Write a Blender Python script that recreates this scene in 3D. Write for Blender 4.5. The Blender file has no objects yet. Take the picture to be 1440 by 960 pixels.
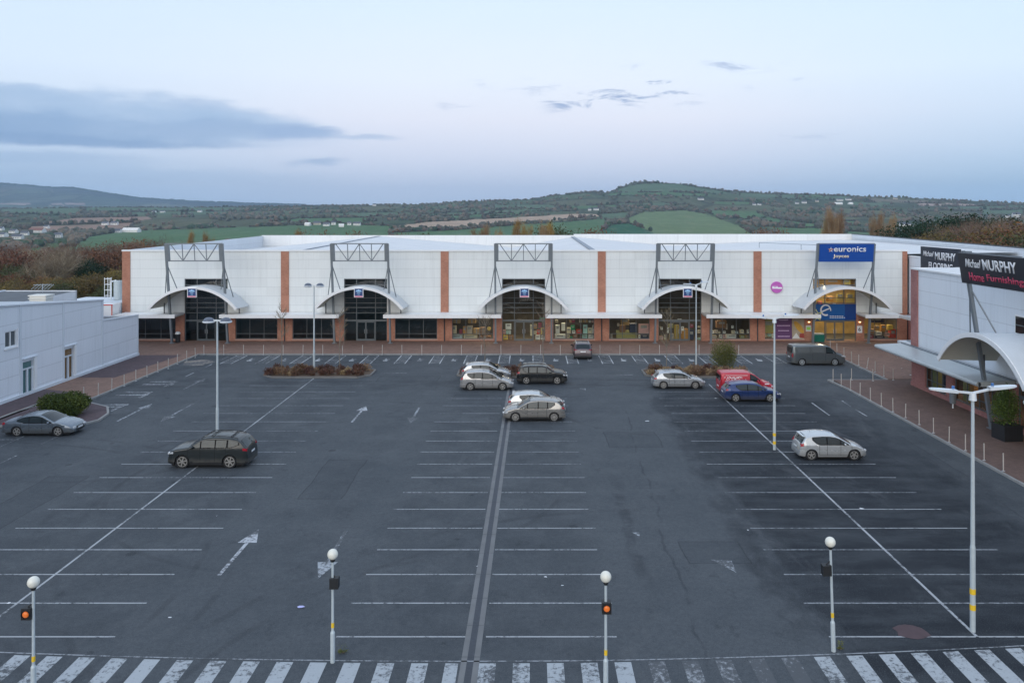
import bpy, bmesh, math, random
from mathutils import Vector, Matrix, noise
random.seed(7)
PI = math.pi
scene = bpy.context.scene
COL = scene.collection
H = 14.4; F = 1120.0; VX = 745.0; HY = 303.0      # camera height, focal length in photo pixels, vanishing point

def gp(px, py, z=0.0):
    """point of the horizontal plane z seen at photo pixel (px,py)"""
    Y = F*(H-z)/(py-HY)
    return Vector(((px-VX)*Y/F, Y, z))
def xz(px, py, Y):
    return (px-VX)*Y/F, H-(py-HY)*Y/F

# ---------------------------------------------------------------- materials
MATS = {}
class NT:
    def __init__(s, name):
        s.m = bpy.data.materials.new(name); s.m.use_nodes = True
        s.t = s.m.node_tree; s.n = s.t.nodes; s.l = s.t.links
        s.b = s.n['Principled BSDF']; s.out = s.n['Material Output']
    def node(s, typ, **kw):
        n = s.n.new(typ)
        for k, v in kw.items(): setattr(n, k, v)
        return n
    def link(s, a, b): s.l.new(a, b)
    def val(s, sock, v):
        if hasattr(v, 'bl_idname') or hasattr(v, 'is_output'): s.l.new(v, sock)
        else: sock.default_value = v
    def math(s, op, a, b=None, c=None, clamp=False):
        n = s.node('ShaderNodeMath', operation=op); n.use_clamp = clamp
        s.val(n.inputs[0], a)
        if b is not None: s.val(n.inputs[1], b)
        if c is not None: s.val(n.inputs[2], c)
        return n.outputs[0]
    def coord(s, kind='Object'):
        return s.node('ShaderNodeTexCoord').outputs[kind]
    def pos(s):
        if not hasattr(s, '_pos'): s._pos = s.node('ShaderNodeNewGeometry').outputs['Position']
        return s._pos
    def sep(s, v):
        n = s.node('ShaderNodeSeparateXYZ'); s.link(v, n.inputs[0]); return n.outputs
    def noise(s, v, scale, detail=4, rough=.55, dist=0):
        key = (v.node.name, v.name, scale, detail, rough, dist)
        if not hasattr(s, '_nc'): s._nc = {}
        if key in s._nc: return s._nc[key]
        s._nc[key] = r = s._noise(v, scale, detail, rough, dist)
        return r
    def _noise(s, v, scale, detail, rough, dist):
        n = s.node('ShaderNodeTexNoise'); s.link(v, n.inputs['Vector'])
        n.inputs['Scale'].default_value = scale; n.inputs['Detail'].default_value = detail
        n.inputs['Roughness'].default_value = rough; n.inputs['Distortion'].default_value = dist
        return n.outputs['Fac']
    def scalev(s, v, sc):
        key = (v.node.name, v.name, sc)
        if not hasattr(s, '_sc'): s._sc = {}
        if key in s._sc: return s._sc[key]
        s._sc[key] = r = s._scalev(v, sc)
        return r
    def _scalev(s, v, sc):
        n = s.node('ShaderNodeMapping'); s.link(v, n.inputs['Vector']); n.inputs['Scale'].default_value = sc
        return n.outputs[0]
    def ramp(s, f, stops, interp='LINEAR'):
        n = s.node('ShaderNodeValToRGB'); s.val(n.inputs[0], f)
        e = n.color_ramp.elements; n.color_ramp.interpolation = interp
        while len(e) < len(stops): e.new(.5)
        for i, (p, c) in enumerate(stops):
            e[i].position = p
            e[i].color = (c[0], c[1], c[2], 1) if isinstance(c, (tuple, list)) else (c, c, c, 1)
        return n.outputs[0]
    def smooth(s, f, a, b):
        n = s.node('ShaderNodeMapRange'); n.interpolation_type = 'SMOOTHSTEP'
        s.val(n.inputs[0], f); n.inputs[1].default_value = a; n.inputs[2].default_value = b
        return n.outputs[0]
    def mix(s, f, a, b, mode='MIX'):
        n = s.node('ShaderNodeMix', data_type='RGBA', blend_type=mode)
        s.val(n.inputs[0], f)
        for k, v in ((6, a), (7, b)):
            if isinstance(v, (tuple, list)): n.inputs[k].default_value = (v[0], v[1], v[2], 1)
            else: s.link(v, n.inputs[k])
        return n.outputs[2]
    def color(s, c):
        if isinstance(c, (tuple, list)): s.b.inputs['Base Color'].default_value = (c[0], c[1], c[2], 1)
        else: s.link(c, s.b.inputs['Base Color'])
    def set(s, **kw):
        for k, v in kw.items(): s.val(s.b.inputs[k.replace('_', ' ')], v)
    def bump(s, h, strength=.3, dist=.02):
        n = s.node('ShaderNodeBump'); n.inputs['Strength'].default_value = strength
        n.inputs['Distance'].default_value = dist; s.link(h, n.inputs['Height'])
        s.link(n.outputs[0], s.b.inputs['Normal'])

def simple(name, col, rough=.5, metal=0, var=.08, scale=3.0, **kw):
    if name in MATS: return MATS[name]
    t = NT(name); p = t.coord()
    f = t.noise(p, scale, 3)
    t.color(t.mix(f, tuple(c*(1-var) for c in col), tuple(min(1, c*(1+var)) for c in col)))
    t.set(Roughness=rough, Metallic=metal, **kw)
    MATS[name] = t.m
    return t.m

def cladding(name, col, zoff, pitch=1.04, rib='x'):
    """ribbed metal wall panels with horizontal joints, weather streaks"""
    t = NT(name); p = t.pos(); x, y, z = t.sep(p)
    k = t.math('FRACT', t.math('DIVIDE', t.math('SUBTRACT', z, zoff), pitch))
    seam = t.math('LESS_THAN', k, .05)
    r = x if rib == 'x' else y
    rr = t.math('FRACT', t.math('MULTIPLY', r, 1/.3))
    ribm = t.math('GREATER_THAN', rr, .88)
    fl = t.math('FLOOR', t.math('DIVIDE', t.math('SUBTRACT', z, zoff), pitch))
    wn = t.node('ShaderNodeTexWhiteNoise', noise_dimensions='2D')
    cb = t.node('ShaderNodeCombineXYZ'); t.link(fl, cb.inputs[0]); t.link(t.math('FLOOR', t.math('DIVIDE', r, 6.0)), cb.inputs[1])
    t.link(cb.outputs[0], wn.inputs['Vector'])
    base = t.mix(wn.outputs['Value'], tuple(c*.955 for c in col), tuple(c*1.02 for c in col))
    st = t.noise(t.scalev(p, (3.2, 3.2, .22)), 1.0, 5, .65)
    base = t.mix(t.math('MULTIPLY', t.smooth(st, .45, .8), .22), base, tuple(c*.52 for c in col))
    big = t.noise(p, .35, 3)
    base = t.mix(t.math('MULTIPLY', t.smooth(big, .4, .75), .10), base, (col[0]*.8, col[1]*.82, col[2]*.78))
    base = t.mix(t.math('MULTIPLY', seam, .24), base, (.2, .21, .22))
    base = t.mix(t.math('MULTIPLY', ribm, .05), base, (.35, .36, .37))
    t.color(base); t.set(Roughness=.5)
    hgt = t.math('SUBTRACT', 1.0, t.math('MAXIMUM', seam, t.math('MULTIPLY', ribm, .25)))
    t.bump(hgt, .25, .02)
    MATS[name] = t.m; return t.m

def brick(name, c1, c2, mortar, scale=1.0, floor=False, rot=0):
    t = NT(name); p = t.pos(); x, y, z = t.sep(p)
    cb = t.node('ShaderNodeCombineXYZ')
    if floor: t.link(x, cb.inputs[0]); t.link(y, cb.inputs[1])
    else: t.link(t.math('ADD', x, y), cb.inputs[0]); t.link(z, cb.inputs[1])
    b = t.node('ShaderNodeTexBrick'); t.link(cb.outputs[0], b.inputs['Vector'])
    b.inputs['Color1'].default_value = (*c1, 1); b.inputs['Color2'].default_value = (*c2, 1)
    b.inputs['Mortar'].default_value = (*mortar, 1)
    b.inputs['Scale'].default_value = scale
    if floor:
        b.inputs['Brick Width'].default_value = .2; b.inputs['Row Height'].default_value = .1; b.inputs['Mortar Size'].default_value = .006
    else:
        b.inputs['Brick Width'].default_value = .225; b.inputs['Row Height'].default_value = .075; b.inputs['Mortar Size'].default_value = .008
    n = t.noise(p, .9, 5, .6); n2 = t.noise(p, 7, 3)
    c = t.mix(t.math('MULTIPLY', t.smooth(n, .35, .75), .45), b.outputs['Color'], tuple(v*.55 for v in c1))
    c = t.mix(t.math('MULTIPLY', t.smooth(n2, .55, .8), .3), c, tuple(min(1, v*1.5) for v in c2))
    t.color(c); t.set(Roughness=.85)
    MATS[name] = t.m; return t.m

def mk_asphalt():
    t = NT('asphalt'); p = t.pos(); x, y, z = t.sep(p)
    c = t.mix(t.noise(p, .16, 5, .6), (.056, .066, .076), (.104, .114, .122))
    c = t.mix(t.math('MULTIPLY', t.smooth(t.noise(p, 4.5, 6, .85), .40, .60), .38), c, (.034, .042, .051))
    # newer, darker surfacing under the right hand bays
    edge = t.math('ADD', x, t.math('MULTIPLY', t.math('SUBTRACT', t.noise(t.scalev(p, (1, .35, 1)), .5, 5, .7), .5), 7.0))
    dk = t.math('MULTIPLY', t.smooth(edge, 9.0, 11.4), t.math('SUBTRACT', 1.0, t.smooth(edge, 21.0, 26.0)))
    dk = t.math('MULTIPLY', dk, t.math('SUBTRACT', 1.0, t.smooth(y, 60.0, 72.0)))
    dk = t.math('MULTIPLY', dk, t.math('ADD', .62, t.math('MULTIPLY', t.smooth(t.noise(t.scalev(p, (.5, 1.6, 1)), .5, 4, .6), .35, .62), .38)))
    c = t.mix(t.math('MULTIPLY', dk, .93), c, (.007, .011, .017))
    # parked-in bays of the other two rows a little darker, oil
    for cx, s in ((-19.0, .30), (-1.8, .30), (-34, .3)):
        d = t.math('ABSOLUTE', t.math('SUBTRACT', x, cx))
        m = t.math('SUBTRACT', 1.0, t.smooth(d, 3.6, 5.6))
        m = t.math('MULTIPLY', m, t.smooth(t.noise(p, .45, 4, .7), .3, .62))
        c = t.mix(t.math('MULTIPLY', m, s), c, (.034, .040, .047))
    # old patch along Y 68-72 (dark damp band)
    d = t.math('ABSOLUTE', t.math('SUBTRACT', y, 68.3))
    m = t.math('MULTIPLY', t.math('SUBTRACT', 1.0, t.smooth(d, .6, 3.2)), t.smooth(t.noise(t.scalev(p, (.35, 1.2, 1)), .6, 4, .7), .42, .62))
    c = t.mix(t.math('MULTIPLY', m, .62), c, (.028, .033, .040))
    # stains
    m = t.smooth(t.noise(t.scalev(p, (1, .6, 1)), .75, 6, .78), .56, .70)
    c = t.mix(t.math('MULTIPLY', m, .50), c, (.026, .031, .037))
    m = t.smooth(t.noise(t.scalev(p, (1.3, .5, 1)), .25, 5, .7, 1.0), .56, .72)
    c = t.mix(t.math('MULTIPLY', m, .35), c, (.115, .122, .128))
    vo = t.node('ShaderNodeTexVoronoi', feature='F1'); t.link(t.scalev(p, (.42, .42, 1)), vo.inputs['Vector']); vo.inputs['Scale'].default_value = 1.0; vo.inputs['Randomness'].default_value = 1.0
    rad = t.math('MULTIPLY', t.sep(vo.outputs['Color'])[0], .16)
    m = t.math('LESS_THAN', t.math('ADD', vo.outputs['Distance'], t.math('MULTIPLY', t.math('SUBTRACT', t.noise(p, 13, 4, .75), .5), .12)), t.math('SUBTRACT', rad, .05))
    c = t.mix(t.math('MULTIPLY', m, .55), c, (.018, .021, .025))
    # tyre arcs
    for (cx, cy, r, wdt, st) in ((-34, 30, 20.5, .12, .35), (-34, 30, 22.1, .12, .3), (-10, 44, 12, .12, .28), (6, 20, 19, .14, .35), (6, 20, 17.5, .12, .3),
                                 (25, 52, 12.5, .12, .3), (-6, 82, 21, .12, .3), (10, 60, 8, .14, .35), (-26, 52, 9, .12, .3), (4, 44, 26, .13, .28), (4, 44, 27.6, .13, .25)):
        dx = t.math('SUBTRACT', x, cx); dy = t.math('SUBTRACT', y, cy)
        rr = t.math('SQRT', t.math('ADD', t.math('MULTIPLY', dx, dx), t.math('MULTIPLY', dy, dy)))
        d = t.math('ABSOLUTE', t.math('SUBTRACT', rr, r))
        m = t.math('MULTIPLY', t.math('SUBTRACT', 1.0, t.smooth(d, wdt*.6, wdt*1.6)), t.smooth(t.noise(p, .25, 3), .42, .6))
        c = t.mix(t.math('MULTIPLY', m, st), c, (.028, .031, .036))
    # worn wheel path seams along the aisle
    for (cx, slope, y0, y1, w2, st) in ((6.2, .045, 24, 62, .06, .5), (9.6, .02, 26, 66, .5, .45), (-9.5, .0, 26, 66, 1.0, .12), (4.6, .01, 30, 46, .25, .5), (23.6, 0, 28, 62, .06, .5)):
        xx = t.math('SUBTRACT', t.math('SUBTRACT', x, cx), t.math('MULTIPLY', t.math('SUBTRACT', y, 40.0), slope))
        xx = t.math('ADD', xx, t.math('MULTIPLY', t.math('SUBTRACT', t.noise(p, .25, 3), .5), 1.3))
        m = t.math('SUBTRACT', 1.0, t.smooth(t.math('ABSOLUTE', xx), w2*.5, w2*1.5))
        m = t.math('MULTIPLY', m, t.math('MULTIPLY', t.smooth(y, y0, y0+3), t.math('SUBTRACT', 1.0, t.smooth(y, y1-6, y1))))
        m = t.math('MULTIPLY', m, t.smooth(t.noise(p, .45, 4, .7), .38, .58))
        c = t.mix(t.math('MULTIPLY', m, st), c, (.026, .030, .036))
    # rectangular repairs, a shade darker, with sealed edges
    for (x0, x1, y0, y1) in ((-11.8, -9.6, 40.5, 47.0), (4.9, 8.3, 49.5, 53.0), (-26.5, -24.3, 34, 44), (6.6, 9.2, 33.0, 35.2), (-6.0, -3.4, 62.0, 64.0), (21.5, 24.2, 44, 52), (-13.4, -8.0, 69, 71.5)):
        jx = t.math('ADD', x, t.math('MULTIPLY', t.math('SUBTRACT', t.noise(p, .25, 3), .5), .5))
        dx = t.math('SUBTRACT', t.math('ABSOLUTE', t.math('SUBTRACT', jx, (x0+x1)/2)), (x1-x0)/2); dy = t.math('SUBTRACT', t.math('ABSOLUTE', t.math('SUBTRACT', y, (y0+y1)/2)), (y1-y0)/2)
        d = t.math('MAXIMUM', dx, dy)
        c = t.mix(t.math('MULTIPLY', t.math('LESS_THAN', d, 0.0), .28), c, (.030, .037, .045))
        c = t.mix(t.math('MULTIPLY', t.math('LESS_THAN', t.math('ABSOLUTE', d), .035), .5), c, (.016, .019, .023))
    g = t.noise(p, 28, 3, .7)
    c = t.mix(t.smooth(g, .3, .8), t.mix(.5, c, (0, 0, 0), 'MIX'), c) if False else c
    c = t.mix(t.math('MULTIPLY', t.smooth(g, .52, .72), .50), c, (.20, .21, .215))
    c = t.mix(t.math('MULTIPLY', t.smooth(t.noise(p, 13, 4, .75), .52, .72), .55), c, (.022, .026, .030))
    t.color(c)
    t.set(Roughness=t.ramp(t.noise(p, .45, 4, .7), [(.3, .62), (.7, .85)]))
    t.b.inputs['Specular IOR Level'].default_value = .22
    t.bump(g, .25, .01)
    MATS['asphalt'] = t.m; return t.m

def mk_paint(name, col, wear):
    """road paint, worn through to the asphalt"""
    t = NT(name); p = t.pos()
    n = t.noise(p, 5.5, 5, .75); n2 = t.noise(p, .35, 3)
    f = t.math('ADD', n, t.math('MULTIPLY', t.math('SUBTRACT', n2, .5), .7))
    m = t.smooth(f, wear-.09, wear+.09)
    t.color(t.mix(m, (.075, .082, .09), t.mix(t.noise(p, 12, 3), tuple(c*.85 for c in col), col)))
    t.set(Roughness=.7); MATS[name] = t.m; return t.m

def mk_leaf(name, c1, c2, c3=None, trans=.12):
    t = NT(name); p = t.pos()
    oi = t.node('ShaderNodeObjectInfo')
    n = t.noise(p, .55, 3); n2 = t.noise(p, 5, 2)
    c = t.mix(t.smooth(n, .35, .65), c1, c2)
    c = t.mix(t.smooth(n2, .45, .75), c, c3 or c2)
    hsv = t.node('ShaderNodeHueSaturation'); t.link(c, hsv.inputs['Color'])
    t.link(t.math('ADD', .485, t.math('MULTIPLY', oi.outputs['Random'], .03)), hsv.inputs['Hue'])
    t.link(t.math('ADD', .75, t.math('MULTIPLY', oi.outputs['Random'], .5)), hsv.inputs['Value'])
    t.color(hsv.outputs[0]); t.set(Roughness=.75)
    t.b.inputs['Specular IOR Level'].default_value = .2
    MATS[name] = t.m; return t.m

def mk_glass(name, tint, refl=1.0):
    t = NT(name)
    fr = t.node('ShaderNodeFresnel'); fr.inputs[0].default_value = 1.5
    tr = t.node('ShaderNodeBsdfTransparent'); tr.inputs[0].default_value = (*tint, 1)
    gl = t.node('ShaderNodeBsdfGlossy'); gl.inputs['Roughness'].default_value = .03
    mx = t.node('ShaderNodeMixShader')
    t.link(t.math('MULTIPLY', fr.outputs[0], refl, clamp=True), mx.inputs[0]); t.link(tr.outputs[0], mx.inputs[1]); t.link(gl.outputs[0], mx.inputs[2])
    t.link(mx.outputs[0], t.out.inputs[0]); MATS[name] = t.m; return t.m

def paintm(name, col, metal=.5, rough=.32, coat=.7, dirt=True):
    t = NT(name); p = t.coord(); x, y, z = t.sep(p)
    t.color(col)
    if dirt:
        low = t.math('SUBTRACT', 1.0, t.smooth(t.math('ADD', z, t.math('MULTIPLY', t.noise(p, 3, 4), .35)), .45, .85))
        t.color(t.mix(t.math('MULTIPLY', low, .45), t.mix(t.noise(p, 9, 3), col, tuple(c*.93 for c in col)), (.12, .11, .095)))
        t.set(Roughness=t.math('ADD', rough, t.math('MULTIPLY', low, .25)))
    else: t.set(Roughness=rough)
    t.set(Metallic=metal)
    t.b.inputs['Coat Weight'].default_value = coat; t.b.inputs['Coat Roughness'].default_value = .06
    MATS[name] = t.m; return t.m

def emit(name, col, s):
    t = NT(name); t.color(col); t.b.inputs['Emission Color'].default_value = (*col, 1); t.b.inputs['Emission Strength'].default_value = s
    MATS[name] = t.m; return t.m

M_ASPH = mk_asphalt()
M_LINE = mk_paint('bay_line_paint', (.42, .44, .455), .44)
M_LINEF = mk_paint('faded_line_paint', (.34, .36, .38), .49)
M_ZEB = mk_paint('zebra_paint', (.42, .45, .47), .42)
M_ZEBF = mk_paint('worn_zebra_paint', (.34, .36, .38), .61)
M_WHITE = cladding('white_wall_cladding', (.765, .79, .78), .0)
M_WHITER = cladding('pale_side_cladding', (.70, .73, .76), .35, 1.04, 'y')
M_BLUEW = cladding('pale_blue_cladding', (.77, .80, .84), .55, 1.35, 'y')
M_BRICK = brick('red_brick', (.40, .150, .085), (.50, .21, .13), (.42, .30, .24))
M_BRICKR = brick('pink_red_brick', (.33, .125, .115), (.42, .175, .15), (.32, .22, .2))
M_PAVE = brick('red_brown_block_paving', (.21, .125, .092), (.29, .17, .125), (.16, .12, .10), 1.0, True)
M_PAVES = brick('shaded_block_paving', (.135, .085, .070), (.19, .115, .092), (.10, .08, .07), 1.0, True)  # same paving as the front, with the side's shade mixed into the colour
M_PAVEP = brick('purple_block_paving', (.085, .058, .066), (.12, .08, .085), (.07, .055, .06), 1.0, True)
M_KERB = simple('kerb_concrete', (.28, .28, .27), .85, var=.25, scale=1.5)
M_KERBD = simple('island_kerb_stone', (.17, .165, .155), .85, var=.3, scale=1.5)
M_TRIM = simple('white_trim', (.82, .83, .83), .4, var=.05)
M_ROOF = None
def mk_roof():
    t = NT('white_roof_sheet'); p = t.pos(); x, y, z = t.sep(p)
    rr = t.math('FRACT', t.math('DIVIDE', y, 1.0)); rib = t.math('GREATER_THAN', rr, .9)
    n = t.noise(t.scalev(p, (.25, 1.2, 1)), .6, 4, .65)
    c = t.mix(t.smooth(n, .35, .75), (.74, .735, .725), (.62, .63, .63))
    c = t.mix(t.math('MULTIPLY', rib, .12), c, (.4, .42, .44))
    t.color(c); t.set(Roughness=.55); MATS['roof'] = t.m; return t.m
M_ROOF = mk_roof()
M_ROOFD = simple('dark_roof_membrane', (.11, .12, .13), .8, var=.3, scale=.6)
M_STEEL = simple('grey_painted_steel', (.19, .215, .235), .45, .2, var=.12)
M_STEELD = simple('dark_grey_steel', (.06, .07, .08), .5, .2, var=.15)
M_CAN = simple('canopy_white_sheet', (.62, .65, .67), .35, .15, var=.08, scale=1.2)
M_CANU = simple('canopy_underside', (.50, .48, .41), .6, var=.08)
M_FRAME = simple('window_frame_grey', (.13, .15, .16), .4, .3, var=.1)
M_GLASSD = mk_glass('dark_window_glass', (.42, .55, .58), 1.6)
M_GLASS = mk_glass('shop_window_glass', (.80, .84, .82), 1.0)
M_DARK = simple('dark_interior', (.085, .115, .13), .8, var=.3, scale=.8)
M_INT = simple('dim_shop_interior', (.10, .09, .075), .8, var=.4, scale=1.5)
M_INTW = simple('warm_shop_interior', (.50, .34, .12), .7, var=.45, scale=1.2)
M_GALV = simple('galvanised_steel', (.50, .55, .58), .42, .55, var=.12, scale=5)
M_POST = simple('pale_painted_post', (.50, .56, .58), .45, .1, var=.12, scale=6)
M_LAMPW = simple('lamp_housing_white', (.72, .76, .78), .35, .1, var=.06)
M_LAMPD = simple('lamp_housing_dark', (.11, .13, .17), .35, .1, var=.1)
M_GLOBE = simple('opal_globe', (.80, .78, .68), .25, var=.05, scale=8)
M_YEL = simple('yellow_tape', (.85, .55, .03), .5, var=.15, scale=20)
M_TYRE = simple('tyre_rubber', (.018, .018, .019), .8, var=.3, scale=12)
M_RIM = simple('alloy_rim', (.40, .39, .37), .35, .6, var=.15, scale=12)
M_RIMD = simple('dark_rim', (.035, .033, .03), .5, .4, var=.2, scale=12)
M_BLACK = simple('black_plastic', (.015, .016, .018), .55, var=.2)
M_CARG = simple('car_glass', (.010, .018, .021), .04, 0, var=.2); 
M_CARGS = simple('car_glass_light', (.022, .034, .038), .04, 0, var=.3, scale=1.5)
M_RED = simple('tail_light_red', (.36, .012, .025), .2, var=.1)
M_HEAD = simple('headlight_clear', (.72, .75, .78), .12, .3, var=.1, scale=8)
M_PLW = simple('plate_white', (.75, .76, .76), .4, var=.05)
M_WTRIM = simple('window_trim_black', (.006, .006, .007), .95, var=.1); M_WTRIM.node_tree.nodes['Principled BSDF'].inputs['Specular IOR Level'].default_value = .1
M_CANR = simple('weathered_canopy_sheet', (.44, .475, .48), .4, .1, var=.14, scale=1.0)
M_ARCH = simple('under_car_black', (.010, .010, .011), .9, var=.1)
M_BARK = simple('bark', (.16, .13, .10), .9, var=.35, scale=4)
M_BARKP = simple('pale_bark', (.36, .30, .22), .9, var=.3, scale=3)
M_SOIL = simple('bed_soil', (.11, .075, .05), .95, var=.4, scale=2)
M_LITTER = simple('litter_paper', (.7, .72, .74), .7, var=.1)

# ---------------------------------------------------------------- mesh builder
OFF = {}
class MB:
    def __init__(s): s.v = []; s.f = []; s.mi = []; s.cur = 0
    def m(s, i): s.cur = i; return s
    def poly(s, pts):
        b = len(s.v); s.v += [tuple(p) for p in pts]; s.f.append(tuple(range(b, b+len(pts)))); s.mi.append(s.cur)
    def box(s, x0, x1, y0, y1, z0, z1):
        b = len(s.v)
        s.v += [(x, y, z) for z in (z0, z1) for y in (y0, y1) for x in (x0, x1)]
        for q in ((0, 2, 3, 1), (4, 5, 7, 6), (0, 1, 5, 4), (2, 6, 7, 3), (0, 4, 6, 2), (1, 3, 7, 5)):
            s.f.append(tuple(b+i for i in q)); s.mi.append(s.cur)
        return s
    def obox(s, c, ax, ay, az):
        """box with centre c and half axes"""
        c = Vector(c); ax = Vector(ax); ay = Vector(ay); az = Vector(az); b = len(s.v)
        s.v += [tuple(c+i*ax+j*ay+k*az) for k in (-1, 1) for j in (-1, 1) for i in (-1, 1)]
        for q in ((0, 2, 3, 1), (4, 5, 7, 6), (0, 1, 5, 4), (2, 6, 7, 3), (0, 4, 6, 2), (1, 3, 7, 5)):
            s.f.append(tuple(b+i for i in q)); s.mi.append(s.cur)
        return s
    def bar(s, p, q, w, h=None):
        h = h or w; p = Vector(p); q = Vector(q); d = q-p; L = d.length; d.normalize()
        up = Vector((0, 0, 1)) if abs(d.z) < .95 else Vector((0, 1, 0))
        a = d.cross(up).normalized(); b = a.cross(d).normalized()
        return s.obox((p+q)/2, a*w/2, b*h/2, d*L/2)
    def cyl(s, p, q, r0, r1=None, n=8, cap=True):
        r1 = r0 if r1 is None else r1; p = Vector(p); q = Vector(q); d = (q-p).normalized()
        up = Vector((0, 0, 1)) if abs(d.z) < .95 else Vector((1, 0, 0))
        a = d.cross(up).normalized(); c = a.cross(d).normalized(); b = len(s.v)
        for (o, r) in ((p, r0), (q, r1)):
            for i in range(n):
                t = 2*PI*i/n; s.v.append(tuple(o+a*(r*math.cos(t))+c*(r*math.sin(t))))
        for i in range(n):
            j = (i+1) % n; s.f.append((b+i, b+j, b+n+j, b+n+i)); s.mi.append(s.cur)
        if cap:
            s.f.append(tuple(b+n-1-i for i in range(n))); s.mi.append(s.cur)
            s.f.append(tuple(b+n+i for i in range(n))); s.mi.append(s.cur)
        return s
    def lathe(s, prof, c=(0, 0, 0), axis='z', n=16):
        """prof: list of (r, h)"""
        b = len(s.v); c = Vector(c)
        for (r, h) in prof:
            for i in range(n):
                t = 2*PI*i/n; u, w = r*math.cos(t), r*math.sin(t)
                p = Vector((u, w, h)) if axis == 'z' else (Vector((u, h, w)) if axis == 'y' else Vector((h, u, w)))
                s.v.append(tuple(c+p))
        for k in range(len(prof)-1):
            for i in range(n):
                j = (i+1) % n
                q = (b+k*n+i, b+k*n+j, b+(k+1)*n+j, b+(k+1)*n+i)
                s.f.append(q if axis != 'y' else q[::-1]); s.mi.append(s.cur)
        return s
    def ell(s, c, rx, ry, rz, n=12, m=8):
        prof = [(max(1e-4, math.sin(PI*i/m)), -math.cos(PI*i/m)) for i in range(m+1)]
        b = len(s.v); s.lathe(prof, (0, 0, 0), 'z', n)
        for i in range(b, len(s.v)):
            v = s.v[i]; s.v[i] = (c[0]+v[0]*rx, c[1]+v[1]*ry, c[2]+v[2]*rz)
        return s
    def build(s, name, mats, parent=None, loc=None, smooth=False, world=True):
        me = bpy.data.meshes.new(name)
        if not isinstance(mats, (list, tuple)): mats = [mats]
        off = Vector((0, 0, 0))
        if parent is not None and world: off = OFF.get(parent.name, Vector((0, 0, 0)))
        elif loc is not None: off = Vector(loc)
        vs = [(v[0]-off.x, v[1]-off.y, v[2]-off.z) for v in s.v] if off.length > 0 else s.v
        me.from_pydata(vs, [], s.f)
        for m in mats: me.materials.append(m)
        if len(mats) > 1: me.polygons.foreach_set('material_index', s.mi)
        if smooth:
            me.polygons.foreach_set('use_smooth', [True]*len(me.polygons))
            me.set_sharp_from_angle(angle=math.radians(smooth if smooth is not True else 40))
        me.update()
        o = bpy.data.objects.new(name, me); COL.objects.link(o)
        if parent is not None:
            o.parent = parent; OFF[o.name] = off
        elif loc is not None: o.location = loc; OFF[o.name] = off
        return o

def tag(o, label=None, cat=None, group=None, kind=None):
    if label: o['label'] = label
    if cat: o['category'] = cat
    if group: o['group'] = group
    if kind: o['kind'] = kind
    return o
def thing(name, label, cat, loc=(0, 0, 0), rz=0, group=None):
    o = bpy.data.objects.new(name, None); COL.objects.link(o); o.empty_display_size = .3
    o.location = loc; o.rotation_euler.z = rz; OFF[o.name] = Vector(loc)
    return tag(o, label, cat, group)
def struct(o, label=None): o['kind'] = 'structure'; return o
def copy_tree(o, loc=None, rz=None, label=None, scale=None, group=None):
    def rec(src, par):
        c = src.copy(); COL.objects.link(c)
        if par is not None: c.parent = par
        for ch in src.children: rec(ch, c)
        return c
    c = rec(o, None)
    if loc is not None: c.location = loc
    if rz is not None: c.rotation_euler.z = rz
    if scale is not None: c.scale = scale
    if label: c['label'] = label
    if group: c['group'] = group
    return c
ORD = ['first', 'second', 'third', 'fourth', 'fifth', 'sixth', 'seventh', 'eighth', 'ninth', 'tenth', 'eleventh', 'twelfth', 'thirteenth', 'fourteenth',
       'fifteenth', 'sixteenth', 'seventeenth', 'eighteenth', 'nineteenth', 'twentieth'] + ['twenty-'+w for w in
       ['first', 'second', 'third', 'fourth', 'fifth', 'sixth', 'seventh', 'eighth', 'ninth']] + ['thirtieth'] + ['thirty-'+w for w in ['first', 'second', 'third', 'fourth', 'fifth', 'sixth', 'seventh', 'eighth', 'ninth']] + ['fortieth']

def text_mesh(name, s, mat, parent, origin, right, up, width, height, bold=.0, shear=0, depth=.01, local=False):
    """lettering fitted in a width x height box whose lower left corner is origin"""
    cu = bpy.data.curves.new('t', 'FONT'); cu.body = s; cu.offset = bold; cu.shear = shear; cu.extrude = .0; cu.resolution_u = 3
    to = bpy.data.objects.new('t', cu); COL.objects.link(to)
    bpy.context.view_layer.update()
    me = bpy.data.meshes.new_from_object(to.evaluated_get(bpy.context.evaluated_depsgraph_get()))
    bpy.data.objects.remove(to)
    xs = [v.co.x for v in me.vertices]; ys = [v.co.y for v in me.vertices]
    x0, x1, y0, y1 = min(xs), max(xs), min(ys), max(ys)
    R = Vector(right).normalized(); U = Vector(up).normalized(); N = R.cross(U)
    off = OFF.get(parent.name, Vector((0, 0, 0))) if (parent is not None and not local) else Vector((0, 0, 0))
    bm = bmesh.new(); bm.from_mesh(me)
    for v in bm.verts:
        a = (v.co.x-x0)/(x1-x0)*width; b = (v.co.y-y0)/(y1-y0)*height
        v.co = Vector(origin)+R*a+U*b-off
    r = bmesh.ops.extrude_face_region(bm, geom=list(bm.faces))
    for e in r['geom']:
        if isinstance(e, bmesh.types.BMVert): e.co += N*depth
    bmesh.ops.recalc_face_normals(bm, faces=list(bm.faces))
    m2 = bpy.data.meshes.new(name); bm.to_mesh(m2); bm.free(); bpy.data.meshes.remove(me)
    m2.materials.append(mat)
    o = bpy.data.objects.new(name, m2); COL.objects.link(o)
    if parent is not None: o.parent = parent; OFF[o.name] = off
    return o

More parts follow.
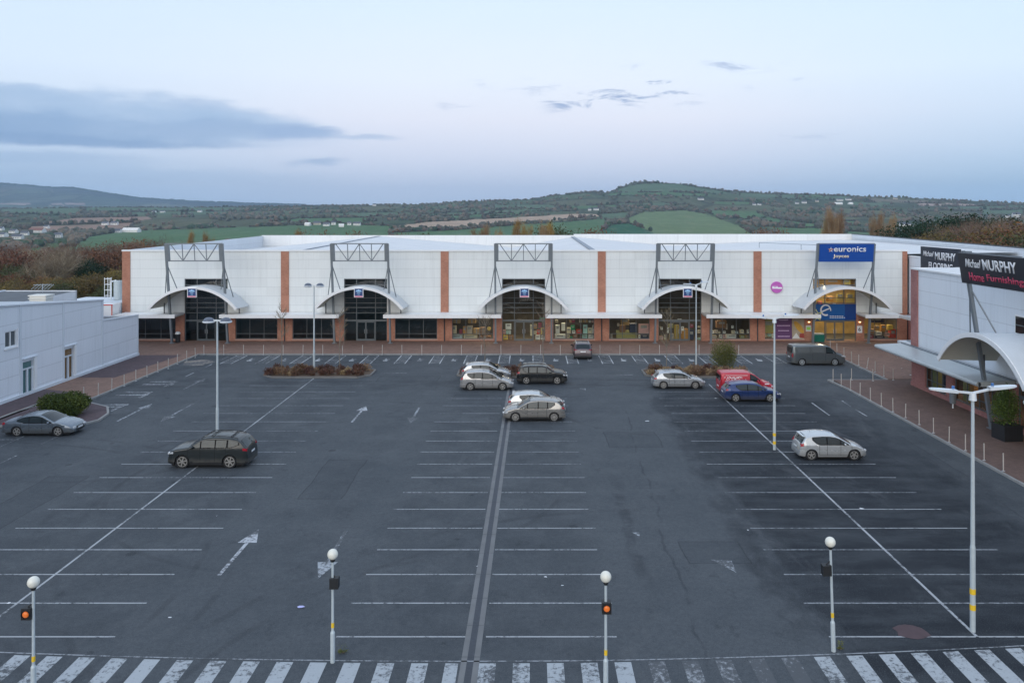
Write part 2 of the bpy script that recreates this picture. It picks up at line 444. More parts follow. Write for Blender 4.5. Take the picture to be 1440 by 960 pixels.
# ---------------------------------------------------------------- camera
cd = bpy.data.cameras.new('camera'); cam = bpy.data.objects.new('camera', cd); COL.objects.link(cam)
cam.location = (0, 0, H); cam.rotation_euler = (PI/2, 0, 0)
cd.sensor_width = 36; cd.lens = 36*F/1440
cd.shift_x = -(VX-720)/1440; cd.shift_y = -(480-HY)/1440
cd.clip_start = .3; cd.clip_end = 40000
scene.camera = cam
scene.render.resolution_x = 1024; scene.render.resolution_y = 682
# ---------------------------------------------------------------- landscape
def pl(tab, x):
    if x <= tab[0][0]: return tab[0][1]
    for (a, b), (c, d) in zip(tab, tab[1:]):
        if x <= c:
            t = (x-a)/(c-a); return b+(d-b)*t
    return tab[-1][1]
def sm(t): t = max(0, min(1, t)); return t*t*(3-2*t)
RIDGE = [(-400, 293), (0, 293), (200, 292), (330, 291), (400, 290), (450, 289.5), (540, 288), (600, 287), (650, 283), (700, 281.5), (745, 280), (780, 274), (830, 269), (846, 269), (852, 271), (870, 264), (890, 257), (905, 255), (945, 257), (970, 260), (1000, 265), (1050, 270), (1090, 272), (1130, 272), (1200, 276), (1260, 278), (1330, 281), (1440, 286), (1900, 292)]
FAR = [(-600, 275), (-100, 258), (0, 258.5), (30, 260), (60, 263), (80, 264.5), (90, 264), (110, 266), (150, 272), (200, 279), (250, 282), (300, 284), (360, 286), (420, 287.5), (520, 289), (700, 292), (2000, 294)]
def fbm(x, y, s): return noise.fractal(Vector((x/s, y/s, 3.7)), 1.0, 2.0, 4)
def zscreen(y, Y): return H-(y-HY)*Y/F
def height(px, Yd, X, Y):
    px = max(-120, min(1620, px))
    r = pl(RIDGE, px); f = pl(FAR, px)
    y20 = 309 if px < 500 else 309-2*sm((px-500)/400)
    k = [(0, -10), (200, -14), (300, -20), (600, -26), (1000, -28), (1500, zscreen(328.5, 1500)), (2000, zscreen(y20, 2000)),
         (2600, zscreen(r+(y20-r)*.50, 2600)), (3200, zscreen(r, 3200)), (3700, zscreen(r, 3200)*.62), (4600, 12), (6000, zscreen(f, 8000)*.30), (8000, zscreen(f, 8000)), (9100, zscreen(f, 8000)*.75)]
    z = None
    for (a, b), (c, d) in zip(k, k[1:]):
        if Yd <= c:
            t = (Yd-a)/(c-a)
            z = b+(d-b)*(t if a >= 1500 and c <= 3200 else sm(t)); break
    if z is None: z = k[-1][1]
    amp = 0 if Yd < 250 else min(7.0, (Yd-250)/260)
    if 3000 < Yd < 3400: amp *= .45
    z += fbm(X, Y, 420)*amp
    dx = max(-60-X, X-125, 0); dy = max(-200-Y, Y-141, 0); d = math.hypot(dx, dy)
    return -.35+(z+.35)*sm(d/130) if d < 130 else z
def colour_fields():
    G = (.100, .180, .082); GD = (.110, .165, .095); GL = (.165, .225, .105); BR = (.33, .22, .165); TN = (.50, .36, .26); PK = (.45, .33, .28)
    return [
     (G, [(60, 362), (95, 350), (125, 333), (175, 325), (360, 319), (480, 315), (548, 318), (548, 340), (300, 345), (200, 362)]),
     (BR, [(58, 313), (105, 306.5), (208, 304.5), (214, 308), (190, 311.5), (60, 316.5)]), (BR, [(30, 318.5), (190, 313), (186, 318), (118, 326.5), (60, 325), (20, 322)]), ((.21, .145, .115), [(132, 329), (150, 322), (186, 320), (178, 326)]),
     (GD, [(0, 290), (112, 291), (110, 301), (0, 301)]), (PK, [(-30, 286.6), (42, 286.2), (44, 288.2), (-30, 288.6)]), (PK, [(66, 287.6), (120, 286.4), (117, 288.8), (69, 289.2)]),
     (G, [(48, 349), (92, 339), (104, 341), (70, 352), (20, 356)]), (GD, [(120, 291), (330, 291.5), (330, 296), (120, 298)]), (GD, [(150, 299), (330, 297.5), (300, 301), (160, 303)]),
     (G, [(375, 314), (420, 307), (520, 306), (530, 311), (440, 315)]), (GD, [(470, 300), (560, 298), (560, 304), (470, 305)]),
     (TN, [(561, 324), (563, 317), (600, 312), (645, 310), (720, 306), (800, 301), (838, 301), (845, 304), (800, 309), (720, 314), (640, 321)]),
     (G, [(550, 340), (556, 327), (640, 323.5), (720, 317), (800, 311.5), (850, 307.5), (860, 340)]), (G, [(575, 307), (690, 301), (740, 299), (745, 301), (700, 303.5), (600, 308.5)]),
     (GD, [(568, 303), (700, 296), (766, 294), (768, 296.5), (700, 300), (575, 306)]), (GD, [(680, 289), (770, 287.5), (800, 291), (760, 292.5), (690, 292.5)]), (G, [(800, 290), (868, 288), (868, 292), (800, 294)]),
     (GL, [(884, 306), (905, 298), (960, 295.5), (990, 300), (1040, 318), (1062, 331), (1062, 340), (935, 340), (915, 325), (880, 313)]),
     ((.040, .125, .062), [(845, 326), (862, 316), (885, 314), (918, 327), (935, 340), (845, 340)]), (GD, [(840, 301), (880, 299), (884, 306), (872, 311), (846, 308)]),
     (GD, [(868, 286), (930, 285), (965, 287), (950, 289), (868, 290)]),
     (GD, [(868, 266), (905, 257.5), (950, 259), (1005, 267), (1030, 272), (940, 271), (868, 271)]), (G, [(862, 271.5), (940, 270), (1000, 273), (990, 277), (900, 275.5), (850, 276)]), (GD, [(1040, 271), (1100, 273.5), (1095, 278), (1040, 276)]),
     (G, [(985, 296), (1060, 297), (1078, 305), (1050, 309), (1005, 302)]), (G, [(1080, 305), (1110, 311), (1150, 315), (1150, 322), (1100, 318), (1070, 311)]), (G, [(1095, 309), (1132, 313), (1120, 319), (1085, 314)]),
     (G, [(1088, 320), (1170, 321), (1190, 330), (1190, 340), (1110, 340)]), (GD, [(1090, 273), (1200, 276.5), (1190, 282), (1100, 280)]), (G, [(1120, 274), (1160, 275), (1158, 278.5), (1118, 277.5)]),
     (G, [(1160, 310), (1205, 311), (1200, 318), (1150, 316)]), (G, [(1255, 297), (1290, 300), (1310, 305), (1270, 303)]), (GD, [(1200, 284), (1260, 286), (1240, 290), (1190, 289)]),
     ((.20, .17, .12), [(1225, 279), (1330, 283), (1300, 286), (1220, 283)]), (PK, [(1290, 286), (1365, 286.5), (1380, 289.5), (1290, 289.5)]), (GD, [(1330, 291), (1440, 289), (1440, 293), (1330, 296)]),
     (G, [(1185, 325), (1290, 329), (1270, 340), (1180, 340)]), (GD, [(1380, 296), (1440, 295), (1440, 300), (1380, 301)]), (G, [(1010, 283), (1060, 284), (1050, 288), (1000, 287)]),
    ]
FIELDS = colour_fields()
def inpoly(x, y, P):
    c = False; n = len(P); j = n-1
    for i in range(n):
        xi, yi = P[i]; xj, yj = P[j]
        if (yi > y) != (yj > y) and x < (xj-xi)*(y-yi)/(yj-yi)+xi: c = not c
        j = i
    return c
FB = [(c, p, min(q[0] for q in p), max(q[0] for q in p), min(q[1] for q in p), max(q[1] for q in p)) for c, p in FIELDS]
def field_at(px, py):
    r = None
    for c, p, a, b, d, e in FB:
        if a <= px <= b and d <= py <= e and inpoly(px, py, p): r = c
    return r
RR = [5, 60, 100, 120, 135, 145] + [150*(4200/150)**(i/190) for i in range(191)] + [4400, 4700, 5100, 5500, 6000, 6400, 6800, 7100, 7400, 7600, 7800, 7950, 8050, 8200, 8500, 8900, 9150, 9350, 9500, 9650, 9800, 9950, 10200, 10700, 11400]
ths = []
p = -80.0
while p <= 1530: ths.append(math.atan((p-VX)/F)); p += 3.2
a0, a1 = ths[0], ths[-1]
ths = [a0-(a0+PI)*(i/40) for i in range(40, 0, -1)] + ths + [a1+(PI-a1)*(i/40) for i in range(1, 40)]
mb = MB(); cols = []
prof_cols = {}
for th in ths:
    c = max(math.cos(th), .8); px = VX+F*math.tan(max(-1.2, min(1.2, th)))
    inside = -80 <= px <= 1530
    for R in RR:
        X = R*math.sin(th); Y = R*math.cos(th); Yd = R*c
        z = height(px, Yd, X, Y)
        mb.v.append((X, Y, z))
        fc = None
        if inside and R > 400:
            py = HY+(H-z)*F/Y; fc = field_at(px, py)
            if fc is None and py > 332: fc = (.06, .085, .04) if R < 600 else None
        if fc is None and R > 4400: cols.append((.070, .100, .100, .8) if pl(FAR, px)+6 < HY+(H-z)*F/Yd else (.030, .045, .055, .2))  # distant land: haze blue mixed into the base colour
        elif fc is None:
            w = .5+.5*fbm(X, Y, 90)
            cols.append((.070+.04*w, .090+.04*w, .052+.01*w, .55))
        else: cols.append((*fc, 0))
n = len(RR); m_ = len(ths)
for i in range(m_):
    i2 = (i+1) % m_
    for j in range(n-1):
        mb.f.append((i*n+j, i*n+j+1, i2*n+j+1, i2*n+j)); mb.mi.append(0)
mb.f = [f[::-1] for f in mb.f]
t = NT('farmland'); at = t.node('ShaderNodeAttribute', attribute_name='land'); P_ = t.pos()
vo = t.node('ShaderNodeTexVoronoi', feature='F1'); t.link(t.scalev(P_, (1, .55, 1)), vo.inputs['Vector']); vo.inputs['Scale'].default_value = 1/260
ve = t.node('ShaderNodeTexVoronoi', feature='DISTANCE_TO_EDGE'); t.link(t.scalev(P_, (1, .55, 1)), ve.inputs['Vector']); ve.inputs['Scale'].default_value = 1/260
cellc = t.mix(t.sep(vo.outputs['Color'])[0], (.030, .045, .030), t.mix(t.sep(vo.outputs['Color'])[1], (.10, .19, .085), (.24, .20, .13)))
al = at.outputs['Alpha']
c = t.mix(t.math('MULTIPLY', al, .8), at.outputs['Color'], cellc)
c = t.mix(t.math('MULTIPLY', t.math('SUBTRACT', 1.0, t.smooth(ve.outputs['Distance'], .02, .07)), t.math('MULTIPLY', al, 1.0)), c, (.022, .028, .020))
nn = t.noise(P_, .02, 5, .65); c = t.mix(t.smooth(nn, .3, .75), t.mix(.28, c, (.02, .03, .02)), c)
st = t.noise(t.scalev(P_, (1, .15, 1)), .06, 4, .6); c = t.mix(t.math('MULTIPLY', t.smooth(st, .5, .7), .22), c, (.30, .27, .17))
t.color(c); t.set(Roughness=.95); t.b.inputs['Specular IOR Level'].default_value = .05
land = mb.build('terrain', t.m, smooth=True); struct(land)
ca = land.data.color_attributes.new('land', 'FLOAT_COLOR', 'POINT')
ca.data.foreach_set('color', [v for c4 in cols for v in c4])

def ground_at(px, py, Y0=700):
    """walk outward along photo column px until the land reaches photo row py"""
    th = math.atan((px-VX)/F); Y = Y0; prev = None
    while Y < 3300:
        X = (px-VX)*Y/F; z = height(px, max(Y, 1), X, Y)
        y = HY+(H-z)*F/Y
        if y <= py: return Vector((X, Y, z))
        Y += 12
    return None

M_FT = mk_leaf('far_trees_dark', (.062, .074, .052), (.095, .092, .064), (.11, .088, .068))
M_FT2 = mk_leaf('far_trees_brown', (.125, .092, .072), (.16, .115, .085), (.09, .085, .055))
M_FT3 = mk_leaf('far_trees_green', (.032, .058, .034), (.050, .075, .038), (.062, .080, .040))
bmi = bmesh.new(); bmesh.ops.create_icosphere(bmi, subdivisions=1, radius=1); ICO1 = ([v.co.copy() for v in bmi.verts], [tuple(v.index for v in f.verts) for f in bmi.faces]); bmi.free()
bmi = bmesh.new(); bmesh.ops.create_icosphere(bmi, subdivisions=2, radius=1); ICO2 = ([v.co.copy() for v in bmi.verts], [tuple(v.index for v in f.verts) for f in bmi.faces]); bmi.free()
def blob(mb, p, w, h, mi, near=False):
    V, Fc = ICO2 if near else ICO1
    b = len(mb.v); j = .32 if near else .38
    for v in V:
        k = 1+random.uniform(-j, j*.8)
        mb.v.append((p.x+v.x*w*k, p.y+v.y*w*k, p.z+h*.5+v.z*h*.62*k))
    for f in Fc: mb.f.append(tuple(b+i for i in f)); mb.mi.append(mi)
HXY = [(8, 333), (22, 328), (28, 336), (38, 331), (55, 327), (85, 334), (3, 324), (68, 321), (447, 317), (470, 317), (495, 317), (187, 327), (168, 327), (150, 316), (163, 316), (527, 289), (282, 298), (230, 299), (834, 296), (985, 282), (1064, 289), (1125, 287), (1148, 284), (1185, 283), (1185, 288), (1270, 318), (1422, 306), (1258, 280)]
wood = MB(); hedge = MB(); rnd = random.Random(11)
cnt = 0
for k in range(26000):
    px = rnd.uniform(-80, 1530); Y = math.exp(rnd.uniform(math.log(800), math.log(3260)))
    X = (px-VX)*Y/F; z = height(px, Y, X, Y); py = HY+(H-z)*F/Y
    if py > 345 and px > 190: continue
    if field_at(px, py) is not None: continue
    if fbm(X, Y, 170) < -.12+.20*rnd.random(): continue
    if any(abs(px-hx) < 11 and hy-2 < py < hy+9 for hx, hy in HXY): continue
    q = fbm(X+900, Y, 120)+rnd.uniform(-.25, .25)
    s = rnd.uniform(.7, 1.35)*(5.0 if Y < 2900 else 4.2)
    blob(wood, Vector((X, Y, z-1)), s, s*1.5, 0 if q < .08 else (1 if q < .5 else 2), Y < 1300); cnt += 1
o = wood.build('woodland', [M_FT, M_FT2, M_FT3], smooth=False); tag(o, 'mixed brown and dark green woods covering the far hillsides', 'woodland', kind='stuff')
for c, P in FIELDS:
    for (x0, y0), (x1, y1) in zip(P, P[1:]+P[:1]):
        if max(y0, y1) > 336: continue
        L = math.hypot(x1-x0, (y1-y0)*3); nst = max(2, int(L/1.7))
        if rnd.random() < .12: continue
        for i in range(nst):
            t_ = (i+rnd.random())/nst
            if fbm(x0+(x1-x0)*t_, y0*5, 22) < -.22: continue
            g = ground_at(x0+(x1-x0)*t_, y0+(y1-y0)*t_)
            if g is None: continue
            big = rnd.random() < .17
            if any(abs(x0+(x1-x0)*t_-hx) < 8 and hy-2 < y0+(y1-y0)*t_ < hy+6 for hx, hy in HXY): continue
            s = (rnd.uniform(2.0, 3.4) if not big else rnd.uniform(4.0, 6.0))
            blob(hedge, g, s, s*(1.2 if not big else 1.7), 0 if rnd.random() < .6 else (1 if rnd.random() < .6 else 2), g.y < 1600)
o = hedge.build('hedgerow', [M_FT, M_FT2, M_FT3]); tag(o, 'dark hedgerows with scattered trees between the fields on the hills', 'hedgerow', kind='stuff')
# wood along the skyline and on the far hill
sk = MB()
for k in range(1000):
    px = rnd.uniform(-60, 1500)
    if 855 < px < 1440 and rnd.random() < .62 and not (890 < px < 925) and not (1300 < px < 1360): continue
    Y = 3200-rnd.uniform(0, 60); X = (px-VX)*Y/F; z = height(px, Y, X, Y)
    s = rnd.uniform(2.2, 5.0)*(1.25 if (770 < px < 848) else 1); blob(sk, Vector((X, Y, z-1)), s*1.2, s*1.35, 0 if rnd.random() < .75 else 1)
for k in range(900):
    px = rnd.uniform(-80, 430); Y = 7900+rnd.uniform(-150, 60); X = (px-VX)*Y/F; z = height(px, Y, X, Y)
    s = rnd.uniform(8, 15)*(1 if px < 260 else .7); blob(sk, Vector((X, Y, z-2)), s*1.6, s, 2)
o = sk.build('skyline_trees', [M_FT, M_FT2, M_FT3]); tag(o, 'dark line of trees along the crest of the hills', 'tree line', kind='stuff')

# ---------------------------------------------------------------- far houses
M_HW = simple('white_render', (.78, .76, .72), .8); M_HG = simple('grey_slate', (.10, .105, .12), .7); M_HR = simple('cream_render', (.60, .52, .42), .8); M_HD = simple('far_window_dark', (.04, .045, .05), .4)
HOUSES = [  # px, py(base), width m, depth, wall h, kind, label
 (187, 326.5, 34, 12, 4.6, 'barn', 'long low white farm shed at the edge of the green field on the left'),
 (168, 327, 11, 9, 4.0, 'house', 'small white house left of the long white farm shed'),
 (150, 316.5, 12, 9, 4.6, 'house', 'small white house beside the round brown tree in the ploughed fields'),
 (163, 316.2, 14, 9, 4.6, 'house', 'white house with grey roof right of the round brown tree'),
 (55, 327, 30, 12, 4.5, 'terrace', 'long row house with red brown roof in the village on the far left'),
 (8, 333, 12, 9, 4.6, 'house', 'white house at the left edge of the far village'), (22, 328, 13, 9, 4.8, 'house', 'grey roofed white house in the far village near the left edge'),
 (28, 336, 15, 9, 4.5, 'house', 'low white house below the others in the far village'), (38, 331, 11, 9, 4.6, 'house', 'small pale house between two others in the far village'), (85, 334, 10, 9, 5, 'house', 'lone cream house right of the far village'),
 (3, 324, 12, 9, 4.6, 'house', 'topmost white house of the far left village'), (68, 321, 9, 8, 4, 'house', 'tiny white cottage above the long red roofed row'),
 (434, 317.5, 11, 8, 4, 'barn', 'small bright white shed left of the farm cluster above the roof'), (447, 316, 15, 10, 4.6, 'cream', 'long cream farmhouse in the cluster above the roof'), (460, 318, 12, 9, 4.5, 'house', 'white house in the middle of the farm cluster above the roof'),
 (470, 316, 9, 8, 5, 'house', 'small white gabled house right of the middle of the farm cluster'), (492, 316.8, 8, 8, 5.2, 'house', 'white gable house near the right end of the farm cluster'), (503, 317, 14, 9, 4.5, 'slate', 'dark slate roofed bungalow at the right end of the farm cluster'), (481, 319, 10, 8, 3.6, 'barn', 'low white outbuilding at the front of the farm cluster'),
 (527, 289.5, 12, 9, 5, 'house', 'white house alone on the wooded ridge left of centre'), (282, 298.5, 12, 9, 5, 'house', 'white house among trees on the left ridge'), (230, 299, 14, 9, 4, 'house', 'small white house on the left ridge near the first truss sign frame'), (218, 299, 11, 9, 4, 'house', 'white cottage at the left of the pair on the left ridge'),
 (829, 296, 9, 8, 5, 'house', 'white farmhouse below the wooded hill, left one'), (838, 295.6, 15, 9, 5, 'house', 'white gabled farmhouse below the wooded hill, right one'), (865, 295.3, 5, 5, 4, 'house', 'tiny white cottage right of the white farmhouses'),
 (985, 281.5, 18, 10, 4.6, 'house', 'long white house on the slope of the green hill'), (1060, 288.5, 9, 8, 4, 'house', 'tiny white house on the slope right of the green hill'), (1067, 288.8, 9, 8, 4, 'house', 'tiny white house on the slope, right one of the pair'),
 (1120, 287, 10, 8, 4.5, 'house', 'leftmost white house of the hamlet on the right ridge'), (1130, 286, 14, 9, 5, 'house', 'white house second from the left of the hamlet on the right ridge'), (1148, 284, 9, 8, 4.5, 'cream', 'cream house in the hamlet on the right ridge'),
 (1180, 282.5, 20, 10, 5, 'house', 'long white house at the top of the right ridge hamlet'), (1192, 281.5, 18, 10, 5, 'house', 'large white house at the top right of the ridge hamlet'), (1178, 287.3, 24, 9, 3.6, 'barn', 'long low white shed below the ridge hamlet'), (1195, 287.6, 14, 9, 3.6, 'barn', 'shorter low white shed right of the long one below the ridge hamlet'),
 (1270, 318, 22, 10, 4.6, 'slate', 'blue grey roofed bungalow behind the bare poplars on the right'), (1427, 306, 17, 13, 8, 'house', 'large white house above the brown trees at the far right'), (1415, 306, 9, 8, 5, 'house', 'small white house left of the large white one at the far right'), (1258, 280.3, 13, 9, 4.5, 'cream', 'cream house on the skyline at the right'),
]
for (px, py, w, d, h, kind, lab) in HOUSES:
    g = ground_at(px, py)
    if g is None: continue
    g.y -= 6; g.z = height(px, g.y, g.x, g.y)-.4
    sc = 1.05; w *= sc; d *= sc; h *= sc; rz = rnd.uniform(-.3, .3)
    hs = thing('farmhouse' if kind != 'barn' else 'farm_shed', lab, 'house' if kind != 'barn' else 'shed', g, rz, 'houses scattered over the far countryside')
    b = MB().box(-w/2, w/2, -d/2, d/2, 0, h); rh = d*.38
    b.poly([(-w/2, -d/2, h), (-w/2, d/2, h), (-w/2, 0, h+rh)][::-1]); b.poly([(w/2, -d/2, h), (w/2, d/2, h), (w/2, 0, h+rh)])
    b.build('wall', M_HR if kind == 'cream' else M_HW, hs, world=False)
    r = MB(); e = .4
    for sgn in (-1, 1):
        a_ = Vector((0, sgn*(d/2+e), h-e*.7)); 
        r.poly([(-w/2-e, a_.y, a_.z), (w/2+e, a_.y, a_.z), (w/2+e, 0, h+rh+.1), (-w/2-e, 0, h+rh+.1)][::(1 if sgn < 0 else -1)])
    r.build('roof', M_HW if kind == 'barn' else (simple('red_brown_tiles', (.22, .10, .07), .8) if kind == 'terrace' else M_HG), hs, world=False)
    if kind != 'barn':
        for k in range(int(w/3.2)):
            x = -w/2+1.6+k*3.2
            MB().box(x-.5, x+.5, -d/2-.05, -d/2+.02, h*.35, h*.75).build('window', M_HD, hs, world=False)
# ---------------------------------------------------------------- car park ground
def sheet(name, pts, z, mat):
    mb = MB(); mb.poly([(x, y, z) for x, y in pts]); o = mb.build(name, mat); return struct(o)
sheet('car_park_asphalt', [(-130, -70), (150, -70), (150, 141), (-62, 141), (-62, 20), (-130, 20)], 0.0, M_ASPH)
KX, KF = 26.4, 82.3     # right kerb line, front kerb line
PH = .12
def slab(name, pts, mat, kerb_edges=None):
    """raised pavement"""
    mb = MB(); mb.poly([(x, y, PH) for x, y in pts])
    n = len(pts)
    for i in range(n):
        a, b = pts[i], pts[(i+1) % n]; mb.poly([(a[0], a[1], 0), (b[0], b[1], 0), (b[0], b[1], PH), (a[0], a[1], PH)])
    return struct(mb.build(name, mat))
slab('front_pavement', [(-34.2, KF), (29.6, KF), (31.3, 80.2), (31.3, 69.6), (34, 69.6), (60, 69.6), (60, 92), (-60, 92), (-60, 82.0), (-34.2, 82.0)], M_PAVE)
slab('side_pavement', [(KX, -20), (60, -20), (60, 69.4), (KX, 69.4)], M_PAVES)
slab('left_pavement', [(-41, 20), (-41, 82.0), (-34.2, 82.0), (-34.4, 62.6), (-35.0, 61.2), (-37.0, 60.6), (-37.6, 20)][::-1], M_PAVE)
def kerb(name, path, w=.16, closed=False, mat=None):
    mb = MB(); P = [Vector((x, y, 0)) for x, y in path]
    if closed: P.append(P[0])
    for a, b in zip(P, P[1:]):
        d = (b-a).normalized(); nn = Vector((d.y, -d.x, 0)); L = (b-a).length; k = max(1, int(L/.95))
        for i in range(k):
            p = a+d*(L*i/k+.006); q = a+d*(L*(i+1)/k-.006); j = random.uniform(-.004, .004)
            mb.obox((p+q)/2+Vector((0, 0, (PH+.006)/2+j)), nn*w/2, d*(q-p).length/2, Vector((0, 0, (PH+.012)/2)))
    return struct(mb.build(name, mat or M_KERB))
kerb('kerb', [(-34.2, KF-.0), (29.6, KF), (31.2, 80.2), (31.2, 69.5)])
kerb('kerb', [(KX-.1, 20), (KX-.1, 66), (26.0, 69.4), (31.2, 69.4)])
kerb('kerb', [(-34.2, KF), (-34.3, 62.6), (-34.9, 61.1), (-36.9, 60.5), (-37.5, 58), (-37.5, 20)])
# darker purple paving strips by the left building
z = PH+.004
mb = MB()
for pts in ([(-40.0, 70.2), (-36.6, 70.2), (-35.6, 81.5), (-40.0, 81.5)], [(-40, 46), (-37.9, 46), (-37.6, 59), (-37.0, 64.5), (-40, 65.5)]): mb.poly([(x, y, z) for x, y in pts])
struct(mb.build('purple_paving', M_PAVEP))
# bush island beside the silver blue saloon
isl = [(-37.4, 54.2), (-31.8, 54.1), (-30.7, 54.7), (-30.2, 55.8), (-30.5, 57.6), (-31.6, 59.6), (-33.6, 60.9), (-37.4, 60.9)]
slab('bush_island', isl, M_PAVEP); kerb('kerb', isl, closed=True)

def line_strip(mb, a, b, w, z=.006, seg=1):
    a = Vector((a[0], a[1], z)); b = Vector((b[0], b[1], z)); d = (b-a).normalized(); nn = Vector((-d.y, d.x, 0))*w/2
    mb.poly([a-nn, b-nn, b+nn, a+nn])
# parking bays
ROWS = [27.25+2.365*k for k in range(18)]
def lines(name, mat): 
    mb = MB(); return mb
main = MB(); faded = MB()
jr = random.Random(3)
for k, y in enumerate(ROWS):
    line_strip(main if k < 9 else faded, (-23.75+jr.uniform(-.1, .1), y), (-14.2+jr.uniform(-.1, .1), y), .08)
    if k < 16:
        line_strip(main if k < 12 else faded, (-6.6+jr.uniform(-.1, .1), y), (-2.18, y), .08)
        line_strip(main if k < 7 else faded, (-1.5, y), (2.95+jr.uniform(-.1, .1), y), .08)
    line_strip(main if k == 0 or k == 8 else faded, (10.2+jr.uniform(-.15, .15), y), (15.25, y), .08)
    line_strip(main if k in (0, 4, 5, 7, 8, 9, 10) else faded, (15.35, y), (20.1+jr.uniform(-.1, .1), y), .08)
    if k < 11: line_strip(faded if k % 3 else main, (-42+0*k, y+.3), (-32.9+jr.uniform(-.2, .2), y+.3), .10)
line_strip(main, (-19.05, 25.9), (-19.1, 70.4), .10, .009)
line_strip(main, (15.3, 27.25), (15.3, 68), .11, .009)
for a, b in (((-33, 24), (-33, 52)),): line_strip(faded, a, b, .08, .009)
struct(main.build('parking_lines', M_LINE)); struct(faded.build('faded_parking_lines', M_LINEF))
# drain channel
mb = MB(); 
M_CH = simple('channel_concrete', (.165, .168, .17), .85, var=.3, scale=1.2); M_GR = simple('drain_grate', (.055, .062, .075), .6, .3, var=.3, scale=8)
def cx(y): return -1.93+.28*(y-25)/30
for y0 in range(18, 66, 2):
    for s0, s1, mi, zz in ((-.30, -.11, 0, .008), (-.11, .11, 1, .005), (.11, .30, 0, .008)):
        mb.m(mi).poly([(cx(y0)+s0, y0+.01, zz), (cx(y0)+s1, y0+.01, zz), (cx(y0+2)+s1, y0+1.99, zz), (cx(y0+2)+s0, y0+1.99, zz)])
struct(mb.build('drain_channel', [M_CH, M_GR]))
# zebra crossing
def zy(x): return 25.75+.0022*(x+2)**2+(.012*max(0, x-2))
zb = MB(); zw = MB(); zl = MB(); zr = random.Random(5)
x = -.54-1.09*21
while x < 26:
    if True:
        tgt = zw if (3.4 < x < 9.1) else zb
        w = .54 if abs(x+2.72) > .2 else .42
        if x < 9.0: tgt.poly([(x, 21.3, .006), (x+w, 21.3, .006), (x+w, zy(x+w)-.12, .006), (x, zy(x)-.12, .006)])
        else: tgt.poly([(x+.0, zy(x)-2.2, .006), (x+w, zy(x+w)-2.2, .006), (x+w, zy(x+w)-.12, .006), (x, zy(x)-.12, .006)])
        line_strip(zl, (x-.25, zy(x-.25)), (x+.84, zy(x+.84)), .06, .008)
    x += 1.09
line_strip(zl, (9, zy(9)-2.3), (26, zy(26)-2.3), .07, .008)
struct(zb.build('zebra_crossing', M_ZEB)); struct(zw.build('worn_zebra_stripes', M_ZEBF)); struct(zl.build('zebra_edge_line', M_LINEF))
# arrows on the aisles
def arrow(mb, x, y0, y1, w=.16, hw=.42, hl=1.55):
    s = 1 if y1 > y0 else -1
    mb.poly([(x-w/2, y0, .007), (x+w/2, y0, .007), (x+w/2, y1-s*hl, .007), (x-w/2, y1-s*hl, .007)][::s])
    mb.poly([(x-hw, y1-s*hl*.98, .007), (x+hw, y1-s*hl*.98, .007), (x, y1, .007)][::s])
am = MB(); af = MB()
arrow(am, -12.45, 31.9, 36.6); arrow(am, -12.4, 55.5, 60.3); arrow(af, -8.4, 36.4, 31.6); arrow(af, -8.3, 60.0, 55.2)
arrow(af, -25.8, 61, 55.6); arrow(af, -28.9, 55.8, 61); arrow(af, -28.7, 66, 70.5)
for (px, py, r) in ((1020, 793, .5), (895, 750, .22), (1060, 545, .3), (820, 547, .35), (1055, 533, .3)):
    g = gp(px, py); af.poly([(g.x-r, g.y+r*.9, .007), (g.x+r*.7, g.y+r*.7, .007), (g.x+r*.5, g.y-r*1.6, .007)][::-1])
struct(am.build('direction_arrows', mk_paint('arrow_paint', (.50, .52, .55), .50))); struct(af.build('worn_direction_arrows', mk_paint('worn_arrow_paint', (.42, .45, .48), .56)))
dm = MB()
for (x0, y0, x1, y1) in ((21.7, 61.3, 21.6, 57.4), (24.3, 62.0, 24.2, 60.0), (24.2, 59.2, 24.2, 57.2)): line_strip(dm, (x0, y0), (x1, y1), .12)
for k in range(9):
    y = 46+k*4.2; line_strip(dm, (-30.8, y), (-30.8, y+1.8), .11)
line_strip(dm, (15.6, 70.2), (21, 70.1), .09); line_strip(dm, (-13.6, 72.8), (-11.2, 72.8), .1); line_strip(dm, (7.0, 72), (9.3, 72), .1)
# worn block lettering area beside the left pavement
for (x0, y0, w_) in ((-32.9, 69.0, 2.4), (-33.0, 67.9, 2.6), (-33.1, 64.9, 2.3), (-33.2, 63.9, 2.5), (-33.2, 60.6, 2.6), (-32.6, 59.9, 1.9)):
    line_strip(dm, (x0, y0), (x0+w_, y0+.1), .35); line_strip(dm, (x0+w_, y0+.1), (x0+w_-.3, y0-.8), .14, .008)
struct(dm.build('worn_lane_markings', mk_paint('dash_paint', (.42, .44, .46), .52)))
# accessible bays: hatched boxes and wheelchair marks
hm = MB(); sy0, sy1 = 77.4, 81.9
k = 0; xs_h = [-30.1+3.38*i for i in range(18)]
for x in xs_h:
    if x > 27: break
    line_strip(hm, (x, sy0), (x, sy1), .10); line_strip(hm, (x+1.05, sy0), (x+1.05, sy1), .10)
    for i in range(6): y = sy0+.25+i*.78; line_strip(hm, (x+.05, y), (x+1.0, y+.5), .09, .010)
    c0 = x+2.25
    hm.poly([(c0+.28*math.cos(a*PI/5), 79.1+.35*math.sin(a*PI/5), .007) for a in range(10)])
    line_strip(hm, (c0-.1, 79.3), (c0-.1, 80.3), .13, .008); line_strip(hm, (c0-.1, 79.7), (c0+.35, 79.7), .1, .010)
struct(hm.build('accessible_bay_markings', mk_paint('hatch_paint', (.55, .57, .58), .47)))
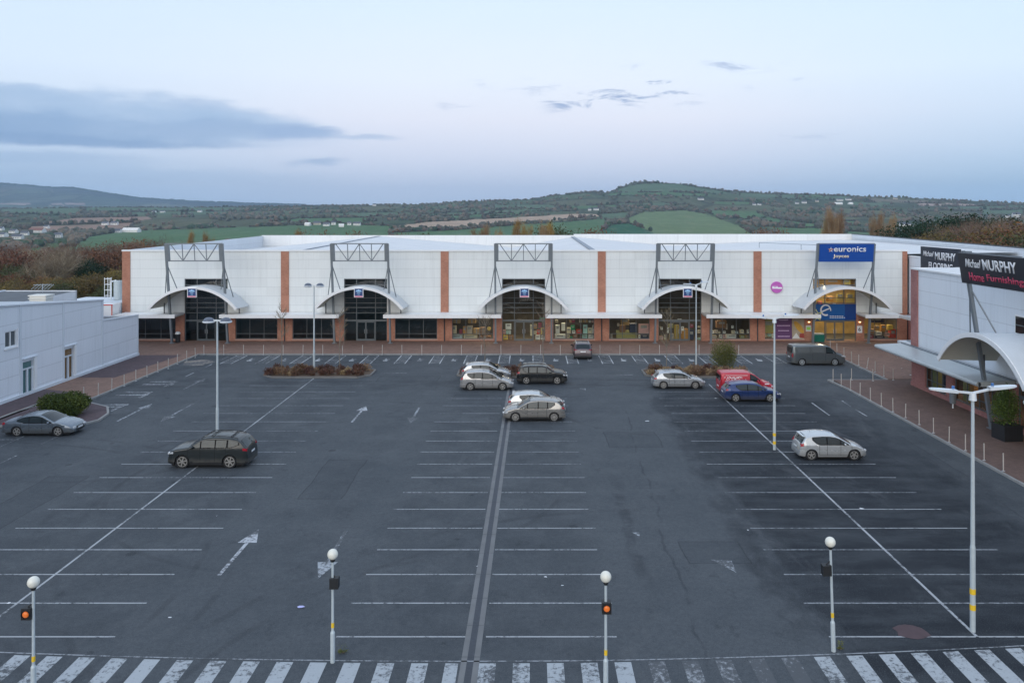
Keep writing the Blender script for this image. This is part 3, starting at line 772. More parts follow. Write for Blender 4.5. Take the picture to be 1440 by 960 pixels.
# repairs, manhole, scuffs
mp = MB(); g = gp(1281, 888); mp.poly([(g.x+.55*math.cos(a*PI/6)*(1+.2*math.sin(3*a)), g.y+.5*math.sin(a*PI/6), .011) for a in range(12)])
struct(mp.build('red_brown_patch', simple('patch_surface', (.085, .055, .06), .9, var=.3, scale=3)))
mp = MB()
for (px, py, r) in ((278, 510, 1.1), (1268, 512, .0), (480, 608, 0)):
    if r: g = gp(px, py); mp.poly([(g.x+r*1.3*math.cos(a*PI/7)*(1+.25*math.sin(2.3*a)), g.y+r*1.4*math.sin(a*PI/7), .005) for a in range(14)])
struct(mp.build('pale_patch', mk_paint('pale_patch_mat', (.36, .31, .26), .5)))

# ---------------------------------------------------------------- main retail building
YF = 90.8; XL, XR = -46.4, 43.0; ZT = 10.42; YB = 138.0
UNITS = [-36.9, -18.72, -.7, 17.12, 34.75]
OPH = 2.46; ZO = 7.2
rb = thing('retail_building', 'long white clad warehouse with red brick piers and five arched entrance canopies', 'building', (0, YF, 0))
def wall_y(mb, x0, x1, z0, z1, y, ops, depth=.25, mi=0):
    xs = sorted({x0, x1, *[v for o in ops for v in o[:2] if x0 < v < x1]}); zs = sorted({z0, z1, *[v for o in ops for v in o[2:] if z0 < v < z1]})
    mb.m(mi)
    for a, b in zip(xs, xs[1:]):
        for c, d in zip(zs, zs[1:]):
            mx, mz = (a+b)/2, (c+d)/2
            if any(o[0] < mx < o[1] and o[2] < mz < o[3] for o in ops): continue
            mb.poly([(a, y, c), (b, y, c), (b, y, d), (a, y, d)])
    for o in ops:
        a, b, c, d = max(o[0], x0), min(o[1], x1), max(o[2], z0), min(o[3], z1)
        if a >= b or c >= d: continue
        mb.poly([(a, y, c), (a, y, d), (a, y+depth, d), (a, y+depth, c)]); mb.poly([(b, y, c), (b, y+depth, c), (b, y+depth, d), (b, y, d)])
        if d < z1: mb.poly([(a, y, d), (b, y, d), (b, y+depth, d), (a, y+depth, d)])
        if c > z0: mb.poly([(a, y, c), (a, y+depth, c), (b, y+depth, c), (b, y, c)])
ops_up = [(u-OPH, u+OPH, 0, ZO) for u in UNITS]
mb = MB(); wall_y(mb, XL, XR, 3.25, ZT, YF, ops_up)
mb.m(0); mb.poly([(XL, YF, 0), (XL, YF, ZT), (XL, YB, ZT+.3), (XL, YB, 0)])
mb.build('wall', M_WHITE, rb)
# lower brick band with shop windows
WIN = []
piers = [XL]+[(-27.9), (-9.7), 8.2, 25.95]+[XR]
for i, u in enumerate(UNITS):
    lp, rp = piers[i], piers[i+1]
    l0 = lp+(1.15 if i == 0 else .85); r1 = rp-(1.1 if i == 4 else .85)
    WIN.append((l0 if i else -45.6, u-OPH-1.0, i, 'left')); WIN.append((u+OPH+.9, r1, i, 'right'))
ops_lo = [(a, b, .32, 3.25) for a, b, _, _ in WIN]+ops_up
eds = [XL]+[v for u in UNITS for v in (u-OPH, u+OPH)]+[XR]
for a, b in zip(eds[::2], eds[1::2]):
    mb = MB(); wall_y(mb, a, b, 0, 3.25, YF-.06, [o for o in ops_lo if o[0] >= a-.001 and o[1] <= b+.001], .35)
    for x_ in (a, b): mb.poly([(x_, YF-.06, 0), (x_, YF+.29, 0), (x_, YF+.29, 3.25), (x_, YF-.06, 3.25)])
    mb.build('brick_wall', M_BRICK, rb)
for a, b, _, _ in WIN: MB().box(a-.05, b+.05, YF-.14, YF-.062, .22, .33).build('window_sill', simple('pink_stone_sill', (.50, .32, .26), .8), rb)
for px_, hw_ in ((XL+.42, .45), (-27.9, .45), (-9.7, .45), (8.2, .45), (25.95, .45), (XR-.26, .27)):
    MB().box(px_-hw_, px_+hw_, YF-.10, YF-.003, 3.25, ZT-.12).build('brick_pier', M_BRICK, rb)
mb = MB().box(XL-.06, XR+.1, YF-.14, YF+.25, ZT-.10, ZT+.06)
mb.build('parapet_capping', M_TRIM, rb)
for px_ in (-27.9, -9.7, 8.2, 25.95):
    MB().cyl((px_-.02, YF-.16, .1), (px_-.02, YF-.16, 3.1), .06, n=8).build('downpipe', M_STEELD, rb)
# roofs
def rz_(x, y):
    s = (y-YF)/(YB-YF)
    tab = [(XL, 9.0), (-45.0, 8.9), (-26, 10.38+.42*s), (-3, 8.9), (7.6, 10.30+.40*s), (24, 9.2), (43, 10.0), (56, 10.2)]
    return pl(tab, x)
mb = MB(); xs = [XL+.02, -45, -26, -3, 7.6, 24, 43, 55.6]
for a, b in zip(xs, xs[1:]):
    for k in range(6):
        y0 = YF+.25+(YB-YF-.25)*k/6; y1 = YF+.25+(YB-YF-.25)*(k+1)/6
        mb.poly([(a, y0, rz_(a, y0)), (b, y0, rz_(b, y0)), (b, y1, rz_(b, y1)), (a, y1, rz_(a, y1))])
mb.build('roof', M_ROOF, rb)
mb = MB()
for x, w in ((-26, .12), (7.4, .30)):
    mb.bar((x, YF+.4, rz_(x, YF)+.06), (x, YB-.3, rz_(x, YB)+.06), w*2, .06)
mb.build('roof_ridge_strip', simple('ridge_grey', (.27, .30, .34), .6), rb)
mb = MB()
mb.box(XL-.05, 7.6, YB, YB+.3, 8.6, 10.97); mb.box(7.6, 56.0, YB+.01, YB+.31, 8.6, 11.18)
mb.build('back_parapet', cladding('parapet_cladding', (.78, .79, .79), .0, 3.0), rb)
mb = MB(); zb_ = ZT+.36
mb.poly([(XL+.18, YF+.25, 8.8), (XL+.18, YB, 8.8), (XL+.18, YB, 10.85), (XL+.18, YF+.25, ZT)][::-1]); mb.poly([(XL-.05, YF+.25, ZT), (XL+.18, YF+.25, ZT), (XL+.18, YB, 10.85), (XL-.05, YB, 10.85)])
mb.build('side_parapet', M_WHITER, rb)
M_VENT = simple('vent_grey', (.12, .13, .14), .6)
for (px, py, hh) in ((661, 350.5, .5), (1055, 345.5, .6)):
    x, z0 = xz(px, py, 97); zz = rz_(x, 97)
    MB().cyl((x, 97, zz), (x, 97, zz+hh*.7), .10, n=8).cyl((x, 97, zz+hh*.7), (x, 97, zz+hh), .18, .14, n=8).build('roof_vent', M_VENT, rb)
# fall-arrest rail on the roof near the blue sign
mb = MB(); pts = [(34, 118, rz_(34, 118)+.5), (36.8, 108, rz_(36.8, 108)+.5), (39.3, 99, rz_(39.3, 99)+.5), (40.5, 95, rz_(40.5, 95)+.5)]
for a, b in zip(pts, pts[1:]): mb.cyl((a[0], a[1], a[2]+.25), (b[0], b[1], b[2]+.25), .03, n=5)
for a in pts: mb.cyl((a[0], a[1], a[2]-.5), (a[0], a[1], a[2]+.27), .04, n=5)
mb.build('roof_handrail', M_STEEL, rb)

# interior behind the front
mb = MB()
for i, u in enumerate(UNITS):
    lp, rp = piers[i]+.1, piers[i+1]-.1; mi = 0 if i < 2 else 1
    D = 6.5
    mb.m(mi).poly([(lp, YF+D, .02), (rp, YF+D, .02), (rp, YF+D, 8.4), (lp, YF+D, 8.4)]) if i < 4 else mb.m(2).poly([(lp, YF+D, .02), (rp, YF+D, .02), (rp, YF+D, 8.4), (lp, YF+D, 8.4)])
    mb.m(mi); mb.poly([(lp, YF+.3, .02), (rp, YF+.3, .02), (rp, YF+D, .02), (lp, YF+D, .02)]); mb.poly([(lp, YF+.3, 8.4), (lp, YF+D, 8.4), (rp, YF+D, 8.4), (rp, YF+.3, 8.4)])
    mb.poly([(lp, YF+.3, 0), (lp, YF+D, 0), (lp, YF+D, 8.4), (lp, YF+.3, 8.4)]); mb.poly([(rp, YF+.3, 0), (rp, YF+.3, 8.4), (rp, YF+D, 8.4), (rp, YF+D, 0)])
mb.build('shop_interior', [M_DARK, M_INT, M_INTW], rb)
for (a, b, i, side) in WIN:
    w = MB().m(0); y = YF+.12; dark = i < 2
    fr = .07
    w.box(a, b, y-.04, y+.04, .33, .33+fr); w.box(a, b, y-.04, y+.04, 3.18, 3.25); w.box(a, a+fr, y-.038, y+.038, .40, 3.18); w.box(b-fr, b, y-.038, y+.038, .40, 3.18)
    for q in (.33, .67): xx = a+(b-a)*q; w.box(xx-.03, xx+.03, y-.036, y+.036, .40, 3.18)
    for zz in (.92, 2.55): w.box(a+fr, b-fr, y-.03, y+.03, zz-.025, zz+.025)
    wo = w.build('window', M_FRAME, rb)
    g = MB(); g.poly([(a, y+.05, .33), (b, y+.05, .33), (b, y+.05, 3.25), (a, y+.05, 3.25)]); g.build('pane', M_GLASSD if dark else M_GLASS, wo)
for i, u in enumerate(UNITS):
    a, b = u-OPH, u+OPH; y = YF+.14; w = MB()
    w.box(a, a+.08, y-.05, y+.05, .12, ZO); w.box(b-.08, b, y-.05, y+.05, .12, ZO); w.box(a+.08, b-.08, y-.05, y+.05, ZO-.08, ZO)
    for q in (.285, .725): xx = a+(b-a)*q; w.box(xx-.04, xx+.04, y-.048, y+.048, .12, ZO-.08)
    for zz, hh in ((6.45, .05), (5.0, .03), (4.42, .035), (3.9, .04), (3.30, .03), (2.42, .10)): w.box(a+.08, b-.08, y-.045, y+.045, zz-hh, zz+hh)
    wo = w.build('entrance_glazing', M_FRAME, rb)
    g = MB(); g.poly([(a, y+.06, .12), (b, y+.06, .12), (b, y+.06, ZO), (a, y+.06, ZO)]); g.build('pane', M_GLASSD if i < 2 else M_GLASS, wo)
    d0, d1 = a+(b-a)*.30, a+(b-a)*.71; dm_ = (d0+d1)/2; d = MB()
    for p, q in ((d0, dm_-.01), (dm_+.01, d1)):
        d.box(p, p+.07, y-.09, y-.052, .13, 2.30); d.box(q-.07, q, y-.09, y-.052, .13, 2.30); d.box(p+.07, q-.07, y-.09, y-.052, .13, .33); d.box(p+.07, q-.07, y-.09, y-.052, 2.2, 2.30)
    do = d.build('entrance_door', M_FRAME, rb)
    hd = MB(); hd.cyl((dm_-.14, y-.14, .95), (dm_-.14, y-.14, 1.45), .02, n=6); hd.cyl((dm_+.14, y-.14, .95), (dm_+.14, y-.14, 1.45), .02, n=6); hd.build('handle', M_GALV, do)
# flat canopies between the arches
CY = 88.3
segs = [(XL+.4, UNITS[0]-OPH)]+[(UNITS[i]+OPH, UNITS[i+1]-OPH) for i in range(4)]+[(UNITS[4]+OPH, 41.3)]
for a, b in segs:
    mb = MB(); mb.box(a, b, CY, YF-.11, 3.20, 3.40); mb.m(1).box(a+.03, b-.03, CY+.06, YF-.11, 3.08, 3.197); mb.m(0).box(a, b, CY-.05, CY-.003, 3.02, 3.42)
    mb.build('flat_canopy', [M_TRIM, M_CANU], rb)

def arch_canopy(parent, c, out, along, span_, z0, rise, proj, zback, wallgap, sign, name='entrance_canopy', zb=9.4, zt=11.3, half=3.12, base_out=1.7, top_out=3.3, board=None, spread=.68):
    """barrel canopy: c = point on wall line at ground, out = unit vector away from wall, along = unit vector along the wall"""
    c = Vector(c); out = Vector(out); al = Vector(along); N = 28; th = .16
    R = (rise*rise+(span_/2)**2)/(2*rise); a0 = math.asin(span_/2/R)
    def P(i, d, dz):
        a = -a0+2*a0*i/N; return c+al*((R+dz)*math.sin(a))+out*d+Vector((0, 0, z0+(zback if d < proj*.5 else 0)*1.0-(R-rise)+(R+dz)*math.cos(a)))
    mb = MB()
    for i in range(N):
        f0, f1, b0, b1 = P(i, proj, 0), P(i+1, proj, 0), P(i, wallgap, 0), P(i+1, wallgap, 0)
        F0, F1, B0, B1 = P(i, proj, th), P(i+1, proj, th), P(i, wallgap, th), P(i+1, wallgap, th)
        mb.m(0); mb.poly([F0, F1, B1, B0]); mb.poly([f0, f1, F1, F0]); mb.poly([b1, b0, B0, B1])
        mb.m(1); mb.poly([f1, f0, b0, b1])
        if i == 0: mb.m(0).poly([f0, F0, B0, b0])
        if i == N-1: mb.m(0).poly([f1, b1, B1, F1])
    can = mb.build(name, [M_CAN, M_CANU], parent, smooth=35)
    mb = MB()
    for i in range(N): mb.bar(P(i, proj+.045, .02)+Vector((0, 0, -.02)), P(i+1, proj+.045, .02)+Vector((0, 0, -.02)), .08, .30)
    mb.build('fascia', M_TRIM, can)
    mb = MB()   # side gutters
    for i, s in ((0, 1), (N, -1)):
        a_ = P(i, proj-.5, th)+al*s*.35+Vector((0, 0, .30)); b_ = P(i, wallgap+.3, th)+al*s*.35+Vector((0, 0, .30)); mb.bar(a_, b_, .07, .10)
    mb.build('gutter', M_STEELD, can)
    for i, s in ((2, 1), (N-2, -1)):
        p = P(i, 1.2, -.08); q = Vector((p.x, p.y, 3.38)); mb = MB(); mb.cyl(p, q, .06, n=6); mb.build('downpipe', M_STEELD, can)
    # leaning posts and struts carrying the sign frame
    fr = []
    for s in (-1, 1):
        b0 = c+al*(s*half)+out*base_out; t0 = c+al*(s*half)+out*top_out+Vector((0, 0, zt)); mid = b0+(t0-b0)*((zb-1.0)/zt); low = b0+(t0-b0)*.0
        mb = MB(); mb.bar(low, t0, .20, .28); mb.box(b0.x-.25, b0.x+.25, b0.y-.25, b0.y+.25, PH, PH+.05); mb.build('post', M_STEELD if False else M_STEEL, can)
        m_ = b0+(t0-b0)*((zb-.35)/zt)
        mb = MB()
        for e in (-1, 1):
            ia = (s*half+e*spread); a_ = math.asin(ia/R); dz = R*math.cos(a_)-(R-rise)
            q = c+al*ia+out*1.9+Vector((0, 0, z0+dz+th))
            mb.cyl(m_, q, .05, n=6); q2 = c+al*ia+out*.05+Vector((0, 0, z0+dz+1.2))
        mb.build('strut', M_STEEL, can)
        fr.append((b0, t0))
    def F(s, z): b0, t0 = fr[0] if s < 0 else fr[1]; return b0+(t0-b0)*(z/zt)
    mb = MB()
    for s in (-1, 1):
        p, q = F(s, zb-.05), F(s, zt); off = al*(-s*.18)
        mb.bar(p+off, q+off, .38, .30)
    if True:
        A, B = F(-1, zt), F(1, zt); C_, D_ = F(-1, zb), F(1, zb)
        mb.bar(A, B, .10, .12); mb.bar(C_, D_, .10, .12)
        L = [A.lerp(B, k) for k in (.08, .29, .5, .71, .92)]; Lb = [C_.lerp(D_, k) for k in (.08, .29, .5, .71, .92)]
        for k in (1, 2, 3): mb.bar(L[k], Lb[k], .08)
        mb.bar(L[0], Lb[1], .085); mb.bar(L[2], Lb[1], .085); mb.bar(L[2], Lb[3], .085); mb.bar(L[4], Lb[3], .085)
    mb.build('sign_frame', M_STEEL, can)
    return F
FR = []
for i, u in enumerate(UNITS):
    Ff = arch_canopy(rb, (u, YF, 0), (0, -1, 0), (1, 0, 0), 9.6, 4.15, 2.35, 3.8, -.12, .02, None, board=True if i == 4 else None)
    FR.append(Ff)
# small square logo signs on the canopy fronts
M_NAVY = simple('navy_sign', (.022, .060, .20), .4, var=.1); M_SW = simple('sign_white', (.82, .83, .85), .5, var=.03); M_PINK = simple('sign_pink', (.75, .13, .24), .5, var=.05)
M_SB = simple('sign_pale_blue', (.35, .6, .85), .5, var=.05)
wh = ['the leftmost entrance canopy', 'the second entrance canopy from the left', 'the middle entrance canopy', 'the fourth entrance canopy']
for i, px in enumerate((270, 504.5, 737.5, 967)):
    x, z1 = xz(px, 411.5, 86.8)
    s = thing('letting_sign', 'small square navy sign with pink bottom edge on '+wh[i], 'sign', (x, 86.8, z1), 0, 'square navy signs on the canopies')
    MB().box(-.50, .50, -.06, .10, -.50, .50).build('sign_board', M_SW, s, world=False)
    MB().box(-.44, .44, -.066, -.062, -.34, .44).build('navy_panel', M_NAVY, s, world=False)
    MB().box(-.44, .44, -.066, -.062, -.46, -.36).build('pink_strip', M_PINK, s, world=False)
    mb = MB(); mb.poly([(-.36, -.07, .12), (.36, -.07, .12), (.22, -.07, .28), (.08, -.07, .30), (0, -.07, .38), (-.08, -.07, .30), (-.22, -.07, .28)])
    mb.box(-.18, .18, -.071, -.069, -.02, .05); mb.box(-.13, .13, -.071, -.069, -.22, -.16); mb.build('white_mark', M_SB, s, world=False)
# blue board sign
M_EB = simple('sign_blue', (.005, .065, .33), .35, var=.05); M_OR = simple('sign_orange', (.9, .42, .10), .5); M_CRM = simple('sign_cream', (.9, .78, .55), .5)
Ff = FR[4]
A = Ff(-1, 9.35); B = Ff(1, 9.35); T = Ff(-1, 11.28)
es = thing('shop_sign', 'large blue board with white and cream lettering on the frame above the right entrance', 'sign', (34.75, A.y, 9.35), 0)
up = (T-A).normalized(); rt = Vector((1, 0, 0)); nrm = rt.cross(up)
wid = B.x-A.x-.30
o0 = A+rt*.15+nrm*.16
mb = MB(); mb.obox(o0+rt*wid/2+up*.98, rt*wid/2, up*.98, nrm*.12); mb.build('board', M_EB, es)
b0 = o0+nrm*.13
text_mesh('lettering', 'euronics', M_SW, es, b0+rt*(wid*.26)+up*1.12, rt, up, wid*.595, .60, .012, 0, .03)
text_mesh('lettering', 'Joyces', M_CRM, es, b0+rt*(wid*.255)+up*.36, rt, up, wid*.29, .48, .014, 0, .03)
mb = MB(); ctr = b0+rt*(wid*.205)+up*1.35
for k in range(5):
    a = PI/2+k*2*PI/5; d = rt*math.cos(a)+up*math.sin(a); e = rt*math.cos(a+.7)+up*math.sin(a+.7); e2 = rt*math.cos(a-.7)+up*math.sin(a-.7)
    mb.m(0 if k in (1, 4, 2) else 1); mb.poly([ctr+e2*.10+nrm*.02, ctr+e*.10+nrm*.02, ctr+d*.33+nrm*.02])
mb.build('star_mark', [M_OR, M_SW], es)
# round pink sign
x, z1 = xz(1092.5, 404, YF-.2)
ps = thing('round_sign', 'round magenta wall sign with a white name band on the white cladding', 'sign', (x, YF-.004, z1))
M_MAG = simple('magenta_sign', (.52, .12, .46), .4)
MB().lathe([(.01, -.28), (.62, -.28), (.66, -.22), (.66, 0), (.01, 0)], (0, 0, 0), 'y', 28).build('disc', M_MAG, ps, world=False)
mb = MB(); mb.box(-.55, .06, -.30, -.283, -.14, .14); mb.box(.06, .55, -.30, -.283, -.16, .02); mb.build('white_band', M_SW, ps, world=False)
mb = MB(); mb.box(-.38, -.08, -.306, -.302, .03, .08); mb.build('small_lettering', M_MAG, ps, world=False)
# blue banner inside the right entrance glazing
y = YF-.0; u = UNITS[4]
bn = thing('window_banner', 'blue banner with white letter e and yellow star outline across the right entrance glazing', 'banner', (u, y+.02, 3.9))
M_BB = simple('banner_blue', (.008, .105, .36), .4, var=.12, scale=1.5); M_BB2 = simple('banner_dark_blue', (.006, .05, .24), .4, var=.1)
x0, x1 = u-OPH+.02, u+OPH-.02
mb = MB(); mb.m(0).box(x0, x1, y+.0, y+.05, 2.50, 4.32); mb.build('banner_sheet', M_BB, bn)
mb = MB().box(x0+3.6, x1-.02, y-.006, y-.002, 2.52, 4.30); mb.build('dark_panel', M_BB2, bn)
mb = MB(); cxx, czz, rr = u-1.02, 3.62, .60
for k in range(24):
    a = -.45+(k)*(2*PI-.95)/24+.0; a2 = -.45+(k+1)*(2*PI-.95)/24
    w0 = .10+.05*math.sin(a/2); 
    f = lambda t, r: (cxx+r*math.cos(-t+.0)*1.0, y-.012, czz+r*math.sin(-t)*1.05)
    t0, t1 = a+.0, a2
    mb.poly([f(-t0-.3, rr-w0), f(-t0-.3, rr+.03), f(-t1-.3, rr+.03), f(-t1-.3, rr-w0)])
mb.bar((cxx-.45, y-.013, czz-.18), (cxx+.48, y-.013, czz+.22), .012, .15)
mb.build('letter_e', M_SW, bn)
mb = MB()
for r_ in range(2):
    for k in range(9 if r_ else 8): mb.box(u-.55+k*.2+(.0), u-.42+k*.2, y-.008, y-.004, 2.72+.17*(1-r_), 2.80+.17*(1-r_))
mb.build('small_lettering', M_SW, bn)
mb = MB(); M_STAR = simple('star_yellow', (.75, .78, .30), .5)
sp = []
for k in range(10):
    a = PI/2+k*PI/5+.15; r_ = .62 if k % 2 == 0 else .27; sp.append(Vector((u-2.05+r_*math.cos(a), y-.012, 3.02+r_*1.15*math.sin(a))))
for a_, b_ in zip(sp, sp[1:]+sp[:1]): mb.bar(a_, b_, .012, .08)
mb.build('star_outline', M_STAR, bn)
# wall lamps, wall notices by the right entrance
M_WARM = emit('warm_bulb', (1.0, .62, .25), 3.5)
for (px, lab) in ((1138, 'small lit wall lamp on the brick left of the right entrance'), (1209.5, 'small lit wall lamp on the brick right of the right entrance')):
    x, z1 = xz(px, 452, YF-.2)
    w = thing('wall_lamp', lab, 'wall lamp', (x, YF-.06, z1), 0, 'wall lamps beside the right entrance')
    MB().box(-.12, .12, -.16, -.002, .0, .14).build('lamp_hood', M_BLACK, w, world=False)
    MB().box(-.09, .09, -.13, -.03, -.10, -.002).build('bulb', M_WARM, w, world=False)
def poster(px0, px1, py0, py1, y, mat, label, cat='poster', name='poster', group=None, extra=None):
    x0, z1 = xz(px0, py0, y); x1, z0 = xz(px1, py1, y)
    mb = MB().box(x0, x1, y-.02, y, z0, z1)
    o = mb.build(name, mat, loc=((x0+x1)/2, y, z0)); tag(o, label, cat, group); return o
M_LIME = simple('lime', (.36, .72, .12), .5); M_PALE = simple('pale_card', (.72, .74, .72), .6, var=.1, scale=5)
p = thing('wall_notice', 'pale notice with lime green square on the brick left of the right entrance', 'sign', (xz(1137, 466, YF-.1)[0], YF-.065, xz(0, 466, YF-.1)[1]))
MB().box(-.30, .30, -.03, -.001, -.0, .68).build('notice_board', M_PALE, p, world=False); MB().box(-.22, .24, -.035, -.031, .18, .52).build('green_square', M_LIME, p, world=False)
p = thing('wall_notice', 'white notice with a large black numeral on the brick right of the right entrance', 'sign', (xz(1209, 468, YF-.1)[0], YF-.065, xz(0, 468, YF-.1)[1]))
MB().box(-.29, .29, -.03, -.001, 0, .80).build('notice_board', M_SW, p, world=False)
text_mesh('numeral', '6', M_BLACK, p, (-.16, -.034, .20), (1, 0, 0), (0, 0, 1), .28, .42, .02, 0, .004, local=True)

# shop displays (photo window coordinates -> real boxes a little behind the glass)
PALC = {'tan': (.42, .27, .11), 'cream': (.66, .60, .42), 'orange': (.50, .25, .06), 'grey': (.45, .40, .33), 'brown': (.26, .14, .07), 'pale blue': (.55, .66, .68), 'yellow': (.66, .50, .12), 'white': (.74, .76, .72),
        'green': (.03, .30, .14), 'red': (.60, .08, .05), 'teal': (.40, .66, .60), 'navy': (.03, .045, .09), 'mustard': (.42, .30, .06), 'maroon': (.30, .05, .09), 'pink': (.62, .38, .36), 'olive': (.38, .36, .13)}
SH = {}
def disp(win, items, desc):
    n_ = {}
    for (c_, k, x0, x1, y0, y1) in sorted(items, key=lambda q: (q[2], q[4])):
        n_[(c_, k)] = n_.get((c_, k), 0)+1; idx = n_[(c_, k)]
        tot = sum(1 for q in items if q[0] == c_ and q[1] == k)
        mat = simple('display_'+c_.replace(' ', '_'), PALC[c_], .7, var=.25, scale=4)
        Yd = YF+(.45 if k == 'poster' else .7); a, z1 = xz(x0, y0, Yd); b, z0 = xz(x1, y1, Yd); z0 = max(z0, .14)
        mb = MB(); dp = .03 if k == 'poster' else min(.6, (b-a)*.8)
        if k == 'round clock': mb.lathe([(.01, 0), ((b-a)/2, 0), ((b-a)/2, .08), (.01, .08)], ((a+b)/2, Yd, (z0+z1)/2), 'y', 18)
        else:
            mb.box(a, b, Yd, Yd+dp, z0, z1)
            if k in ('carton', 'crate'): mb.m(1).box(a+(b-a)*.42, a+(b-a)*.58, Yd-.008, Yd-.003, z0+.01, z1-.01)
            elif k in ('poster', 'box', 'appliance'): mb.m(1).box(a+(b-a)*.2, b-(b-a)*.2, Yd-.008, Yd-.003, z0+(z1-z0)*.55, z1-(z1-z0)*.15)
            elif k == 'sofa': mb.box(a, b, Yd+dp*.5, Yd+dp, z1, z1+.35)
        q = mb.build({'carton': 'carton', 'poster': 'poster', 'box': 'display_box', 'appliance': 'boxed_appliance', 'round clock': 'wall_clock', 'sofa': 'sofa', 'chair': 'armchair', 'ornament': 'ornament'}.get(k, 'display_box'),
                     [mat, simple('display_print', (.30, .31, .30), .7, var=.4, scale=6)], loc=((a+b)/2, Yd, z0))
        tag(q, f"{c_} {k}" + (f", {ORD[idx-1]} from left," if tot > 1 else '') + ' in '+desc, 'poster' if k == 'poster' else ('clock' if 'clock' in k else ('sofa' if k == 'sofa' else 'display item')), 'goods on show in the shop windows')
disp(0, [('tan', 'carton', 637, 647, 449, 454.5), ('tan', 'carton', 658, 669, 449, 454.5), ('cream', 'box', 634, 641.7, 458, 469.3), ('orange', 'box', 651, 656, 459, 469.4), ('grey', 'box', 656.7, 664, 458, 469.3), ('tan', 'crate', 665.5, 674.5, 462, 470),
         ('brown', 'carton', 675.5, 683, 460.5, 470.3), ('yellow', 'round clock', 685, 690.5, 458.5, 465.5), ('pale blue', 'box', 634, 650, 471, 477.2), ('cream', 'appliance', 652, 671, 471, 477.2), ('brown', 'crate', 673, 690, 472.5, 477.2), ('maroon', 'ornament', 646, 650, 463, 470)], 'the window left of the middle entrance')
disp(1, [('white', 'poster', 711, 719, 455, 463), ('pink', 'box', 706.9, 711.2, 464, 469.5), ('teal', 'box', 711.8, 715, 464.5, 469.5), ('pale blue', 'box', 715.4, 718.4, 464.5, 469.5), ('yellow', 'box', 707.5, 714, 472, 479.6), ('brown', 'crate', 715.5, 722, 472, 479.6), ('cream', 'poster', 745.5, 748.3, 456, 472),
         ('red', 'box', 755, 760, 464, 470), ('cream', 'box', 750.5, 754.5, 465.5, 470), ('white', 'appliance', 753, 759.5, 471.2, 479.6), ('maroon', 'ornament', 757, 761.5, 454, 461), ('tan', 'box', 750, 755, 456, 462), ('yellow', 'box', 760.5, 765, 461, 470), ('white', 'box', 760.5, 765.5, 472, 479.6), ('green', 'box', 759, 765.5, 447, 451.5)], 'the middle entrance glazing')
disp(2, [('white', 'appliance', 781.3, 787, 457, 469), ('white', 'ornament', 789.7, 794.8, 454, 465), ('cream', 'box', 796.6, 802.6, 460.7, 469.3), ('green', 'box', 802.8, 808.4, 457.7, 464), ('red', 'box', 811, 817.6, 463.6, 469.3), ('white', 'box', 804.5, 809, 464.6, 469.3), ('teal', 'poster', 820, 826, 456.5, 469), ('cream', 'box', 827, 832.4, 461, 469), ('white', 'box', 833, 835.6, 457, 469),
         ('white', 'appliance', 780.4, 795, 470.4, 476.8), ('cream', 'box', 797, 801, 470.4, 476.8), ('brown', 'box', 806, 812, 470.4, 476.8), ('teal', 'box', 819, 826, 471, 476.8), ('white', 'box', 827.5, 834.5, 471, 476.8), ('green', 'ornament', 802, 805, 473, 476.8),
         ('cream', 'box', 780.5, 785, 450, 453.5), ('maroon', 'box', 804, 808.5, 448, 453.5), ('tan', 'box', 800.8, 803.6, 450, 453.5), ('cream', 'box', 814.5, 818, 447.8, 453.5), ('tan', 'carton', 819.5, 826.5, 448.5, 453.5), ('white', 'box', 828, 831, 450.5, 453.5), ('pink', 'box', 832, 835, 450.5, 453.5)], 'the window right of the middle entrance')
disp(3, [('olive', 'sofa', 867, 896, 469.5, 477), ('navy', 'chair', 885.5, 896, 455, 467.5), ('brown', 'chair', 871.5, 879.5, 457.5, 467), ('pink', 'poster', 898, 912.6, 455, 469), ('grey', 'ornament', 868, 871, 454.5, 458.5), ('navy', 'box', 902, 911.5, 471, 476), ('white', 'box', 898, 900.5, 471, 476.5), ('grey', 'box', 858.5, 861.5, 470, 476.5), ('tan', 'poster', 873, 885, 448.5, 457)], 'the window left of the fourth entrance')
disp(4, [('white', 'box', 929, 932, 460, 463.5), ('white', 'poster', 938, 940.8, 460.6, 468), ('mustard', 'crate', 948.5, 955, 457, 479.6), ('orange', 'crate', 958, 967.6, 462.5, 478), ('white', 'poster', 957.8, 961.6, 459, 465), ('cream', 'box', 934, 936.8, 471, 479.5), ('white', 'poster', 953, 958.2, 448.3, 451), ('maroon', 'box', 970.5, 975, 456, 460.5), ('navy', 'box', 969, 976, 464, 478),
         ('cream', 'box', 981.5, 985, 458.5, 460.5), ('cream', 'box', 981.2, 985.2, 464, 468.5), ('teal', 'box', 981.2, 985, 475, 478.5), ('pink', 'box', 927.5, 932.5, 473, 478.5), ('olive', 'box', 940, 947, 456, 461), ('grey', 'box', 941.5, 947.5, 469, 479.5)], 'the fourth entrance glazing')
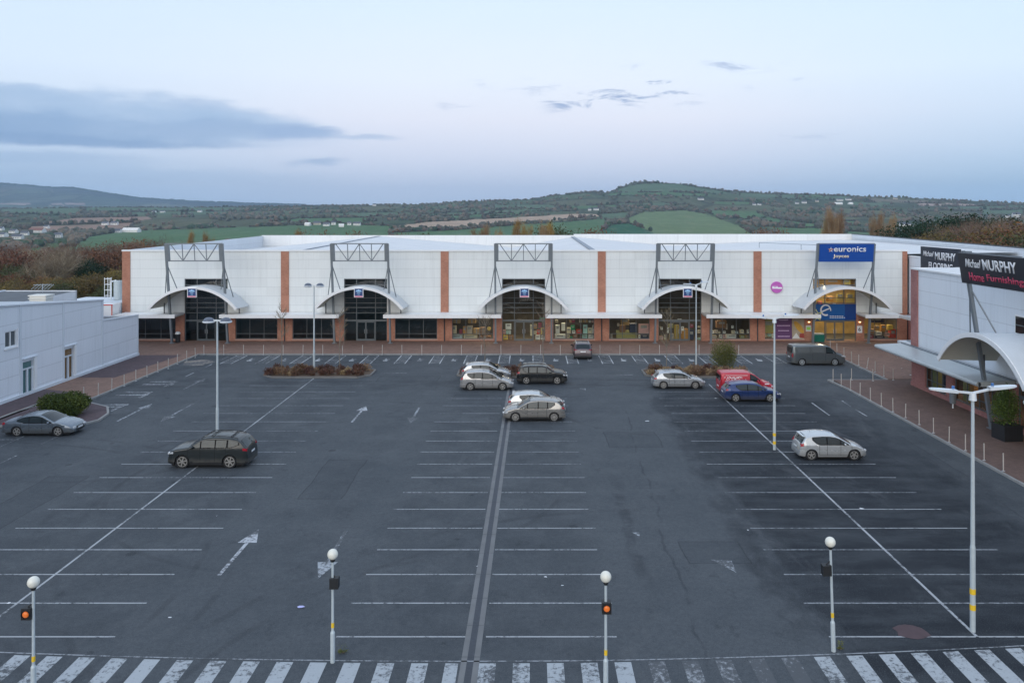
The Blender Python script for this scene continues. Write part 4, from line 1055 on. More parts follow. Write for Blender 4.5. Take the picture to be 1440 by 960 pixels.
disp(5, [('white', 'box', 1000.8, 1004, 465, 469), ('grey', 'box', 1005, 1009.5, 464, 469), ('cream', 'box', 1010.5, 1013, 466, 469.2), ('white', 'box', 1017, 1020.5, 465.5, 469.2), ('cream', 'box', 1029, 1033.5, 464.8, 469.2), ('pale blue', 'box', 1034, 1038, 466, 469.2), ('cream', 'box', 1041, 1046, 463.5, 469.2), ('white', 'box', 1051, 1055.5, 463.5, 469.2), ('teal', 'box', 1055.8, 1057.6, 462, 468),
         ('white', 'poster', 1028.5, 1031.5, 457.5, 461.5), ('white', 'box', 1011.5, 1015.5, 470.8, 476), ('pink', 'box', 1016.5, 1020.5, 470.8, 476), ('white', 'appliance', 1022, 1035.8, 470.8, 476), ('olive', 'box', 1041, 1047, 471.5, 476.5), ('tan', 'box', 1048.5, 1054, 471.5, 476.5), ('grey', 'ornament', 1021, 1023, 455, 463), ('grey', 'box', 1001, 1008, 471.5, 476), ('brown', 'box', 1008, 1022, 451, 461)], 'the window right of the fourth entrance')
disp(6, [('olive', 'poster', 1073.5, 1089, 449, 467), ('cream', 'box', 1074, 1078, 470, 474), ('teal', 'box', 1080, 1084.5, 469, 473), ('white', 'box', 1085.5, 1088.5, 470, 475)], 'the window left of the purple poster')
disp(7, [('brown', 'box', 1222, 1230, 463, 470), ('tan', 'box', 1231, 1237, 458, 464), ('white', 'box', 1232, 1240, 466.5, 471), ('orange', 'box', 1239.5, 1246, 457, 466), ('red', 'box', 1252, 1260, 463, 475), ('yellow', 'ornament', 1249, 1256, 457, 464), ('navy', 'poster', 1222, 1243, 448, 453.5), ('pink', 'box', 1246, 1251, 468, 473), ('maroon', 'box', 1222, 1228, 471, 476), ('navy', 'box', 1231, 1244, 472.5, 477)], 'the window right of the right entrance')
disp(8, [('red', 'box', 1150.5, 1156, 424, 428), ('olive', 'box', 1158, 1165, 426, 430), ('white', 'ornament', 1172, 1175.5, 426, 431), ('yellow', 'poster', 1176, 1187, 412, 424), ('yellow', 'poster', 1190, 1201, 412, 426), ('orange', 'box', 1164, 1172, 417, 424), ('orange', 'poster', 1160, 1182, 393.5, 399.5), ('yellow', 'poster', 1186, 1196, 393.5, 400)], 'the upper glazing of the right entrance')
# purple and food posters
pp = thing('window_poster', 'tall purple poster with four pale text bands in the window left of the right entrance', 'poster', (xz(1101.5, 478, YF+.1)[0], YF+.04, .35))
x0, z1 = xz(1090, 446.5, YF+.04); x1, z0 = xz(1113.5, 476.8, YF+.04)
MB().box(x0, x1, YF+.0, YF+.06, z0, z1).build('poster_sheet', simple('poster_purple', (.13, .055, .16), .5, var=.15, scale=1.5), pp)
mb = MB()
for (a, b, c_) in ((1095.2, 1108.5, 449.8), (1092.8, 1111.2, 457.8), (1094.2, 1109.8, 464.8), (1093.8, 1110.8, 472.8)):
    xa, _ = xz(a, 0, YF); xb, zc = xz(b, c_, YF); k = 9
    for j in range(k): mb.box(xa+(xb-xa)*j/k, xa+(xb-xa)*(j+.82)/k, YF-.010, YF-.005, zc-.055, zc+.055)
mb.build('pale_text', simple('lilac_text', (.62, .45, .66), .5), pp)
fp = thing('window_poster', 'food picture poster with an orange bread roll right of the purple poster', 'poster', (xz(1122, 478, YF)[0], YF+.04, .35))
x0, z1 = xz(1114, 446.5, YF+.04); x1, z0 = xz(1131.6, 476.8, YF+.04)
MB().box(x0, x1, YF+.0, YF+.06, z0, z1).build('poster_sheet', simple('poster_beige', (.42, .37, .28), .6, var=.35, scale=2.5), fp)
mb = MB(); ca_, cz_ = xz(1123.5, 460, YF)
for sx, r_ in ((0, 1.0),): mb.poly([(ca_+.85*math.cos(a*PI/8)*math.cos(-.9)-.32*math.sin(a*PI/8)*math.sin(-.9), YF-.006, cz_+.85*math.cos(a*PI/8)*math.sin(-.9)+.32*math.sin(a*PI/8)*math.cos(-.9)) for a in range(16)][::-1])
mb.build('bread_roll', simple('bread_orange', (.62, .36, .06), .6, var=.3, scale=3), fp)
mb = MB(); ca_, cz_ = xz(1120, 472, YF); mb.poly([(ca_-.5, YF-.008, cz_-.3), (ca_+.4, YF-.008, cz_-.3), (ca_-.02, YF-.008, cz_+.35)]); ca_, cz_ = xz(1128, 472, YF); mb.m(1).poly([(ca_-.3, YF-.008, cz_-.2), (ca_+.28, YF-.008, cz_-.3), (ca_+.2, YF-.008, cz_+.3), (ca_-.3, YF-.008, cz_+.25)])
mb.build('food_detail', [M_PALE, simple('food_red', (.35, .06, .05), .6, var=.4, scale=5)], fp)
# green cage by the right entrance
x, _ = xz(1150.5, 478, YF-.5); gc = thing('recycling_cage', 'green slatted recycling cage standing left of the right entrance doors', 'recycling bin', (x, YF-.55, PH))
M_GRN = simple('cage_green', (.01, .17, .12), .5); mb = MB()
for k in range(9): mb.box(-.55+k*.133, -.50+k*.133, -.35, -.32, .05, .80)
mb.box(-.57, .57, -.36, -.31, .78, .84); mb.box(-.57, .57, -.36, -.31, .02, .08); mb.box(-.56, .56, -.30, .3, .06, .76); mb.build('cage_body', M_GRN, gc, world=False)
MB().box(-.55, .55, -.28, .28, .765, .98).build('contents', simple('bagged_recycling', (.45, .45, .38), .7, var=.5, scale=6), gc, world=False)
for sx in (-1, 1): MB().cyl((sx*.45, -.3, .03), (sx*.45, -.22, .03), .05, n=8).build('castor', M_BLACK, gc, world=False)
# lights of the lit shop, plus added fills for the dim shops' displays
for (x, y, z, e) in ((34.75, YF+2.5, 6.9, 300), (33.5, YF+1.6, 2.9, 60), (40.3, YF+2, 2.9, 60), (29.5, YF+2, 2.9, 50), (20.8, YF+2, 3.0, 65), (12.0, YF+2, 3.0, 70), (3.6, YF+2, 3.0, 80), (-5.0, YF+2, 3.0, 80), (-.7, YF+2.6, 3.4, 70), (17.1, YF+2.6, 3.4, 40)):
    ld = bpy.data.lights.new('shop_and_fill_light', 'AREA'); ld.energy = e; ld.color = (1, .78, .5); ld.shape = 'RECTANGLE'; ld.size = 1.6; ld.size_y = .4
    lo = bpy.data.objects.new('shop_and_fill_light', ld); COL.objects.link(lo); lo.location = (x, y, z)
x, _ = xz(1167, 0, YF+1.5); 
lf = thing('ceiling_lamp', 'small bright ceiling lamp seen through the top glazing of the right entrance', 'lamp', (xz(1167.5, 398, YF+1.5)[0], YF+1.5, xz(0, 398, YF+1.5)[1]))
MB().lathe([(.01, .12), (.16, .10), (.18, 0)], (0, 0, 0), 'z', 12).build('lamp_shade', M_SW, lf, world=False); MB().ell((0, 0, .0), .13, .13, .07, 10, 6).build('bulb', emit('bright_bulb', (1, .9, .7), 6), lf, world=False)
# bin beside the first entrance post
x, _ = xz(249.5, 484, YF-1.3); lb = thing('litter_bin', 'dark litter bin with pale top beside the post of the leftmost entrance', 'bin', (x, YF-1.2, PH))
MB().lathe([(.01, 0), (.25, 0), (.28, .85), (.24, .9)], (0, 0, 0), 'z', 14).build('bin_body', M_BLACK, lb, world=False); MB().lathe([(.29, .95), (.29, 1.05), (.2, 1.2), (.01, 1.25)], (0, 0, 0), 'z', 14).build('lid', M_PALE, lb, world=False)
for a in (0, 2.1, 4.2): MB().cyl((.24*math.cos(a), .24*math.sin(a), .88), (.24*math.cos(a), .24*math.sin(a), .96), .02, n=5).build('lid_support', M_BLACK, lb, world=False)
# ---------------------------------------------------------------- right hand building
WX = 32.3; RY0, RY1 = 14.0, 67.2; RZ = 9.95
rr_ = thing('furniture_store', 'pale blue clad store on the right with a red brick corner pier and barrel canopy', 'building', (WX, 50.3, 0))
def wall_x(mb, y0, y1, z0, z1, x, ops, depth=.25):
    ys = sorted({y0, y1, *[v for o in ops for v in o[:2] if y0 < v < y1]}); zs = sorted({z0, z1, *[v for o in ops for v in o[2:] if z0 < v < z1]})
    for a, b in zip(ys, ys[1:]):
        for c, d in zip(zs, zs[1:]):
            my, mz = (a+b)/2, (c+d)/2
            if any(o[0] < my < o[1] and o[2] < mz < o[3] for o in ops): continue
            mb.poly([(x, b, c), (x, a, c), (x, a, d), (x, b, d)])
    for o in ops:
        a, b, c, d = max(o[0], y0), min(o[1], y1), max(o[2], z0), min(o[3], z1)
        if a >= b or c >= d: continue
        mb.poly([(x, a, c), (x+depth, a, c), (x+depth, a, d), (x, a, d)]); mb.poly([(x, b, c), (x, b, d), (x+depth, b, d), (x+depth, b, c)])
        if d < z1: mb.poly([(x, a, d), (x+depth, a, d), (x+depth, b, d), (x, b, d)])
        if c > z0: mb.poly([(x, a, c), (x, b, c), (x+depth, b, c), (x+depth, a, c)])
RU = 50.3
ent = (RU-2.46, RU+2.46, 0, ZO)
rops_u = [ent, (30.3, 35.2, 0, ZO)]
mb = MB(); wall_x(mb, RY0, RY1, 3.25, RZ, WX, rops_u); mb.poly([(WX, RY1, 0), (WX, RY1, RZ), (54, RY1, RZ), (54, RY1, 0)][::-1])
mb.build('wall', cladding('blue_side_cladding', (.75, .79, .83), .05, 1.16, 'y'), rr_)
RWIN = [(61.7, 65.0), (54.2, 60.6), (41.0, 46.9), (36.2, 39.9), (24, 29.3)]
for a_, b_ in ((RY0, 30.3), (35.2, ent[0])):
    mb = MB(); wall_x(mb, a_, b_, 0, 3.25, WX-.06, [(a, b, .45, 3.25) for a, b in RWIN if a >= a_ and b <= b_], .35)
    for y_ in (a_, b_): mb.poly([(WX-.06, y_, 0), (WX+.29, y_, 0), (WX+.29, y_, 3.25), (WX-.06, y_, 3.25)])
    mb.build('brick_wall', M_BRICKR, rr_)
mb = MB(); wall_x(mb, ent[1], RY1, 0, 3.25, WX-.06, [(a, b, .45, 3.25) for a, b in RWIN if a >= ent[1]], .35); mb.poly([(WX-.06, ent[1], 0), (WX+.29, ent[1], 0), (WX+.29, ent[1], 3.25), (WX-.06, ent[1], 3.25)]); mb.poly([(WX-.06, RY1+.06, 0), (WX-.06, RY1+.06, 3.25), (54, RY1+.06, 3.25), (54, RY1+.06, 0)][::-1])
mb.poly([(WX-.06, RY1, 0), (WX-.06, RY1+.06, 0), (WX-.06, RY1+.06, 3.25), (WX-.06, RY1, 3.25)][::-1])
mb.build('brick_wall', M_BRICKR, rr_)
MB().box(WX-.12, WX+.9, RY1-1.0, RY1+.07, 3.25, RZ-.08).build('brick_pier', M_BRICKR, rr_)
MB().box(WX-.13, WX-.065, RY0, RY1+.08, .0, .44).build('brick_plinth', M_BRICKR, rr_)
mb = MB(); mb.box(WX-.14, WX+.22, RY0, RY1+.12, RZ-.08, RZ+.05); mb.box(WX+.22, 54, RY1-.2, RY1+.12, RZ-.08, RZ+.05); mb.build('parapet_capping', M_TRIM, rr_)
mb = MB(); mb.poly([(WX+.2, RY0, RZ-.3), (44, RY0, RZ-.1), (44, RY1-.2, RZ+.35), (WX+.2, RY1-.2, RZ-.02)]); mb.poly([(44, RY0, RZ-.1), (56, RY0, RZ-.5), (56, RY1-.2, RZ-.3), (44, RY1-.2, RZ+.35)]); mb.build('roof', M_ROOF, rr_)
mb = MB(); mb.box(WX+.3, WX+6, RY0, RY1-.4, .02, .06); mb.box(WX+5.9, WX+6, RY0, RY1-.4, .06, 8); mb.box(WX+.3, WX+6, RY0, RY1-.4, 8, 8.05); mb.box(WX+.3, WX+6, RY1-.45, RY1-.4, .06, 8)
mb.build('shop_interior', M_INT, rr_)
for a, b in RWIN+[(30.3, 35.2)]:
    x = WX+.12; z0 = .45 if (a, b) in RWIN else .12; z1 = 3.25 if (a, b) in RWIN else ZO; w = MB()
    w.box(x-.04, x+.04, a, b, z0, z0+.07); w.box(x-.04, x+.04, a, b, z1-.07, z1); w.box(x-.038, x+.038, a, a+.07, z0+.07, z1-.07); w.box(x-.038, x+.038, b-.07, b, z0+.07, z1-.07)
    for k in range(1, 4): yy = a+(b-a)*k/4; w.box(x-.036, x+.036, yy-.03, yy+.03, z0+.07, z1-.07)
    w.box(x-.034, x+.034, a+.07, b-.07, 1.05, 1.11)
    wo = w.build('window', M_FRAME, rr_); g = MB(); g.poly([(x+.05, b, z0), (x+.05, a, z0), (x+.05, a, z1), (x+.05, b, z1)]); g.build('pane', M_GLASS, wo)
x = WX+.14; w = MB(); a, b = ent[:2]
w.box(x-.05, x+.05, a, a+.08, .12, ZO); w.box(x-.05, x+.05, b-.08, b, .12, ZO); w.box(x-.05, x+.05, a+.08, b-.08, ZO-.08, ZO)
for q in (.285, .725): yy = a+(b-a)*q; w.box(x-.048, x+.048, yy-.04, yy+.04, .12, ZO-.08)
for zz, hh in ((6.45, .05), (5.0, .03), (4.42, .035), (3.30, .03), (2.42, .10)): w.box(x-.045, x+.045, a+.08, b-.08, zz-hh, zz+hh)
wo = w.build('entrance_glazing', M_FRAME, rr_); g = MB(); g.poly([(x+.06, b, .12), (x+.06, a, .12), (x+.06, a, ZO), (x+.06, b, ZO)]); g.build('pane', M_GLASS, wo)
# upper side window at the frame edge
uw = MB().box(WX-.05, WX-.003, 50.35-4.6, 50.4-2.9, 5.2, 7.2) if False else None
mb = MB(); y1_ = 32.3*1120/(1428-745); y0_ = y1_-3.2; za = H-(468-303)*y1_/F; zb2 = H-(443-303)*y1_/F
mb.box(WX-.06, WX-.003, y0_, y1_, za-.05, zb2+.05); uo = mb.build('window_surround', M_TRIM, rr_)
MB().box(WX-.075, WX-.062, y0_+.1, y1_-.12, za+.04, zb2-.04).build('pane', M_CARG, uo)
mb = MB(); zz = (za+zb2)/2; mb.box(WX-.082, WX-.076, y0_+.1, y1_-.12, zz-.05, zz+.02); mb.box(WX-.083, WX-.076, y1_-1.2, y1_-1.12, za+.04, zb2-.04); mb.build('glazing_bar', M_FRAME, uo)
def fcan(y0, y1, name='flat_canopy'):
    mb = MB(); X0, X1 = 29.75, WX-.13
    mb.poly([(X0, y0, 3.36), (X0, y1, 3.36), (X1, y1, 3.46), (X1, y0, 3.46)][::-1]); mb.poly([(X0, y0, 3.36), (X1, y0, 3.46), (X1, y0, 3.15), (X0, y0, 3.05)]); mb.poly([(X0, y1, 3.36), (X0, y1, 3.05), (X1, y1, 3.15), (X1, y1, 3.46)])
    mb.m(1).poly([(X0, y0, 3.05), (X1, y0, 3.15), (X1, y1, 3.15), (X0, y1, 3.05)]); mb.m(0); mb.cyl((X0, y0, 3.2), (X0, y1, 3.2), .16, n=10); mb.m(2).box(X1-.30, X1-.02, y0, y1, 3.45, 3.52)
    return mb.build(name, [M_CANR, M_CANU, M_STEEL], rr_)
fcan(RU+2.5, 68.4); fcan(RU-14.5, RU-2.5); fcan(24, 30)
mb = MB(); mb.box(32.4, 44, 67.4, 70.2, 3.2, 3.42); mb.m(1).box(33, 33.6, 68.2, 69.8, 3.425, 3.46).box(34, 36.4, 68.2, 69.8, 3.425, 3.46); mb.build('flat_canopy', [M_CAN, M_STEEL], rr_)
FrR = arch_canopy(rr_, (WX, RU, 0), (-1, 0, 0), (0, -1, 0), 9.6, 4.45, 2.35, 4.0, -.1, .02, None, zb=9.98, zt=11.90, base_out=1.3, top_out=3.15, board=True, spread=1.5)
def store_sign(F_, z0, z1, name, label, lines, parent_loc, ext=0, ext2=0):
    A = F_(-1, z0); B = F_(1, z0); T = F_(-1, z1); up = (T-A).normalized(); L = (T-A).length; rt = (B-A).normalized(); nn = rt.cross(up)
    s = thing(name, label, 'sign', tuple(A)); A2 = A-rt*ext; W = (B-A).length+ext+ext2
    mb = MB(); mb.obox(A2+rt*W/2+up*L/2+nn*.25, rt*(W/2+.1), up*L/2, nn*.06); mb.build('board', simple('black_sign_board', (.012, .016, .026), .4, var=.2), s)
    for (nm, txt, u0, v0, w_, h_, mat, bold, sh) in lines:
        text_mesh(nm, txt, mat, s, A2+rt*(W*u0)+up*(L*v0)+nn*.315, rt, up, W*w_, L*h_, bold, sh, .02)
    return s
M_CER = simple('crimson_lettering', (.62, .06, .13), .5, var=.05)
store_sign(FrR, 9.93, 11.95, 'store_sign', 'large black board with white and crimson lettering on the frame over the right store entrance', [
    ('lettering', 'Michael', .09, .55, .235, .27, M_SW, .01, .35), ('lettering', 'MURPHY', .35, .51, .455, .34, M_SW, .022, 0), ('lettering', 'Home', .125, .12, .215, .27, M_CER, .006, 0), ('lettering', 'Furnishings', .385, .12, .52, .27, M_CER, .006, 0)], None, .2, 1.35)
# second store unit deeper in the corner
su = thing('flooring_store', 'pale clad store unit set back in the corner behind the right store', 'building', (43.2, 79, 0))
mb = MB(); wall_x(mb, 67.5, YF-.05, 0, 9.7, 43.2, [(76.5, 81.5, 0, 3.2)]); mb.build('wall', M_BLUEW, su)
MB().box(43.14, 43.45, 67.5, YF-.05, 9.7, 9.85).build('parapet_capping', M_TRIM, su)
mb = MB(); mb.box(43.05, 43.18, 67.5, 76.4, 0, 3.2); mb.box(43.05, 43.18, 81.6, YF-.2, 0, 3.2); mb.build('brick_wall', M_BRICKR, su)
mb = MB().box(43.3, 43.4, 76.5, 81.5, .1, 3.2); mb.build('window', M_CARG, su)
mb = MB(); mb.box(40.9, 43.0, 67.6, YF-2.6, 3.1, 3.38); mb.build('flat_canopy', M_CAN, su)
mb = MB(); mb.poly([(43.4, 67.5, 9.5), (56, 67.5, 9.6), (56, YF, 9.6), (43.4, YF, 9.5)]); mb.build('roof', M_ROOF, su)
def F2(s, z): return Vector((41.6, 80.3-s*3.75, z))
mb = MB()
for s in (-1, 1): mb.bar((42.9, 80.3-s*3.3, 0.1), (41.9, 80.3-s*3.3, 11.0), .24)
mb.bar((41.95, 76.2, 11.0), (41.95, 76.2, 8.9), .5, .4); mb.build('sign_post', M_STEEL, su)
store_sign(F2, 8.7, 11.15, 'flooring_sign', 'smaller black board with white lettering showing above the roof edge of the right store', [
    ('lettering', 'Michael', .06, .60, .29, .22, M_SW, .01, .35), ('lettering', 'MURPHY', .39, .49, .52, .32, M_SW, .022, 0), ('lettering', 'FLOORING', .22, .10, .62, .27, M_SW, .015, 0)], None)
# high inner wing wall behind
hw = thing('wing_wall', 'long pale blue upper wall of the warehouse wing rising behind the black signs', 'building', (55.8, 100, 0))
mb = MB(); mb.poly([(55.8, YB, 5), (55.8, 20, 5), (55.8, 20, 9.9), (55.8, 60, 10.35), (55.8, YB, 11.16)]); mb.poly([(55.8, YB, 11.16), (55.8, 60, 10.35), (56.2, 60, 10.35), (56.2, YB, 11.16)]); mb.poly([(56.2, YB, 0), (56.2, YB, 11.1), (56.2, 20, 9.9), (56.2, 20, 0)])
mb.build('wall', cladding('wing_cladding', (.72, .76, .80), .0, 2.6, 'y'), hw)
mb = MB(); mb.bar((55.9, YB, 11.2), (55.9, 20, 9.98), .3, .10); mb.build('capping', M_STEELD, hw)
MB().box(54.8, 55.7, 84, 88, 10.6, 10.85).build('roof_upstand', M_TRIM, hw)

# displays in the right store
for k, (y, z, c_, wd, hh) in enumerate(((64.3, .5, 'olive', .9, 2.3), (62.8, .5, 'navy', .8, 1.2), (62.2, 1.6, 'orange', .7, .9), (59.8, .5, 'olive', .8, 2.4), (57.6, .5, 'brown', 1.1, 1.0), (56.4, .5, 'mustard', .8, .6), (55.4, .5, 'grey', .9, 1.5), (59.0, 1.5, 'orange', .6, .5), (45.8, .5, 'olive', .9, 2.2), (43.4, .5, 'brown', 1.4, 1.0))):
    q = MB().box(WX+.45, WX+.75, y-wd/2, y+wd/2, z, z+hh); q.box(WX+.50, WX+.70, y-wd/3, y+wd/3, z+hh, z+hh+.08)
    o = q.build('window_display', simple('display_'+c_, PALC[c_], .7, var=.25, scale=4), loc=(WX+.6, y, z)); tag(o, f'{c_} furnishing item, {ORD[k]} from the far corner in the windows of the right store', 'display item', 'furnishings in the right store windows')
for y in (63.4, 57.5, 50.3, 44):
    ld = bpy.data.lights.new('store_light', 'AREA'); ld.energy = 30; ld.color = (1, .8, .55); ld.size = 1.2
    lo = bpy.data.objects.new('store_light', ld); COL.objects.link(lo); lo.location = (WX+2.2, y, 3.0)
# bin and planter on the right pavement
g = gp(1340, 574, .1); b = thing('litter_bin', 'grey litter bin on a white post beside the brick wall of the right store', 'bin', (g.x, g.y, PH))
MB().cyl((0, 0, 0), (0, 0, .45), .06, n=8).build('post', M_LAMPW, b, world=False); MB().lathe([(.01, .35), (.22, .36), (.25, 1.15), (.01, 1.2)], (0, 0, 0), 'z', 14).build('bin_body', M_STEEL, b, world=False); MB().lathe([(.26, 1.12), (.27, 1.2), (.2, 1.27), (.01, 1.29)], (0, 0, 0), 'z', 14).build('lid', M_STEELD, b, world=False)

# ---------------------------------------------------------------- left building
lb = thing('clinic_building', 'pale blue clad building on the left with two glazed doors and a small window', 'building', (-40.1, 60, 0))
LX = -40.1
mb = MB()
def tz(y): return 7.5-(y-60.3)*(7.5-6.43)/(74.7-60.3)
dops = []
D1 = (66.2, 64.1)   # placeholders recalculated below
def Yat(px): return -LX*F/(VX-px)
d1 = (Yat(32)-.0, Yat(47)); d2 = (Yat(90), Yat(103.5)); w1 = (Yat(7), Yat(23.5))
wall = MB(); ops = [(d1[0], d1[1], .12, 2.85), (d2[0], d2[1], .12, 2.9), (w1[0], w1[1], 4.25, 5.5)]
wall_x_ = wall_x
def wall_xr(mb, *a):
    n0 = len(mb.f); wall_x(mb, *a)
    for i in range(n0, len(mb.f)): mb.f[i] = mb.f[i][::-1]
wall_xr(wall, 18, 74.7, 0, 6.4, LX, ops, -.22)
wall.poly([(LX, 18, 6.4), (LX, 74.7, 6.4), (LX, 74.7, tz(74.7)), (LX, 18, tz(18))]); wall.poly([(LX, 74.7, 0), (-62, 74.7, 0), (-62, 74.7, 6.0), (LX, 74.7, 6.43)])
wall.build('wall', M_BLUEW, lb)
lw = MB(); lw.poly([(LX, 74.7, 0), (LX, 81.4, 0), (LX, 81.4, 4.2), (LX, 74.7, 4.5)]); lw.poly([(LX, 81.4, 0), (-50, 81.4, 0), (-50, 81.4, 4.2), (LX, 81.4, 4.2)]); lw.build('low_wing_wall', M_BLUEW, lb)
mb = MB(); mb.poly([(LX-.2, 74.8, 4.38), (LX-.2, 81.3, 4.08), (-50, 81.3, 4.08), (-50, 74.8, 4.38)][::-1]); mb.build('low_wing_roof', M_ROOFD, lb)
mb = MB(); M_TRB = simple('pale_grey_trim', (.66, .70, .74), .5, var=.05)
mb.bar((LX-.06, 18, tz(18)+.06), (LX-.06, 74.8, tz(74.8)+.06), .34, .12); mb.bar((LX-.06, 74.8, 4.56), (LX-.06, 81.5, 4.24), .3, .10)
for y, z in ((Yat(28.5), 6.9), (Yat(89), 6.4), (74.7, 6.4), (81.4, 4.2)): mb.box(LX-.02, LX+.06, y-.12, y+.12, .14, tz(y)-.0 if z > 5 else z)
mb.box(LX+.003, LX+.16, 18, 81.5, PH, .34)
mb.build('wall_trim', M_TRB, lb)
for (a, b), warm, zt_ in ((d1, False, 2.85), (d2, True, 2.9)):
    w = MB(); x = LX-.1
    w.box(x-.05, x+.05, a, b, zt_-.10, zt_); w.box(x-.05, x+.05, a, b, 2.12, 2.24); w.box(x-.05, x+.05, a, a+.10, .12, 2.12); w.box(x-.05, x+.05, b-.10, b, .12, 2.12); m_ = (a+b)/2; w.box(x-.05, x+.05, m_-.10, m_+.10, .12, 2.12); w.box(x-.05, x+.05, a+.1, b-.1, .12, .26)
    d = w.build('glazed_door', M_TRB, lb); MB().box(x-.12, x-.09, a, b, .12, zt_-.1).build('pane', simple('door_glass_teal', (.10, .20, .20), .1) if not warm else simple('door_glass_warm', (.22, .13, .06), .15, var=.5, scale=2), d)
    MB().box(LX+.002, LX+.10, b, b+.35, .14, zt_+.15).build('door_jamb', M_TRIM, lb)
    MB().box(LX+.002, LX+.16, a-.05, b+.4, zt_+.16, zt_+.22).build('door_hood', M_TRB, lb)
mb = MB(); a, b = w1; x = LX-.08; m_ = (a+b)/2
for y0_, y1_ in ((a, a+.08), (m_-.05, m_+.05), (b-.08, b)): mb.box(x-.04, x+.04, y0_, y1_, 4.25, 5.5)
mb.box(x-.035, x+.035, a+.08, b-.08, 4.25, 4.33); mb.box(x-.035, x+.035, a+.08, b-.08, 5.42, 5.5); mb.box(LX+.002, LX+.08, b+.0, b+.12, 4.15, 5.6); mb.box(LX+.002, LX+.09, a-.1, b+.12, 4.1, 4.2)
wo = mb.build('window', M_TRIM, lb); MB().box(x-.08, x-.05, a, b, 4.25, 5.5).build('pane', simple('grey_glass', (.10, .12, .13), .1), wo)
# roofs: pale sheet strip, lower dark roof with white edges
mb = MB(); mb.poly([(LX-.2, 18, tz(18)-.02), (LX-.2, 74.7, tz(74.7)-.02), (-52, 74.7, 6.3), (-52, 18, tz(18)-.4)][::-1]); mb.build('roof', simple('pale_sheet_roof', (.46, .49, .52), .5, .1, var=.12, scale=.4), lb)
mb = MB(); mb.m(0).poly([(-60.5, 62, 5.7), (-49.9, 74.8, 5.6), (-50.2, 88, 6.03), (-58, 88, 6.03)][::1]); mb.m(1).box(-58, -50.1, 87.9, 88.1, 5.0, 6.12); mb.bar((-60.6, 62, 5.75), (-58, 88, 6.1), .25, .15); mb.poly([(-50.1, 74.8, 0), (-50.1, 88, 0), (-50.1, 88, 6.08), (-50.1, 74.8, 5.8)]); mb.poly([(-58, 88, 0), (-50.1, 88, 0), (-50.1, 88, 6), (-58, 88, 6)][::-1])
mb.build('rear_roof', [M_ROOFD, M_BLUEW], lb)
x, z0 = xz(54, 423, 76); hv = MB(); x2, z2 = xz(64, 414.5, 76)
hv.box(x-.6, x2+.25, 75.6, 76.8, 5.4, z2-.1); hv.box(x-.7, x2+.35, 75.5, 76.9, z2-.35, z2-.28); hv.box(x-.7, x2+.35, 75.5, 76.9, z2-.1, z2); hv.build('roof_ventilator', simple('cream_metal', (.74, .72, .66), .5), lb)
an = MB(); x, z0 = xz(60, 409, 87); an.cyl((x, 87, 5.9), (x, 87, z0+.75), .04, n=6)
an.cyl((x-1.0, 87, z0+.65), (x+1.0, 87, z0+.7), .03, n=5)
for k in range(6): xx = x-.9+k*.36; an.cyl((xx-.12, 86.6, z0+.2), (xx+.14, 87.3, z0+.7), .022, n=4)
an.build('roof_aerial', M_GALV, lb)
# plant between the buildings
pr = thing('plant_room', 'grey flat roofed plant enclosure between the left building and the warehouse', 'plant room', (-50, 92, 0))
MB().box(-54, -46.7, 91, 97, 0, 4.35).build('enclosure', M_WHITER, pr); MB().box(-54.1, -46.65, 90.9, 97.1, 4.35, 4.47).build('roof', M_TRB, pr)
x0, z1 = xz(143.5, 427, 89); x1, z0 = xz(162.5, 444, 89)
s = thing('white_panel', 'white panel box with a thin red outline behind the low wing of the left building', 'cabinet', (x0, 89, 2)); MB().box(x0, x1, 88.4, 89.8, 2.0, z1).build('cabinet', M_TRIM, s)
mb = MB(); M_RD = simple('red_line', (.6, .06, .04), .6)
mb.box(x0, x1, 88.36, 88.398, z1-.12, z1-.02); mb.box(x1-.14, x1-.04, 88.36, 88.398, 2.2, z1-.12); mb.build('red_outline', M_RD, s)
x, z0 = xz(166, 420, 94); x, z1 = xz(166, 394.5, 94)
tk = thing('silo_tank', 'grey metal tank standing against the left end of the warehouse', 'tank', (x, 94, 4.47)); MB().cyl((x, 94, 4.5), (x, 94, z1), .48, n=20).build('tank_body', M_POST, tk, smooth=True); mb = MB(); mb.cyl((x-.6, 93.6, 4.5), (x-.6, 93.6, z1-.1), .08, n=8); mb.cyl((x-.6, 93.6, z1-.1), (x-.1, 93.8, z1+.05), .08, n=8); mb.build('pipe', M_LAMPW, tk)
ld_ = thing('caged_ladder', 'white caged access ladder rising behind the low wing of the left building', 'ladder', (xz(153, 0, 95)[0], 95, 4.4))
xa, zt_ = xz(149.5, 390, 95); xb, _ = xz(157.5, 390, 95); mb = MB()
for xx, yy in ((xa, 94.6), (xb, 94.6), (xa+.12, 95.1), (xb-.12, 95.1)): mb.cyl((xx, yy, 4.4), (xx, yy, zt_), .035, n=5)
mb.build('stiles', M_TRIM, ld_); mb = MB()
for k in range(10): z = 4.6+k*(zt_-4.6)/9.5; mb.cyl((xa+.12, 95.1, z), (xb-.12, 95.1, z), .022, n=4)
mb.build('rungs', M_TRIM, ld_); mb = MB()
for k in range(4): z = 4.9+k*(zt_-5)/3.05; mb.bar((xa, 94.6, z), (xb, 94.6, z), .06); mb.bar((xa, 94.6, z), (xa+.12, 95.1, z), .04); mb.bar((xb, 94.6, z), (xb-.12, 95.1, z), .04)
mb.build('cage_hoop', M_TRIM, ld_)

